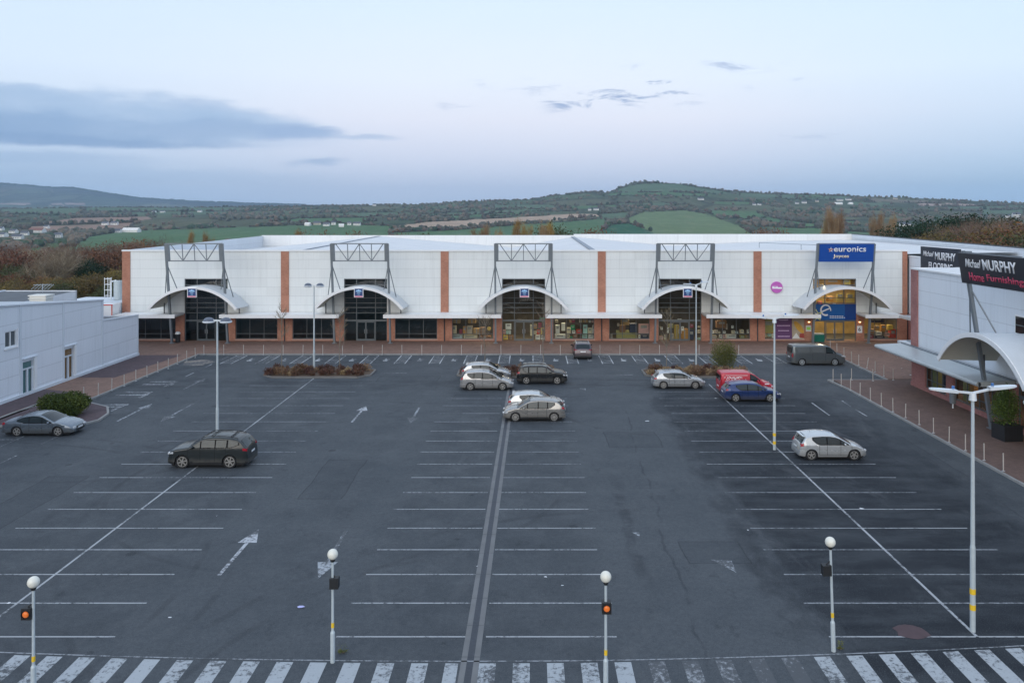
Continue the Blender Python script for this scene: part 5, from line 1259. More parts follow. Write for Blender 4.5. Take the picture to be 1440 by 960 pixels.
# ---------------------------------------------------------------- bollards
M_BOL = simple('bollard_pale', (.50, .46, .42), .45, .2, var=.12, scale=6)
b0 = thing('bollard', '', 'bollard', (0, 0, 0), 0, 'bollards along the kerbs')
MB().cyl((0, 0, 0), (0, 0, .96), .034, n=10).build('tube', M_BOL, b0, smooth=True, world=False); MB().lathe([(.034, .955), (.038, .965), (.03, .99), (.005, 1.0)], (0, 0, 0), 'z', 10).build('cap', M_BOL, b0, world=False); MB().cyl((0, 0, 0), (0, 0, .02), .09, n=10).build('base_plate', M_GALV, b0, world=False)
BL = []
for i, px in enumerate([286.8+27.85*k for k in range(28)]):
    if px > 1065: break
    BL.append((gp(px, 498.6, PH), f'straight pale bollard on the front kerb before the shops, {ORD[i]} from the left', 0))
for i, (px, py) in enumerate(((274.5, 502.8), (262.5, 507), (249.5, 512.2), (236.6, 518.5), (222, 523.4), (206.7, 529.8), (191, 536), (174.6, 543), (157, 549), (138.2, 556), (118, 562))):
    BL.append((gp(px, py, PH), f'pale bollard on the left pavement edge, {ORD[i]} counting from the front kerb towards the bush', 0))
for i, (px, py, tl) in enumerate(((1167.7, 491.5, 0), (1177, 496, 0), (1187, 502.5, 0), (1197.4, 508.5, 0), (1207.5, 513, 0), (1219, 517.6, .16), (1230.7, 523, 0), (1243, 529, 0), (1256, 534.5, 0))):
    BL.append((gp(px, py, PH), ('leaning' if tl else 'pale')+f' bollard in the upper curved row, {ORD[i]} counting from the dark van', tl))
for i, (px, py) in enumerate(((1171.5, 535), (1183, 542), (1196, 549), (1209.5, 555.5), (1224, 563), (1239.5, 571.2), (1255.8, 578.7), (1273.5, 587.2), (1292.7, 596.8), (1312.8, 608.6), (1334.7, 621.7), (1357.8, 633.3), (1384, 647), (1411, 662))):
    BL.append((gp(px, py, PH), f'pale bollard on the right store pavement kerb, {ORD[i]} counting from the passage towards the camera', 0))
BL.append((gp(1197.4, 534, PH), 'pale bollard set back beside the passage, the left of two', 0)); BL.append((gp(1227.6, 535.3, PH), 'pale bollard set back beside the passage, the right of two', 0))
for i, (g, lab, tl) in enumerate(BL):
    if i == 0: q = b0; q.location = g; q['label'] = lab
    else: q = copy_tree(b0, g, label=lab)
    q.rotation_euler = (random.uniform(-.015, .015), (tl or random.uniform(-.02, .02)), 0)

# ---------------------------------------------------------------- street lamps
def post(root, h, r0, r1, sleeve=1.8, bands=()):
    MB().cyl((0, 0, 0), (0, 0, sleeve), r0, r0*.98, n=14).build('post_base', M_POST, root, smooth=True, world=False)
    MB().cyl((0, 0, sleeve), (0, 0, sleeve+.10), r0*.98, r1*1.1, n=14).cyl((0, 0, sleeve+.10), (0, 0, h), r1*1.1, r1*.75, n=14).build('pole', M_POST, root, smooth=True, world=False)
    for z in bands: MB().cyl((0, 0, z), (0, 0, z+.19), r0*1.02+.003, n=14).build('yellow_band', M_YEL, root, smooth=True, world=False)
def hood_lamp(loc, h, label):
    t = thing('street_lamp', label, 'street lamp', loc, 0, 'car park lighting columns'); post(t, h, .10, .07)
    MB().bar((-.36, 0, h), (.36, 0, h), .08, .10).bar((-.35, 0, h), (-.45, 0, h-.06), .06).bar((.35, 0, h), (.45, 0, h-.06), .06).build('cross_arm', M_LAMPW, t, world=False)
    for s in (-1, 1):
        hb = MB()
        c = (s*.56, 0, h-.08); prof = [(.02, .34), (.2, .31), (.36, .22), (.44, .06), (.45, 0)]
        st = len(hb.v); hb.lathe(prof, (0, 0, 0), 'z', 18)
        for i in range(st, len(hb.v)): v = hb.v[i]; hb.v[i] = (c[0]+v[0]*.80, v[1]*.75, c[2]+v[2]*.85)
        o = hb.build('lamp_hood', M_LAMPD, t, smooth=True, world=False)
        hb = MB(); hb.lathe([(.46, .05), (.50, .0), (.46, -.07), (.30, -.12), (.02, -.14)], (0, 0, 0), 'z', 18)
        hb.v = [(c[0]+v[0]*.80, v[1]*.75, c[2]+v[2]*.85) for v in hb.v]; hb.build('diffuser', M_LAMPW, o, smooth=True, world=False)
    return t
def led_lamp(loc, h, rz, label, bands=(), r=.10):
    t = thing('street_lamp', label, 'street lamp', loc, rz, 'car park lighting columns'); post(t, h, r*1.35, r, 2.9 if bands else 1.9, bands)
    MB().cyl((0, 0, h-.25), (0, 0, h+.02), .13, .10, n=10).bar((0, 0, h), (-.62, 0, h+.06), .07).bar((0, 0, h), (.62, 0, h+.14), .07).build('cross_arm', M_LAMPW, t, world=False)
    for s, dz in ((-1, 0), (1, .10)):
        mb = MB(); n = 8; L = .95
        for k in range(n):
            u0, u1 = k/n, (k+1)/n; x0, x1 = s*(.55+L*u0), s*(.55+L*u1); w0, w1 = .17*math.sqrt(max(.1, 1-(1-u0)**3*.6-u0**6)), .17*math.sqrt(max(.1, 1-(1-u1)**3*.6-u1**6))
            z0, z1 = h+.06+dz+.09*u0, h+.06+dz+.09*u1; t0, t1 = .055*(1-.5*u0), .055*(1-.5*u1)
            mb.poly([(x0, -w0, z0+t0), (x1, -w1, z1+t1), (x1, w1, z1+t1), (x0, w0, z0+t0)][::s]); mb.poly([(x0, -w0, z0-t0), (x0, w0, z0-t0), (x1, w1, z1-t1), (x1, -w1, z1-t1)][::s])
            mb.poly([(x0, -w0, z0-t0), (x1, -w1, z1-t1), (x1, -w1, z1+t1), (x0, -w0, z0+t0)][::s]); mb.poly([(x0, w0, z0-t0), (x0, w0, z0+t0), (x1, w1, z1+t1), (x1, w1, z1-t1)][::s])
            if k == n-1: mb.poly([(x1, -w1, z1-t1), (x1, w1, z1-t1), (x1, w1, z1+t1), (x1, -w1, z1+t1)][::s])
        o = mb.build('lamp_head', M_LAMPW, t, world=False)
        MB().lathe([(.01, .10), (.045, .10), (.05, .0)], (s*.68, 0, h+.15+dz), 'z', 10).build('photocell', simple('photocell_blue', (.05, .16, .4), .4), o, world=False)
    return t
hood_lamp((-20.4, 52.0, 0), 7.55, 'lighting column with two dark hooded lamps standing right behind the black estate car')
hood_lamp((-20.1, 74.2, 0), 7.9, 'lighting column with two dark hooded lamps in the planted island left of centre')
led_lamp((15.5, 74.2, 0), 7.95, .5, 'slim lighting column with flat lamp heads in the island behind the silver hatchback', r=.055)
led_lamp((15.05, 49.0, 0), 8.05, 0, 'lighting column with two yellow bands standing on the right bay line near the blue hatchback', (.35, .85), .066)
led_lamp((15.35, 27.6, 0), 8.25, 0, 'tall nearest lighting column with flat lamp heads and two yellow bands at the right', (.75, 1.3), .068)

# belisha beacons
def beacon(loc, face, side, h, label, box=True):
    t = thing('crossing_beacon', label, 'beacon', loc, 0, 'globe topped beacons at the crossing')
    MB().cyl((0, 0, 0), (0, 0, .95), .075, n=12).build('post_base', M_POST, t, smooth=True, world=False)
    MB().cyl((0, 0, .95), (0, 0, 1.02), .075, .045, n=12).cyl((0, 0, 1.02), (0, 0, h-.18), .045, .040, n=12).build('pole', M_POST, t, smooth=True, world=False)
    MB().cyl((0, 0, 1.12), (0, 0, 1.28), .049, n=12).build('yellow_band', M_YEL, t, world=False)
    MB().cyl((0, 0, h-.18), (0, 0, h-.10), .06, .085, n=12).build('collar', M_BLACK, t, world=False)
    MB().ell((0, 0, h+.06), .17, .17, .17, 20, 14).build('globe', M_GLOBE, t, smooth=True, world=False)
    z = h-.85
    if box:
        y = -face*.0
        o = MB().box(side-.14, side+.14, -.02-.10*1, .12, z-.17, z+.17).build('signal_box', M_BLACK, t, world=False)
        MB().bar((side, 0, z+.17), (0, 0, z+.3), .03).build('bracket', M_BLACK, t, world=False)
        if face > 0:
            MB().lathe([(.125, -.16), (.13, -.12)], (side, 0, z), 'y', 16).build('lens_rim', M_BLACK, o, world=False)
            MB().ell((side, -.12, z), .095, .05, .095, 14, 8).build('amber_lens', MATS.get('amber') or NTamber(), o, smooth=True, world=False)
    return t
def NTamber():
    t = NT('amber'); t.color((.65, .16, .03)); t.set(Roughness=.2); t.b.inputs['Emission Color'].default_value = (1, .22, .03, 1); t.b.inputs['Emission Strength'].default_value = .18; MATS['amber'] = t.m; return t.m
beacon((-14.8, 23.75, 0), 1, -.16, 3.42, 'globe beacon with amber lamp facing the camera at the lower left corner')
beacon((-6.36, 25.7, 0), -1, .06, 3.42, 'globe beacon showing the black back of its lamp, left of the drain channel')
beacon((2.3, 24.1, 0), 1, .02, 3.42, 'globe beacon with amber lamp facing the camera right of the drain channel')
beacon((10.05, 26.35, 0), -1, -.16, 3.55, 'slightly leaning globe beacon near the red brown patch at the right').rotation_euler = (0, -.03, 0)
# ---------------------------------------------------------------- vehicles
def smooth_tab(tab, x, k=.012):
    return (pl(tab, x-k)+2*pl(tab, x)+pl(tab, x+k))/4
def make_vehicle(name, label, cat, S, group='vehicles parked on the car park'):
    L, W, Hh = S['L'], S['W'], S['H']; hw = W/2; prof = S['prof']; belt = S.get('belt', .60)*Hh; wr = S.get('wr', .32)
    xr_, xf_ = -L/2+S['ro'], -L/2+S['ro']+S['wb']; sill = S.get('sill', .22); van = S.get('van', False)
    tumble = S.get('tumble', .20)
    t = thing(name, label, cat, (0, 0, 0), 0, group)
    def top(x): return smooth_tab(prof, (x+L/2)/L)*Hh
    def plan(x):
        u = abs(2*(x+L/2)/L-1); e = .80 if not van else .86
        k = max(0, (u-e)/(1-e)); 
        front = x > 0
        return hw*(1-(.20 if front and not van else .13)*k**2.2 - .02*max(0, (u-.4)))
    def w(x, z):
        p = plan(x)
        if z > belt: return p*(.985-tumble*min(1, ((z-belt)/(Hh-belt)))**1.15)
        if z < .42: return p*(.955+.045*max(0, (z-.15))/.27)
        return p*(1.0-.015*max(0, (z-.55*belt-.2))/belt)
    def bot(x):
        b = sill
        e = min(x+L/2, L/2-x)
        if e < .5: b = sill+.05*(1-e/.5)
        for xc in (xr_, xf_):
            d = abs(x-xc); R = wr+.055
            if d < R: b = max(b, wr+math.sqrt(R*R-d*d)*.98)
        return b
    xs = set(); 
    for i in range(int(L/.07)+1): xs.add(round(-L/2+i*L/int(L/.07), 4))
    for xc in (xr_, xf_):
        R = wr+.055
        for k in range(17): xs.add(round(xc-R+2*R*k/16*.9999, 4))
    for u in (0.004, .012, .02, .03, .05, .985, .995): xs.add(round(-L/2+u*L, 4))
    xs = sorted(xs); nS = 10; nA = 5
    def section(x):
        zt = top(x); zb = min(bot(x), zt-.1); r = min(.11 if not van else .14, (zt-zb)*.3); cr = min(.05, (zt-zb)*.15); zs = zt-cr-r
        pts = []
        for k in range(nS+1):
            z = zb+(zs-zb)*k/nS; pts.append((w(x, z), z))
        ws = w(x, zs)
        for k in range(1, nA+1):
            a = PI/2*k/nA; pts.append((ws-r+r*math.cos(a), zs+r*math.sin(a)))
        yc = ws-r
        for k in (.66, .33): pts.append((yc*k, zt-cr*k*k))
        pts.append((0, zt))
        return pts
    def topz(x, f):
        zt = top(x); zb = min(bot(x), zt-.1); r = min(.11 if not van else .14, (zt-zb)*.3); cr = min(.05, (zt-zb)*.15); yc = w(x, zt-cr-r)-r
        return yc*f, zt-cr*f*f
    mb = MB(); secs = [section(x) for x in xs]; n = len(secs[0])
    def ring(x, s): return [(x, y, z) for y, z in s]+[(x, -y, z) for y, z in s[-2::-1]]
    rings = [ring(x, s) for x, s in zip(xs, secs)]; m = len(rings[0])
    for R in rings: mb.v += R
    for i in range(len(rings)-1):
        for j in range(m-1):
            a = i*m+j; zmid = (rings[i][j][2]+rings[i][j+1][2]+rings[i+1][j][2])/3
            mb.f.append((a, a+m, a+m+1, a+1)); mb.mi.append(1 if (zmid < sill+S.get('clad', .05)) else 0)
        mb.f.append((i*m, i*m+m-1, (i+1)*m+m-1, (i+1)*m)); mb.mi.append(2)
    mb.f.append(tuple(range(m))); mb.mi.append(0); mb.f.append(tuple(range((len(rings)-1)*m, len(rings)*m))[::-1]); mb.mi.append(0)
    bo = mb.build('body', [S['paint'], M_BLACK if S.get('darkclad', True) else S['paint'], M_ARCH], t, smooth=50, world=False)
    for q in bo.data.polygons:
        pass
    # dark wheel tubs and underside block
    MB().box(-L/2+.25, L/2-.25, -hw*.86, hw*.86, .12, sill+.12).build('underside', M_ARCH, t, world=False)
    # side glass
    pill = S['pillars']
    def gz(x):
        lo = belt+.015+S.get('rise', 0)*max(0, ((-x)/L)); hi = min(Hh*.90, top(x)-.14)
        if pill:
            xr0 = -L/2+pill[0][0]*L; k_ = max(0, 1-(x-xr0)/(.11*L)); lo += S.get('kick', .55)*k_*k_*(hi-lo)
        return lo, hi
    def side_panel(nm, x0, x1, mat, off, lo_add=0, hi_add=0, cols=None, parent=None, fn=None):
        for s in (1, -1):
            p = MB(); N = max(2, int((x1-x0)/.06)); M_ = 4
            for i in range(N):
                xa, xb = x0+(x1-x0)*i/N, x0+(x1-x0)*(i+1)/N
                la, ha = (fn or gz)(xa); lb_, hb = (fn or gz)(xb); la += lo_add; lb_ += lo_add; ha += hi_add; hb += hi_add
                if ha <= la+.004 and hb <= lb_+.004: continue
                ha = max(ha, la+.002); hb = max(hb, lb_+.002)
                for k in range(M_):
                    q = [(xa, la+(ha-la)*k/M_), (xb, lb_+(hb-lb_)*k/M_), (xb, lb_+(hb-lb_)*(k+1)/M_), (xa, la+(ha-la)*(k+1)/M_)]
                    p.poly([(x, s*(w(x, z)+off), z) for x, z in q][::-s])
            if p.f: p.build(nm, mat, parent or t, world=False, smooth=True)
    def X(u): return -L/2+u*L
    if pill: side_panel('window_trim', X(pill[0][0])-.05, X(pill[-1][1])+.05, M_WTRIM, .004, -.02, .02)
    for a, b in pill: side_panel('side_window', X(a)+.012, X(b)-.012, S.get('sglass', M_CARG), .009, .01, -.005)
    # windscreen and rear window
    def top_panel(nm, u0, u1, mat, f=.98, off=.012):
        p = MB(); N = 8; M_ = 8
        for i in range(N):
            xa, xb = X(u0+(u1-u0)*i/N), X(u0+(u1-u0)*(i+1)/N)
            for k in range(M_):
                fa, fb = -f+2*f*k/M_, -f+2*f*(k+1)/M_
                q = []
                for x, ff in ((xa, fa), (xb, fa), (xb, fb), (xa, fb)):
                    y, z = topz(x, ff); q.append((x, y, z))
                nrm = (Vector(q[1])-Vector(q[0])).cross(Vector(q[3])-Vector(q[0])).normalized()
                p.poly([tuple(Vector(v)+nrm*off) for v in q])
        return p.build(nm, mat, t, world=False, smooth=True)
    if S.get('ws'): top_panel('windscreen', *S['ws'], M_CARG)
    if S.get('rw'): top_panel('rear_window', *S['rw'], M_CARG, .90)
    if S.get('rear_box'):
        z0, z1, y0, y1 = S['rear_box']
        for s in ((-1, 1) if y0 > 0 else (1,)):
            MB().box(-L/2-.012, -L/2+.03, (s*y0 if y0 > 0 else y0), s*y1, z0*Hh, z1*Hh).build('rear_window', M_CARG, t, world=False)
    # door seams
    for u in S.get('seams', ()):
        side_panel('door_seam', X(u)-.009, X(u)+.009, M_ARCH, .003, fn=lambda x: (max(sill+.1, bot(x)+.03), belt-.01))
    if S.get('seams'):
        side_panel('sill_line', X(S['seams'][0]), X(S['seams'][-1]), M_ARCH, .003, fn=lambda x: (sill+.095, sill+.112))
        for u in S['handles']:
            for s in (-1, 1):
                z = belt-.11; MB().box(X(u)-.08, X(u)+.08, s*(w(X(u), z)+.004)-.012, s*(w(X(u), z)+.004)+.012, z-.012, z+.014).build('door_handle', S['paint'], t, world=False)
    # wheels
    tp = [(wr-.115, -.09), (wr-.02, -.098), (wr, -.075), (wr, .075), (wr-.02, .098), (wr-.115, .09)]
    for xc in (xr_, xf_):
        for s in (-1, 1):
            y = s*(hw*.955-.095)
            wo = MB().lathe([(r, h) for r, h in tp], (xc, y, wr), 'y', 26).build('wheel', M_TYRE, t, smooth=35, world=False)
            r = MB(); ro_ = wr-.10; yo = y+s*.075
            r.m(1).lathe([(.001, 0), (ro_, 0)], (xc, yo-s*.03, wr), 'y', 26); r.m(0).lathe([(ro_-.028, 0), (ro_-.020, s*.02), (ro_+.012, s*.018), (ro_+.014, -s*.03)], (xc, yo, wr), 'y', 26)
            ns = S.get('spokes', 5); a0 = random.random()
            for k in range(ns):
                a = a0+2*PI*k/ns; d = Vector((math.cos(a), 0, math.sin(a))); e = Vector((-d.z, 0, d.x))
                c0 = Vector((xc, yo, wr))
                r.obox(c0+d*(ro_*.52), d*(ro_*.47), e*(.020 if ns > 6 else .034), Vector((0, .014, 0)))
            r.lathe([(.001, s*.022), (.06, s*.018), (.065, 0)], (xc, yo, wr), 'y', 14)
            r.build('rim', [S.get('rim', M_RIM), M_RIMD], wo, world=False)
    # lights, plates, mirrors
    hz = min(S.get('headz', .50)*Hh, top(-L/2+.965*L)-.09); tz_ = S.get('tailz', .58)*Hh
    def light_fn(zc, h0): return lambda x: (zc-h0, zc+h0)
    hl = S.get('headlen', .085); side_panel('headlight', X(1-hl), X(.992), M_HEAD, .010, fn=lambda x: (hz-.035-.05*((x-X(1-hl))/(L*hl)), min(hz+.07, top(x)-.13 if not van else hz+.09)))
    tl = S.get('taillen', .06); th_ = S.get('tailh', .10); side_panel('tail_light', X(.006), X(tl), M_RED, .010, fn=lambda x: (tz_-th_*(1-.5*(x-X(0))/(L*tl)), min(tz_+th_*.8, top(x)-.02)))
    for s in (-1, 1):
        yb_ = w(X(.004), tz_)
        ut = next((k/400 for k in range(60) if top(X(k/400)) > tz_+th_*.2), .03); MB().box(X(ut)-.012, X(ut)+.12, s*(yb_-.17), s*(yb_-.01), tz_-th_*.9, tz_+th_*.3).build('tail_light', M_RED, t, world=False)
        yf = w(X(.996), hz); MB().box(X(.97), X(1)+.004, s*(yf-.26), s*(yf-.02), hz-.12, hz-.03).build('headlight', M_HEAD, t, world=False)
        xm = X(S.get('mirror', .66)); zm = belt+.06; ym = s*(w(xm, zm)+.11)
        mo = MB().ell((xm, ym, zm), .075, .11, .075, 10, 8).build('mirror', S.get('mirrorm', S['paint']), t, smooth=True, world=False); MB().box(xm-.07, xm-.06, ym-.08, ym+.08, zm-.05, zm+.05).build('mirror_glass', M_CARG, mo, world=False)
    MB().box(X(1)-.05, X(1)+.012, -hw*.52, hw*.52, .30*1, .42).build('lower_grille', M_BLACK, t, world=False); MB().box(X(1)-.05, X(1)+.010, -hw*.40, hw*.40, hz-.14, hz-.06).build('grille', M_BLACK, t, world=False)
    MB().box(X(1)+.013, X(1)+.022, -.26, .26, .42, .53).build('number_plate', M_PLW, t, world=False)
    pz = S.get('platez', .42)*Hh; MB().box(X(0)-.024, X(0)-.015, -.26, .26, pz, pz+.11).build('number_plate', M_PLW, t, world=False)
    MB().box(X(0)-.012, X(0)+.10, -hw*.80, hw*.80, .26, .42).build('rear_bumper', M_BLACK if S.get('darkbump') else S['paint'], t, world=False)
    if S.get('rails'):
        for s in (-1, 1):
            mb = MB(); pts = []
            for k in range(9):
                x = X(.14+.44*k/8); y, z = topz(x, .93); pts.append((x, s*y, z+.055))
            for a, b in zip(pts, pts[1:]): mb.bar(a, b, .035)
            mb.bar(pts[0], (pts[0][0]-.03, pts[0][1], pts[0][2]-.06), .035); mb.bar(pts[-1], (pts[-1][0]+.03, pts[-1][1], pts[-1][2]-.06), .035)
            mb.build('roof_rail', S.get('railm', M_GALV), t, world=False)
    if S.get('bars'):
        for u in (.22, .46):
            y, z = topz(X(u), .93); MB().bar((X(u), -y, z+.09), (X(u), y, z+.09), .05, .03).build('roof_bar', M_BLACK, t, world=False)
    if S.get('spoiler'): 
        y, z = topz(X(S['spoiler']), .9); MB().box(X(S['spoiler'])-.16, X(S['spoiler'])+.05, -y, y, z+.0, z+.035).build('roof_spoiler', S['paint'], t, world=False)
    MB().cyl((X(S.get('aer', .22)), 0, top(X(S.get('aer', .22)))), (X(S.get('aer', .22))-.10, 0, top(X(S.get('aer', .22)))+.16), .008, n=4).build('aerial', M_BLACK, t, world=False)
    t['_S'] = 0; del t['_S']
    return t, w, X, belt, sill
def put(t, px, py, rz=0):
    g = gp(px, py); t.location = (g.x, g.y, .0); t.rotation_euler.z = rz
HATCH = [(0, .30), (.004, .46), (.012, .60), (.03, .655), (.05, .70), (.10, .865), (.13, .925), (.20, .965), (.34, .995), (.44, 1.0), (.54, .975), (.60, .925), (.68, .80), (.755, .665), (.80, .645), (.90, .58), (.96, .51), (.985, .44), (1, .30)]
SALOON = [(0, .32), (.004, .48), (.012, .62), (.04, .68), (.13, .725), (.17, .75), (.28, .915), (.34, .965), (.44, 1.0), (.52, .985), (.58, .93), (.72, .70), (.76, .665), (.88, .60), (.96, .51), (.985, .44), (1, .30)]
SUVP = [(0, .32), (.004, .50), (.012, .62), (.03, .68), (.06, .80), (.085, .92), (.13, .965), (.25, .995), (.42, 1.0), (.54, .98), (.60, .93), (.68, .80), (.735, .705), (.79, .685), (.90, .64), (.96, .585), (.985, .50), (1, .30)]
SUVD = [(0, .32), (.004, .50), (.012, .62), (.03, .68), (.055, .76), (.085, .86), (.13, .925), (.22, .97), (.32, .993), (.42, 1.0), (.52, .985), (.59, .935), (.68, .79), (.735, .695), (.79, .675), (.90, .635), (.96, .58), (.985, .50), (1, .30)]
MPV = [(0, .30), (.004, .44), (.012, .56), (.03, .62), (.055, .74), (.09, .90), (.14, .96), (.28, .99), (.42, 1.0), (.52, .975), (.60, .91), (.72, .72), (.80, .60), (.84, .575), (.92, .52), (.97, .46), (.99, .40), (1, .28)]
VANP = [(0, .28), (.002, .60), (.006, .88), (.015, .955), (.04, .985), (.20, 1.0), (.58, 1.0), (.66, .985), (.71, .93), (.80, .72), (.835, .635), (.88, .60), (.95, .55), (.98, .47), (1, .28)]
SVAN = [(0, .28), (.002, .60), (.006, .88), (.015, .955), (.04, .985), (.20, 1.0), (.48, .995), (.56, .965), (.62, .90), (.72, .72), (.78, .60), (.84, .565), (.92, .50), (.97, .42), (.99, .36), (1, .26)]
silver = paintm('silver_paint', (.46, .48, .50), .6, .24); silverb = paintm('silver_beige_paint', (.42, .42, .42), .6, .25); bluegrey = paintm('blue_grey_paint', (.17, .205, .24), .6, .24)
bronze = paintm('bronze_silver_paint', (.30, .29, .275), .6, .25); blackp = paintm('black_paint', (.008, .010, .011), .0, .25, .3); dkgreen = paintm('black_green_paint', (.016, .021, .022), .0, .28, .25); navy = paintm('blue_paint', (.010, .035, .145), .35, .28)
redp = paintm('red_van_paint', (.50, .012, .035), .1, .35); greyv = paintm('dark_grey_van_paint', (.13, .15, .16), .6, .28); plum = paintm('dark_plum_paint', (.085, .065, .075), .5, .3); lightsil = paintm('pale_silver_paint', (.56, .58, .585), .5, .25)
P3 = [(.22, .385), (.395, .575), (.585, .71)]
V = []
# 1 saloon
t, *_ = make_vehicle('saloon_car', 'blue grey four door saloon parked in front of the round bush at the left', 'car', dict(L=4.70, W=1.80, H=1.44, wb=2.68, ro=1.03, prof=SALOON, paint=bluegrey, glass=0, pillars=[(.23, .385), (.395, .565), (.575, .69)], ws=(.535, .735), rw=(.16, .30), seams=(.28, .395, .575, .72), handles=(.36, .54), headlen=.11, spokes=5, aer=.3, mirror=.67)); put(t, 63, 608.5, 0.0)
# 2 estate
t, *_ = make_vehicle('estate_car', 'black sport utility car with roof bars standing across the left bay line', 'car', dict(L=4.60, W=1.90, H=1.77, wb=2.70, ro=1.02, prof=SUVD, paint=dkgreen, glass=0, kick=.5, rise=.10, pillars=[(.115, .245), (.26, .395), (.405, .575), (.585, .69)], ws=(.56, .735), rw=(.028, .10), seams=(.27, .405, .585, .74), handles=(.37, .55), wr=.375, rails=True, bars=True, railm=M_BLACK, clad=.14, spokes=6, tailz=.60, belt=.65, sglass=M_CARGS, mirror=.68)); put(t, 300, 651.5, PI)
# 3,4
t, *_ = make_vehicle('hatchback_car', 'pale silver hatchback mostly hidden behind the silver people carrier near the centre island', 'car', dict(L=4.3, W=1.76, H=1.46, wb=2.6, ro=.82, prof=HATCH, paint=silver, glass=0, pillars=P3, ws=(.56, .745), rw=(.04, .115), seams=(.29, .385, .575, .75), handles=(.36, .55), spoiler=.12)); put(t, 684, 532.0, 0)
t, *_ = make_vehicle('people_carrier', 'silver rounded people carrier in front of a paler hatchback near the centre island', 'car', dict(L=4.40, W=1.83, H=1.60, wb=2.65, ro=.86, prof=MPV, paint=silverb, glass=0, pillars=[(.15, .26), (.27, .42), (.43, .60), (.61, .72)], ws=(.55, .79), rw=(.028, .10), seams=(.29, .43, .61, .77), handles=(.40, .58), tailz=.62, tailh=.14, mirror=.70, sglass=M_CARG, rise=.05)); put(t, 685, 545.8, 0)
t, *_ = make_vehicle('crossover_car', 'black crossover with pale alloy wheels and roof rails right of the silver people carrier', 'car', dict(L=4.33, W=1.79, H=1.60, wb=2.63, ro=.82, prof=SUVP, paint=blackp, glass=0, pillars=[(.13, .23), (.245, .40), (.41, .58), (.59, .69)], ws=(.56, .735), rw=(.028, .10), seams=(.27, .41, .59, .74), handles=(.38, .56), wr=.335, rails=True, clad=.12, sglass=M_CARGS, tailz=.62)); put(t, 762, 537.5, 0)
t, *_ = make_vehicle('hatchback_car', 'white silver hatchback partly hidden behind the bronze hatchback', 'car', dict(L=4.2, W=1.75, H=1.46, wb=2.55, ro=.78, prof=HATCH, paint=lightsil, glass=0, pillars=P3, ws=(.56, .745), rw=(.04, .115), seams=(.29, .385, .575, .75), handles=(.36, .55), spoiler=.12)); put(t, 754, 577, 0)
t, *_ = make_vehicle('hatchback_car', 'bronze silver hatchback facing left at the end of the drain channel', 'car', dict(L=4.39, W=1.77, H=1.52, wb=2.70, ro=.80, prof=HATCH, paint=bronze, glass=0, pillars=[(.18, .28), (.29, .43), (.44, .60), (.61, .735)], ws=(.56, .77), rw=(.04, .115), seams=(.30, .44, .61, .77), handles=(.41, .58), spoiler=.12, sglass=M_CARGS, spokes=10, tailz=.63)); put(t, 751, 588.5, PI)
t, *_ = make_vehicle('crossover_car', 'dark plum crossover seen from behind, nosed in against the shop front kerb', 'car', dict(L=4.38, W=1.86, H=1.62, wb=2.65, ro=.85, prof=SUVP, paint=plum, glass=0, pillars=P3, ws=(.56, .735), rw=(.032, .088), seams=(.29, .40, .585, .74), handles=(.36, .55), wr=.34, rails=True, clad=.12, darkbump=True, platez=.47, tailz=.62)); put(t, 818, 500.5, PI/2)
t, *_ = make_vehicle('hatchback_car', 'silver hatchback parked against the right planted island', 'car', dict(L=4.30, W=1.80, H=1.47, wb=2.64, ro=.82, prof=HATCH, paint=silver, glass=0, pillars=[(.20, .395), (.405, .58), (.59, .715)], ws=(.56, .755), rw=(.035, .11), seams=(.30, .405, .59, .76), handles=(.38, .56), spokes=10, tailz=.60, spoiler=.11)); put(t, 953, 543.8, 0)
# red van
t, w, X, belt, sill = make_vehicle('delivery_van', 'small red delivery van with white writing on its side behind the blue hatchback', 'van', dict(L=4.40, W=1.82, H=1.84, wb=2.70, ro=.80, prof=SVAN, paint=redp, glass=0, van=True, belt=.60, tumble=.10, kick=0, pillars=[(.545, .70)], ws=(.54, .76), rw=None, seams=(.30, .53, .72), handles=(.34, .56), wr=.32, rear_box=(.60, .84, .08, .62), tailz=.55, tailh=.28, taillen=.025, mirror=.67, platez=.3)); put(t, 1048, 552, 0)
y = -(w(0, 1.35)+.012)
for (s_, x0, z0, w_, h_) in (('Flogas  Arthur', X(.06), 1.33, 1.75, .20),): pass
mb = MB(); rr2 = random.Random(4)
def wy(x, z): return -(w(x, z)+.010)
def sidequad(x0, x1, z0, z1): mb.poly([(x0, wy(x0, z0), z0), (x1, wy(x1, z0), z0), (x1, wy(x1, z1), z1), (x0, wy(x0, z1), z1)])
sidequad(X(.09), X(.49), 1.56, 1.585)
for row, (z0, hh, xa, xb) in enumerate(((1.33, .13, .07, .40), (1.19, .10, .10, .46), (1.08, .07, .08, .44))):
    x = X(xa)
    while x < X(xb):
        ww = rr2.uniform(.05, .12)
        zz = z0+rr2.uniform(-.01, .02); sidequad(x, x+ww*.35, zz, zz+hh); sidequad(x+ww*.35, x+ww, zz+(hh*.7 if rr2.random() < .5 else 0), zz+(hh if rr2.random() < .6 else hh*.3)+.012); x += ww+.035+(.12 if rr2.random() < .15 else 0)
sidequad(X(.80), X(.88), .86, .94)
mb.build('white_lettering', M_SW, t, world=False)
t, *_ = make_vehicle('hatchback_car', 'dark blue hatchback in front of the red van beside the lighting column', 'car', dict(L=4.36, W=1.82, H=1.48, wb=2.65, ro=.83, prof=HATCH, paint=navy, glass=0, pillars=[(.205, .395), (.405, .58), (.59, .715)], ws=(.56, .755), rw=(.035, .11), seams=(.30, .405, .59, .76), handles=(.38, .56), sglass=M_CARGS, tailz=.64, spoiler=.11)); put(t, 1055, 561.5, 0)
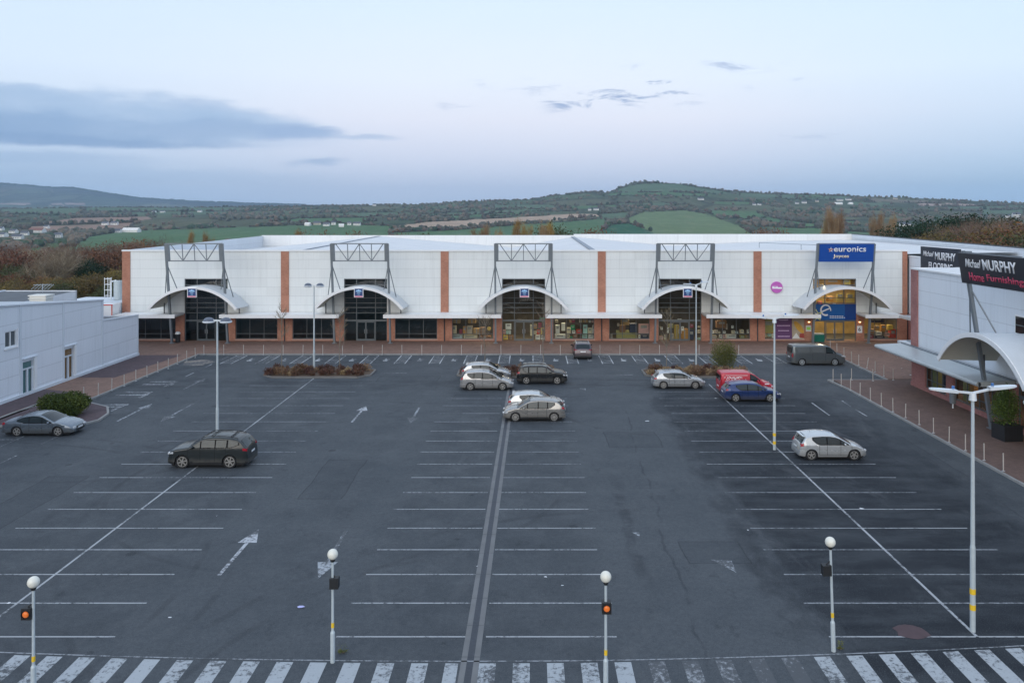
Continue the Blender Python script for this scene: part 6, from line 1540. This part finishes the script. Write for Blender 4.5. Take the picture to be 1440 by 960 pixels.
t, w, X, belt, sill = make_vehicle('panel_van', 'dark grey panel van parked along the front kerb at the right', 'van', dict(L=5.15, W=1.92, H=1.96, wb=3.15, ro=.95, prof=VANP, paint=greyv, glass=0, van=True, belt=.60, tumble=.09, kick=0, pillars=[(.64, .80)], ws=(.665, .83), rw=None, seams=(.38, .62, .80), handles=(.42, .65), wr=.335, rear_box=(.60, .85, .08, .66), tailz=.50, tailh=.25, taillen=.02, mirror=.76, sglass=M_CARGS, platez=.35, rim=M_GALV, spokes=8)); put(t, 1147, 511.5, 0)
for a, b in ((.10, .34), (.37, .61)):
    for s in (-1, 1):
        p = MB(); x0, x1 = X(a), X(b); p.poly([(x0, s*(w(x0, 1.28)+.006), 1.28), (x1, s*(w(x1, 1.28)+.006), 1.28), (x1, s*(w(x1, 1.72)+.006), 1.72), (x0, s*(w(x0, 1.72)+.006), 1.72)][::s*-1 if False else (1 if s < 0 else -1)]); p.build('side_panel', simple('van_panel_grey', (.16, .18, .19), .25, .5), t, world=False)
t, *_ = make_vehicle('hatchback_car', 'small silver white hatchback alone in the right bays', 'car', dict(L=3.95, W=1.70, H=1.52, wb=2.51, ro=.68, prof=[(0, .30), (.004, .44), (.012, .57), (.03, .64), (.05, .70), (.09, .88), (.12, .935), (.2, .975), (.34, 1.0), (.46, .995), (.54, .96), (.60, .90), (.68, .78), (.775, .64), (.82, .61), (.91, .55), (.965, .48), (.985, .42), (1, .30)], paint=lightsil, glass=0, pillars=[(.20, .40), (.41, .60), (.61, .74)], ws=(.55, .77), rw=(.033, .105), seams=(.29, .405, .605, .77), handles=(.38, .575), spokes=5, tailz=.60, tailh=.12, spoiler=.10)); put(t, 1165, 641.5, 0)

# ---------------------------------------------------------------- vegetation
def leafcard(mb, p, s, rnd, mi=0, flat=0):
    a = Vector((rnd.gauss(0, 1), rnd.gauss(0, 1), rnd.gauss(0, 1)*(1-flat))).normalized(); b = a.cross(Vector((rnd.gauss(0, 1), rnd.gauss(0, 1), rnd.gauss(0, 1)))).normalized()
    n = len(mb.v); mb.v += [tuple(p-a*s*.5), tuple(p+b*s*.28), tuple(p+a*s*.5), tuple(p-b*s*.28)]; mb.f.append((n, n+1, n+2, n+3)); mb.mi.append(mi)
def branches(seed, h, spread=.45, up=.35, depth=4, trunk_r=None, lean=.05, first=.25):
    rnd = random.Random(seed); segs = []; tips = []
    def grow(p, d, L, r, k):
        n = 3; q = p
        for i in range(n):
            d = (d+Vector((rnd.uniform(-.16, .16), rnd.uniform(-.16, .16), rnd.uniform(-.03, .12)))).normalized()
            q2 = q+d*(L/n); segs.append((q.copy(), q2.copy(), r*(1-.28*i/n), r*(1-.28*(i+1)/n))); q = q2
            if k < depth and (k > 0 or i > 0):
                for _ in range(2 if k < 2 else 1):
                    a = rnd.uniform(0, 2*PI); s = spread*rnd.uniform(.7, 1.5)
                    nd = (d+Vector((math.cos(a)*s*1.5, math.sin(a)*s*1.5, up*rnd.uniform(-.2, 1)))).normalized()
                    grow(q, nd, L*rnd.uniform(.45, .72), r*.52, k+1)
        tips.append((q, d, k))
        if k < depth: grow(q, (d+Vector((rnd.uniform(-.3, .3), rnd.uniform(-.3, .3), .1))).normalized(), L*.6, r*.6, k+1)
    grow(Vector((0, 0, 0)), Vector((rnd.uniform(-lean, lean), rnd.uniform(-lean, lean), 1)).normalized(), h*first*1.6, trunk_r or h*.022, 0)
    zmax = max(t[0].z for t in tips); k = h/zmax
    return [(a*k, b*k, r, s) for a, b, r, s in segs], [(p*k, d, l) for p, d, l in tips], rnd
def make_tree(name, label, h, seed, kind, leafm, barkm, group, leaves=5000, wide=1.0):
    t = thing(name, label, 'tree', (0, 0, 0), 0, group)
    segs, tips, rnd = branches(seed, h, *( (.34, .6, 4) if kind == 'poplar' else (.60, .30, 4)))
    tr = MB(); br = MB()
    for i, (a, b, r, s) in enumerate(segs):
        a = Vector((a.x*wide, a.y*wide, a.z)); b = Vector((b.x*wide, b.y*wide, b.z))
        (tr if r > h*.010 else br).cyl(a, b, max(r, .018), max(s, .014), n=6 if r > .08 else 3, cap=False)
    tr.build('trunk', barkm, t, world=False)
    if br.f: br.build('branches', barkm, t, world=False)
    cr = MB(); pts = [(Vector((p.x*wide, p.y*wide, p.z)), d, l) for p, d, l in tips if l >= 1]
    for i in range(leaves):
        p, d, l = rnd.choice(pts)
        R = h*(.085 if kind != 'poplar' else .05)*(1.5 if l < 3 else 1)
        o = Vector((rnd.gauss(0, 1), rnd.gauss(0, 1), rnd.gauss(0, .8)))*R*.62
        if kind in ('bare', 'poplar'):
            q = p+o*.8; dd = (d*.6+Vector((rnd.uniform(-1, 1), rnd.uniform(-1, 1), rnd.uniform(0, 1.3)))).normalized(); L = rnd.uniform(.5, 1.1); wv = dd.cross(Vector((rnd.gauss(0, 1), rnd.gauss(0, 1), 0))).normalized()*.022
            n = len(cr.v); cr.v += [tuple(q-wv), tuple(q+wv), tuple(q+dd*L)]; cr.f.append((n, n+1, n+2)); cr.mi.append(0)
        else: leafcard(cr, p+o, rnd.uniform(.22, .5), rnd)
    cr.build('crown', leafm, t, world=False)
    return t
L_RUST = mk_leaf('rust_leaves', (.15, .070, .042), (.23, .11, .052), (.11, .065, .042))
L_OLIVE = mk_leaf('olive_autumn_leaves', (.14, .115, .042), (.23, .155, .050), (.085, .085, .035))
L_GREEN = mk_leaf('dark_green_leaves', (.045, .065, .028), (.075, .09, .036), (.11, .10, .04))
L_PINE = mk_leaf('pine_leaves', (.012, .035, .020), (.022, .05, .026), (.03, .055, .028))
L_TWIG = mk_leaf('brown_twigs', (.20, .155, .11), (.27, .21, .14), (.15, .12, .085)); L_PURP = mk_leaf('purple_brown_twigs', (.16, .095, .080), (.22, .125, .095), (.12, .08, .065)); L_PALE = mk_leaf('pale_twigs', (.30, .20, .115), (.38, .25, .13), (.22, .15, .10)); L_GOLD = mk_leaf('golden_twigs', (.26, .16, .05), (.34, .20, .06), (.18, .11, .05))
L_BUSH = mk_leaf('bush_leaves', (.065, .10, .022), (.12, .155, .032), (.03, .055, .015)); L_REDS = mk_leaf('red_shrub_leaves', (.11, .050, .038), (.17, .095, .06), (.10, .075, .05)); L_STRAW = mk_leaf('straw_shrub', (.30, .20, .11), (.36, .26, .15), (.2, .13, .08)); L_YG = mk_leaf('yellow_green_leaves', (.10, .11, .03), (.15, .15, .045), (.07, .08, .03))
GW = 'trees of the wood behind the left building'
protos = {}
def proto(kind, seed):
    key = (kind, seed)
    if key in protos: return protos[key]
    a = {'rust': ('leaf', L_RUST, M_BARK, 5200, 1.35), 'olive': ('leaf', L_OLIVE, M_BARK, 5200, 1.35), 'green': ('leaf', L_GREEN, M_BARK, 5600, 1.4), 'bare': ('bare', L_TWIG, M_BARKP, 6500, 1.2), 'purple': ('bare', L_PURP, M_BARK, 8000, 1.45), 'poplar': ('poplar', L_PALE, M_BARKP, 3800, .50), 'gold': ('poplar', L_GOLD, M_BARKP, 3800, .62), 'pine': ('leaf', L_PINE, M_BARK, 6500, 1.15)}[kind]
    nm = {'rust': 'autumn_tree', 'olive': 'autumn_tree', 'green': 'broadleaf_tree', 'bare': 'bare_tree', 'purple': 'bare_tree', 'poplar': 'poplar_tree', 'gold': 'poplar_tree', 'pine': 'pine_tree'}[kind]
    t = make_tree(nm, '', 12, seed, *[a[0]], a[1], a[2], '', a[3], a[4]); protos[key] = t; t['used'] = 0; return t
def plant(kind, seed, px, pytop, Y, label, group, h=None, s=1.0):
    t = proto(kind, seed); X_ = (px-VX)*Y/F; z0 = height(px, Y, X_, Y)-.1; ztop = H-(pytop-HY)*Y/F; k = max(.25, (ztop-z0)/12)
    if t['used'] == 0: q = t; q['used'] = 1; q.location = (X_, Y, z0); q.rotation_euler.z = random.uniform(0, 6.28); q['label'] = label; q['group'] = group
    else: q = copy_tree(t, (X_, Y, z0), random.uniform(0, 6.28), label, group=group)
    q.scale = (k*s, k*s, k)
    return q
DESC = {'rust': 'rust brown leafy tree', 'olive': 'olive and yellow autumn tree', 'green': 'dark green leafy tree', 'bare': 'bare tree with fine pale twigs', 'purple': 'purple brown bare tree', 'poplar': 'slender pale bare poplar', 'gold': 'golden bare poplar', 'pine': 'dark evergreen'}
wl = [('rust', 1, -30, 352, 175), ('purple', 1, 12, 352, 190), ('rust', 2, 35, 350, 170), ('green', 1, 22, 372, 150), ('rust', 1, 8, 385, 132), ('green', 2, 45, 378, 142), ('purple', 2, 68, 347, 185), ('bare', 1, 83, 349, 150), ('bare', 2, 62, 362, 140), ('purple', 1, 105, 355, 175), ('pine', 1, 121, 365, 146),
      ('purple', 2, 140, 342, 172), ('rust', 2, 160, 345, 165), ('purple', 1, 178, 341, 190), ('olive', 1, 70, 390, 128), ('olive', 2, 100, 388, 124), ('olive', 1, 128, 384, 120), ('olive', 2, 150, 380, 126), ('green', 1, 92, 396, 118), ('olive', 1, 168, 388, 130), ('bare', 1, 48, 350, 178), ('purple', 2, 118, 347, 195), ('olive', 2, 15, 392, 124), ('olive', 2, 40, 396, 120), ('green', 2, -12, 390, 128), ('rust', 1, 185, 338, 200), ('green', 1, 150, 400, 118), ('purple', 2, -8, 347, 210), ('rust', 2, 90, 352, 205), ('purple', 1, 205, 338, 215), ('rust', 1, 60, 388, 135), ('rust', 2, -60, 370, 160), ('green', 2, -90, 380, 150)]
wl.sort(key=lambda q: q[2])
cnt_ = {}
for q in wl: cnt_[q[0]] = cnt_.get(q[0], 0)+1
ix = {}
for (k, s, px, pt, Y) in wl:
    ix[k] = ix.get(k, 0)+1; plant(k, s, px, pt, Y, f'{DESC[k]} in the wood behind the left building'+(f', {ORD[ix[k]-1]} from left' if cnt_[k] > 1 else ''), GW, s=1.15)
ml = [('gold', 1, 271, 326, 165), ('gold', 2, 293, 327, 170), ('gold', 1, 418, 324, 165), ('rust', 2, 437, 326, 172), ('rust', 1, 495, 326, 168), ('rust', 2, 545, 329, 170), ('green', 1, 600, 329, 165), ('gold', 2, 672, 321, 150), ('poplar', 1, 683, 316, 152), ('poplar', 2, 703, 322, 155), ('gold', 1, 729, 309, 150), ('gold', 2, 741, 314, 156), ('poplar', 1, 765, 315, 152), ('gold', 1, 772, 313, 158), ('green', 2, 786, 317, 165), ('rust', 1, 831, 322, 150), ('rust', 2, 1068, 321, 155)]
for i, (k, s, px, pt, Y) in enumerate(ml):
    plant(k, s, px, pt, Y, f'{DESC[k]} top above the warehouse roof, {ORD[i]} from the left', 'tree tops behind the warehouse roof', s=.55 if k in ('gold', 'poplar') else .8)
rl = [('poplar', 1, 1163, 301, 160), ('poplar', 2, 1171, 293, 158), ('poplar', 1, 1180, 298, 162), ('poplar', 2, 1230, 304, 165), ('poplar', 1, 1240, 300, 160), ('poplar', 2, 1251, 303, 166), ('pine', 1, 1289, 310, 150), ('pine', 2, 1275, 322, 158), ('pine', 1, 1318, 302, 185), ('pine', 2, 1335, 299, 190), ('pine', 1, 1353, 298, 180), ('bare', 1, 1327, 312, 150), ('bare', 2, 1345, 308, 145), ('olive', 1, 1362, 317, 140), ('olive', 1, 1312, 322, 142), ('bare', 1, 1388, 308, 150),
      ('bare', 1, 1405, 306, 140), ('purple', 2, 1425, 304, 135), ('olive', 2, 1440, 312, 128), ('olive', 2, 1375, 315, 132), ('green', 1, 1345, 320, 138), ('bare', 2, 1442, 302, 145), ('green', 1, 1420, 322, 122), ('pine', 2, 1393, 302, 175), ('pine', 1, 1412, 302, 180), ('purple', 1, 1300, 328, 142), ('bare', 2, 1372, 308, 160), ('rust', 2, 1395, 325, 125), ('rust', 1, 1462, 305, 130), ('purple', 2, 1490, 300, 130), ('olive', 1, 1330, 325, 140)]
rl = [(k, s, px, pt+(0 if k == 'poplar' else 5 if k == 'pine' else 8), Y) for k, s, px, pt, Y in rl]; rl.sort(key=lambda q: q[2]); ix = {}; cnt_ = {}
for q in rl: cnt_[q[0]] = cnt_.get(q[0], 0)+1
for (k, s, px, pt, Y) in rl:
    ix[k] = ix.get(k, 0)+1; plant(k, s, px, pt, Y, f'{DESC[k]} beyond the right wing roof'+(f', {ORD[ix[k]-1]} such from the left' if cnt_[k] > 1 else ''), 'trees beyond the right wing', s=.5 if k == 'poplar' else 1.1)
for t in protos.values():
    if 'used' in t: del t['used']
for o in COL.objects:
    if 'used' in o: del o['used']
# round bush by the saloon
def bush(name, label, loc, rx, ry, rz_, leafm, n, ls, cat='bush', seed=1, group=None, stems=6):
    rnd = random.Random(seed); t = thing(name, label, cat, loc, 0, group); mb = MB()
    lob = [(Vector((rnd.uniform(-.55, .55)*rx, rnd.uniform(-.5, .5)*ry, rnd.uniform(.3, .75)*rz_)), rnd.uniform(.42, .62)) for _ in range(14)]
    for i in range(n):
        c, k = rnd.choice(lob); d = Vector((rnd.gauss(0, 1), rnd.gauss(0, 1), rnd.gauss(0, 1))).normalized(); rr3 = k*(rnd.random()**.35)*rnd.uniform(.9, 1.08)
        p = c+Vector((d.x*rx*rr3, d.y*ry*rr3, d.z*rz_*rr3*.9))
        if p.z < .03: p.z = rnd.uniform(.03, .3)
        leafcard(mb, p, rnd.uniform(.6, 1.3)*ls, rnd)
    mb.build('foliage', leafm, t, world=False)
    st = MB()
    for _ in range(stems):
        a = rnd.uniform(0, 2*PI); st.cyl((0, 0, 0), (math.cos(a)*rx*.5, math.sin(a)*ry*.5, rz_*.7), .04, .015, n=4)
    st.build('stem', M_BARK, t, world=False); return t
bush('round_bush', 'large round clipped green bush on the island behind the blue grey saloon', (-33.5, 57.1, .1), 1.95, 1.45, 1.40, L_BUSH, 22000, .13, seed=3)
bush('yellow_green_bush', 'loose yellow green bush in the right island behind the red van', (18.1, 74.0, .1), 1.35, 1.2, 2.45, L_YG, 7000, .11, seed=5)
# planted islands
def island(x0, x1, y0, y1):
    c = 1.0; pts = [(x0+c, y0), (x1-c, y0), (x1, y0+c), (x1, y1-c), (x1-c, y1), (x0+c, y1), (x0, y1-c), (x0, y0+c)]
    kerb('kerb', pts, closed=True, mat=M_KERBD); mb = MB(); mb.poly([(x, y, .09) for x, y in pts]); struct(mb.build('planting_bed', M_SOIL))
island(-23.9, -14.3, 70.6, 74.9); island(-6.5, 2.9, 70.6, 74.9); island(10.4, 20.2, 70.6, 74.9)
sp1 = bush('low_shrub', '', (0, 0, 0), .40, .36, .55, L_REDS, 420, .11, 'shrub', 7, 'low shrubs in the planted islands', 3)
sp2 = bush('low_shrub', '', (0, 0, 0), .42, .36, .50, L_STRAW, 420, .11, 'shrub', 8, 'low shrubs in the planted islands', 3)
used = {id(sp1): 0, id(sp2): 0}; rs = random.Random(9)
for nm, x0, x1, cnts in (('left', -23.4, -14.8, 34), ('centre', -6.0, 2.4, 20), ('right', 10.9, 19.7, 34)):
    pos = []
    for k in range(cnts):
        row = k % 2; x = x0+(x1-x0)*((k//2)+.5*row)/(cnts/2); y = 71.5+row*1.6+rs.uniform(-.4, .4); pos.append((x+rs.uniform(-.15, .15), y, rs.random() < (.62 if nm != 'right' else .35), row))
    pos.sort(); c_ = {}
    for (x, y, red, row) in pos:
        key = (red, row); c_[key] = c_.get(key, 0)+1
        lab = f"{'dark red' if red else 'straw coloured'} shrub, {ORD[c_[key]-1]} such from left, {'front' if row == 0 else 'back'} row of the {nm} island"
        sp = sp1 if red else sp2
        if used[id(sp)] == 0: q = sp; q.location = (x, y, .09); q['label'] = lab; used[id(sp)] = 1
        else: q = copy_tree(sp, (x, y, .09), rs.uniform(0, 6), lab)
        s_ = rs.uniform(.8, 1.35); q.scale = (s_*1.1, s_, s_)
M_BARKG = simple('grey_bark', (.20, .175, .14), .9, var=.3, scale=3)
# bare saplings
def sapling(px, Y, ztop, seed, label):
    t = thing('bare_sapling', label, 'tree', ((px-VX)*Y/F, Y, .09), 0, 'thin bare saplings in the islands'); rnd = random.Random(seed)
    tr = MB(); h = ztop; p = Vector((0, 0, 0)); pts = [p]
    for k in range(8): p = p+Vector((rnd.uniform(-.05, .05), rnd.uniform(-.05, .05), h/8)); pts.append(p)
    for k in range(8): tr.cyl(pts[k], pts[k+1], .045*(1-k/10), .045*(1-(k+1)/10), n=7, cap=False)
    tr.build('trunk', M_BARKG, t, world=False); br = MB(); tw = MB()
    for k in range(22):
        i = rnd.randint(3, 7); p0 = pts[i].lerp(pts[i+1], rnd.random()) if i < 8 else pts[8]; a = rnd.uniform(0, 2*PI); L = rnd.uniform(.6, 1.5)*(1.2-(i-3)*.12)
        d = Vector((math.cos(a)*.75, math.sin(a)*.75, rnd.uniform(.7, 1.3))).normalized(); p1 = p0+d*L; br.cyl(p0, p1, .018, .008, n=4, cap=False)
        for j in range(9):
            q = p0.lerp(p1, rnd.uniform(.25, 1)); e = (d+Vector((rnd.uniform(-.8, .8), rnd.uniform(-.8, .8), rnd.uniform(0, .6)))).normalized(); tw.cyl(q, q+e*rnd.uniform(.2, .5), .008, .004, n=3, cap=False)
    br.build('branches', M_BARKG, t, world=False); tw.build('twigs', L_TWIG, t, world=False)
sapling(396.5, 72.6, 5.6, 1, 'thin bare sapling at the left end of the left planted island')
sapling(477, 73.2, 5.3, 2, 'thin bare sapling right of the lighting column in the left planted island')
sapling(682.5, 73.0, 4.5, 3, 'thin bare sapling behind the silver cars at the centre island')
sapling(764.5, 74.0, 5.6, 4, 'thin bare sapling behind the black crossover')
sapling(937, 73.3, 5.5, 5, 'thin bare sapling behind the silver hatchback at the right island')
# planter with shrub by the right store
g = gp(1424, 600, PH)
pb = thing('planter', 'square black planter standing by the right store entrance', 'planter', (30.5, 50.9, PH), .1)
mb = MB(); mb.box(-.62, .62, -.62, .62, 0, .92); mb.box(-.66, .66, -.66, .66, .92, .99)
for k in range(7): mb.box(-.60+k*.19, -.58+k*.19, -.635, -.622, .03, .90)
mb.build('planter_box', M_BLACK, pb, world=False)
bush('planter_shrub', 'tall leafy green shrub growing in the black planter', (30.5, 50.9, PH+.95), .85, .8, 2.35, L_BUSH, 5200, .12, 'shrub', 12)
# weeds and litter
for (px, py, s, lab) in ((482, 917, .22, 'tuft of green weeds beside the beacon left of the drain channel'), (1182, 912, .14, 'small tuft of weeds at the foot of the beacon at the right')):
    g = gp(px, py); bush('weed_tuft', lab, (g.x, g.y, 0), s, s*.6, s*.35, L_YG, 220, .04, 'weeds', 21)
LPOS = ['', 'left of the drain channel in the near bays', 'just right of the drain channel, left of two', 'just right of the drain channel, right of two', 'on a line in the right bays', 'at the left edge of the car park', 'near the left crossing', 'right of the left bay line', 'at the left edge of the dark right bays', 'on the pavement by the passage, topmost', 'on the pavement by the passage, second from top', 'on the pavement by the passage, left of the middle', 'beside the corner pier of the right store', 'on the pavement near the right entrance', 'between the passage bollards', 'on the dark asphalt below the silver hatchback', 'in the aisle left of the dark right bays']
for i, (px, py, s) in enumerate(((423, 853, .13), (671, 796, .05), (767, 811, .06), (791, 823, .07), (1212, 715, .12), (12, 848, .07), (239, 868, .06), (305, 725, .05), (1052, 745, .05), (1275, 505, .10), (1283, 509, .08), (1268, 518, .07), (1281, 527, .12), (1262, 503, .07), (1218, 530, .06), (1007, 560, .10), (910, 592, .18))):
    g = gp(px, py, PH+.008 if py < 535 and px > 1210 else .008); r_ = random.Random(i); mb = MB(); n = 6
    mb.poly([(s*1.3*math.cos(2*PI*k/n)*r_.uniform(.6, 1), s*math.sin(2*PI*k/n)*r_.uniform(.6, 1), r_.uniform(.0, .03)) for k in range(n)])
    o = mb.build('litter', M_LITTER if i else simple('lilac_litter', (.5, .5, .8), .6)); o.location = g
    tag(o, 'lilac scrap of litter lying on the asphalt left of the second beacon' if i == 0 else 'pale scrap of litter '+LPOS[i], 'litter', 'scraps of litter')

# ---------------------------------------------------------------- sky, sun, air
SUN_EL, SUN_AZ = 13.0, 196.0     # sun low behind the camera, a little to the left (azimuth clockwise from +Y)
wd = bpy.data.worlds.new('World'); scene.world = wd; wd.use_nodes = True
class WT(NT):
    def __init__(s): s.m = wd; s.t = wd.node_tree; s.n = s.t.nodes; s.l = s.t.links; s.n.clear(); s.out = s.n.new('ShaderNodeOutputWorld')
t = WT(); D = t.coord('Generated'); x, y, z = t.sep(D)
el = t.math('DIVIDE', z, t.math('SQRT', t.math('ADD', t.math('ADD', t.math('MULTIPLY', x, x), t.math('MULTIPLY', y, y)), .0001)))   # tan(elevation)
az = t.math('ARCTAN2', x, y)                                                                   # 0 = +Y, positive to the right
def S(r, g, b): return tuple(((v/255)/12.92 if v/255 <= .04045 else ((v/255+.055)/1.055)**2.4) for v in (r, g, b))
centre = t.ramp(el, [(0.0, S(172, 194, 222)), (.03, S(192, 204, 228)), (.075, S(213, 218, 236)), (.12, S(226, 228, 241)), (.17, S(226, 234, 246)), (.27, S(213, 230, 249)), (.6, S(208, 224, 246)), (1.0, S(200, 218, 244))])
right = t.ramp(el, [(0.0, S(150, 184, 216)), (.03, S(163, 194, 222)), (.075, S(187, 208, 232)), (.12, S(207, 222, 241)), (.17, S(215, 231, 247)), (.27, S(203, 226, 249)), (.6, S(206, 223, 247)), (1.0, S(200, 218, 244))])
left = t.ramp(el, [(0.0, S(155, 184, 215)), (.03, S(163, 190, 219)), (.075, S(190, 209, 233)), (.12, S(208, 222, 241)), (.17, S(214, 229, 246)), (.27, S(203, 224, 246)), (.6, S(206, 223, 247)), (1.0, S(200, 218, 244))])
c = t.mix(t.smooth(az, .12, .60), centre, right); c = t.mix(t.smooth(az, -.15, -.6), c, left) if False else t.mix(t.math('SUBTRACT', 1.0, t.smooth(az, -.62, -.12)), c, left)
cb = t.node('ShaderNodeCombineXYZ'); t.link(az, cb.inputs[0]); t.link(el, cb.inputs[1]); UV = cb.outputs[0]
def ell(u0, v0, su, sv, nz, amt, n_sc=(7, 26, 1), thr=(.9, .35)):
    du = t.math('DIVIDE', t.math('SUBTRACT', az, u0), su); dv = t.math('DIVIDE', t.math('SUBTRACT', el, v0), sv)
    d = t.math('SQRT', t.math('ADD', t.math('MULTIPLY', du, du), t.math('MULTIPLY', dv, dv)))
    n = t.noise(t.scalev(UV, (5, 20, 1) if n_sc[0] < 7 else (10, 34, 1)), 1.0, 5, .6)
    return t.math('MULTIPLY', t.math('SUBTRACT', 1.0, t.smooth(t.math('ADD', d, t.math('MULTIPLY', t.math('SUBTRACT', n, .5), nz)), thr[1], thr[0])), amt)
nz_ = t.noise(t.scalev(UV, (5, 20, 1)), 1.0, 5, .6); nz2 = t.noise(t.scalev(UV, (14, 40, 1)), 1.0, 4, .6)
el0, az0 = el, az
el = t.math('ADD', el, t.math('ADD', t.math('MULTIPLY', t.math('SUBTRACT', nz_, .5), .034), t.math('MULTIPLY', t.math('SUBTRACT', nz2, .5), .010))); az = t.math('ADD', az, t.math('MULTIPLY', t.math('SUBTRACT', nz2, .5), .08))
def over(c, m, col): return t.mix(m, c, col)
CL = S(126, 158, 198); CL2 = S(112, 146, 190)
for (u0, v0, su, sv, am) in ((-.70, .116, .16, .028, .6), (-.56, .119, .13, .022, .55), (-.45, .114, .12, .022, .5), (-.35, .112, .09, .018, .6), (-.62, .130, .10, .012, .6), (-.50, .100, .26, .026, .7)):
    c = over(c, ell(u0, v0, su, sv, 1.5, am, (5, 20, 1), (1.25, .45)), S(156, 182, 214))
for (u0, v0, su, sv, am) in ((-.66, .098, .17, .021, .7), (-.52, .096, .14, .018, .65), (-.40, .099, .09, .013, .6), (-.60, .088, .24, .011, .55)):
    c = over(c, ell(u0, v0, su, sv, 1.3, am, (9, 32, 1), (1.15, .45)), CL)
c = over(c, ell(-.56, .084, .26, .008, .9, .7, (9, 32, 1), (1.1, .4)), CL2)
c = over(c, ell(-.36, .100, .13, .013, 1.0, .65, (8, 30, 1), (1.1, .3)), S(150, 174, 208))
c = over(c, ell(-.285, .100, .065, .011, .9, .75, (9, 32, 1), (1.1, .3)), S(140, 166, 205))
c = over(c, ell(-.20, .096, .05, .006, .9, .6, (9, 32, 1), (1.1, .3)), S(158, 180, 212))
c = over(c, ell(-.395, .127, .045, .008, .9, .5, (9, 32, 1), (1.1, .3)), S(165, 186, 216))
c = over(c, ell(-.262, .062, .038, .006, .8, .75, (9, 32, 1), (1.1, .3)), S(150, 174, 208))
c = over(c, ell(-.60, .062, .20, .012, 1.0, .55, (5, 26, 1), (1.1, .3)), S(145, 173, 208))
c = over(c, ell(-.45, .045, .30, .012, 1.2, .40, (5, 26, 1), (1.1, .2)), S(150, 178, 212))
wis = t.smooth(t.noise(t.scalev(UV, (16, 60, 1)), 1.0, 6, .62, .6), .50, .66)
for (u0, v0, su, sv, a) in ((.055, .148, .06, .022, .95), (.125, .150, .08, .020, 1.0), (.14, .168, .08, .014, .95), (.215, .145, .05, .010, .9), (.26, .185, .05, .012, .6), (-.09, .137, .035, .008, .3), (.35, .095, .05, .006, .3), (.30, .155, .05, .02, .25), (-.03, .165, .05, .012, .22)):
    c = over(c, t.math('MULTIPLY', ell(u0, v0, su, sv, 1.1, a, (12, 40, 1), (1.2, .3)), wis), S(138, 160, 198))
el, az = el0, az0
soft = t.smooth(t.noise(t.scalev(UV, (2.2, 9, 1)), 1.0, 5, .55), .35, .75)
c = over(c, t.math('MULTIPLY', soft, .10), S(240, 242, 250))
# warm glow of the low sun behind the camera
sx, sy = math.sin(math.radians(SUN_AZ)), math.cos(math.radians(SUN_AZ))
dt = t.math('ADD', t.math('MULTIPLY', x, sx), t.math('MULTIPLY', y, sy))
glow = t.math('MULTIPLY', t.smooth(dt, .25, 1.0), t.math('SUBTRACT', 1.0, t.smooth(el, .10, .9)))
side = t.math('MULTIPLY', t.smooth(t.math('ABSOLUTE', az), .75, 1.2), t.math('SUBTRACT', 1.0, t.smooth(el, .3, .9)))
c = t.mix(side, c, S(182, 212, 250))
c = t.mix(glow, c, (1.0, .95, .90))
sk = t.node('ShaderNodeTexSky'); sk.sky_type = 'NISHITA'; sk.sun_disc = False; sk.sun_elevation = math.radians(SUN_EL); sk.sun_rotation = math.radians(SUN_AZ); sk.air_density = 1.0; sk.dust_density = 1.0
bg1 = t.node('ShaderNodeBackground'); t.link(c, bg1.inputs[0]); bg1.inputs[1].default_value = 1.0
bg2 = t.node('ShaderNodeBackground'); t.link(sk.outputs[0], bg2.inputs[0]); bg2.inputs[1].default_value = .05
mx = t.node('ShaderNodeMixShader'); mx.inputs[0].default_value = .12
t.link(bg1.outputs[0], mx.inputs[1]); t.link(bg2.outputs[0], mx.inputs[2]); t.link(mx.outputs[0], t.out.inputs[0])
sd = bpy.data.lights.new('sun', 'SUN'); sd.energy = 1.25; sd.angle = math.radians(55); sd.color = (1.0, .95, .87)
so = bpy.data.objects.new('sun', sd); COL.objects.link(so)
dirv = Vector((sx*math.cos(math.radians(SUN_EL)), sy*math.cos(math.radians(SUN_EL)), math.sin(math.radians(SUN_EL))))
so.rotation_euler = dirv.to_track_quat('Z', 'Y').to_euler(); so.location = (0, -50, 60)
# haze
hz = MB().box(-11600, 11600, -11600, 11600, -70, 420).build('haze', []); tag(hz, 'thin blue evening haze over the valley', 'haze', kind='stuff')
hm = bpy.data.materials.new('haze'); hm.use_nodes = True; nt = hm.node_tree; nt.nodes.remove(nt.nodes['Principled BSDF'])
pv = nt.nodes.new('ShaderNodeVolumePrincipled'); pv.inputs['Color'].default_value = (.55, .76, 1.0, 1); pv.inputs['Density'].default_value = .00008; pv.inputs['Anisotropy'].default_value = .0
pv.inputs['Density Attribute'].default_value = ''; pv.inputs['Temperature Attribute'].default_value = ''; hm.cycles.homogeneous_volume = True
nt.links.new(pv.outputs[0], nt.nodes['Material Output'].inputs['Volume']); hz.data.materials.append(hm)
vs = scene.view_settings; vs.view_transform = 'Standard'; vs.look = 'None'; vs.exposure = .40; vs.gamma = 1; vs.use_curve_mapping = False
wd.cycles.sampling_method = 'MANUAL'; wd.cycles.sample_map_resolution = 256
scene.cycles.max_bounces = 6; scene.cycles.diffuse_bounces = 3; scene.cycles.glossy_bounces = 3; scene.cycles.transmission_bounces = 4; scene.cycles.transparent_max_bounces = 8; scene.cycles.volume_bounces = 0
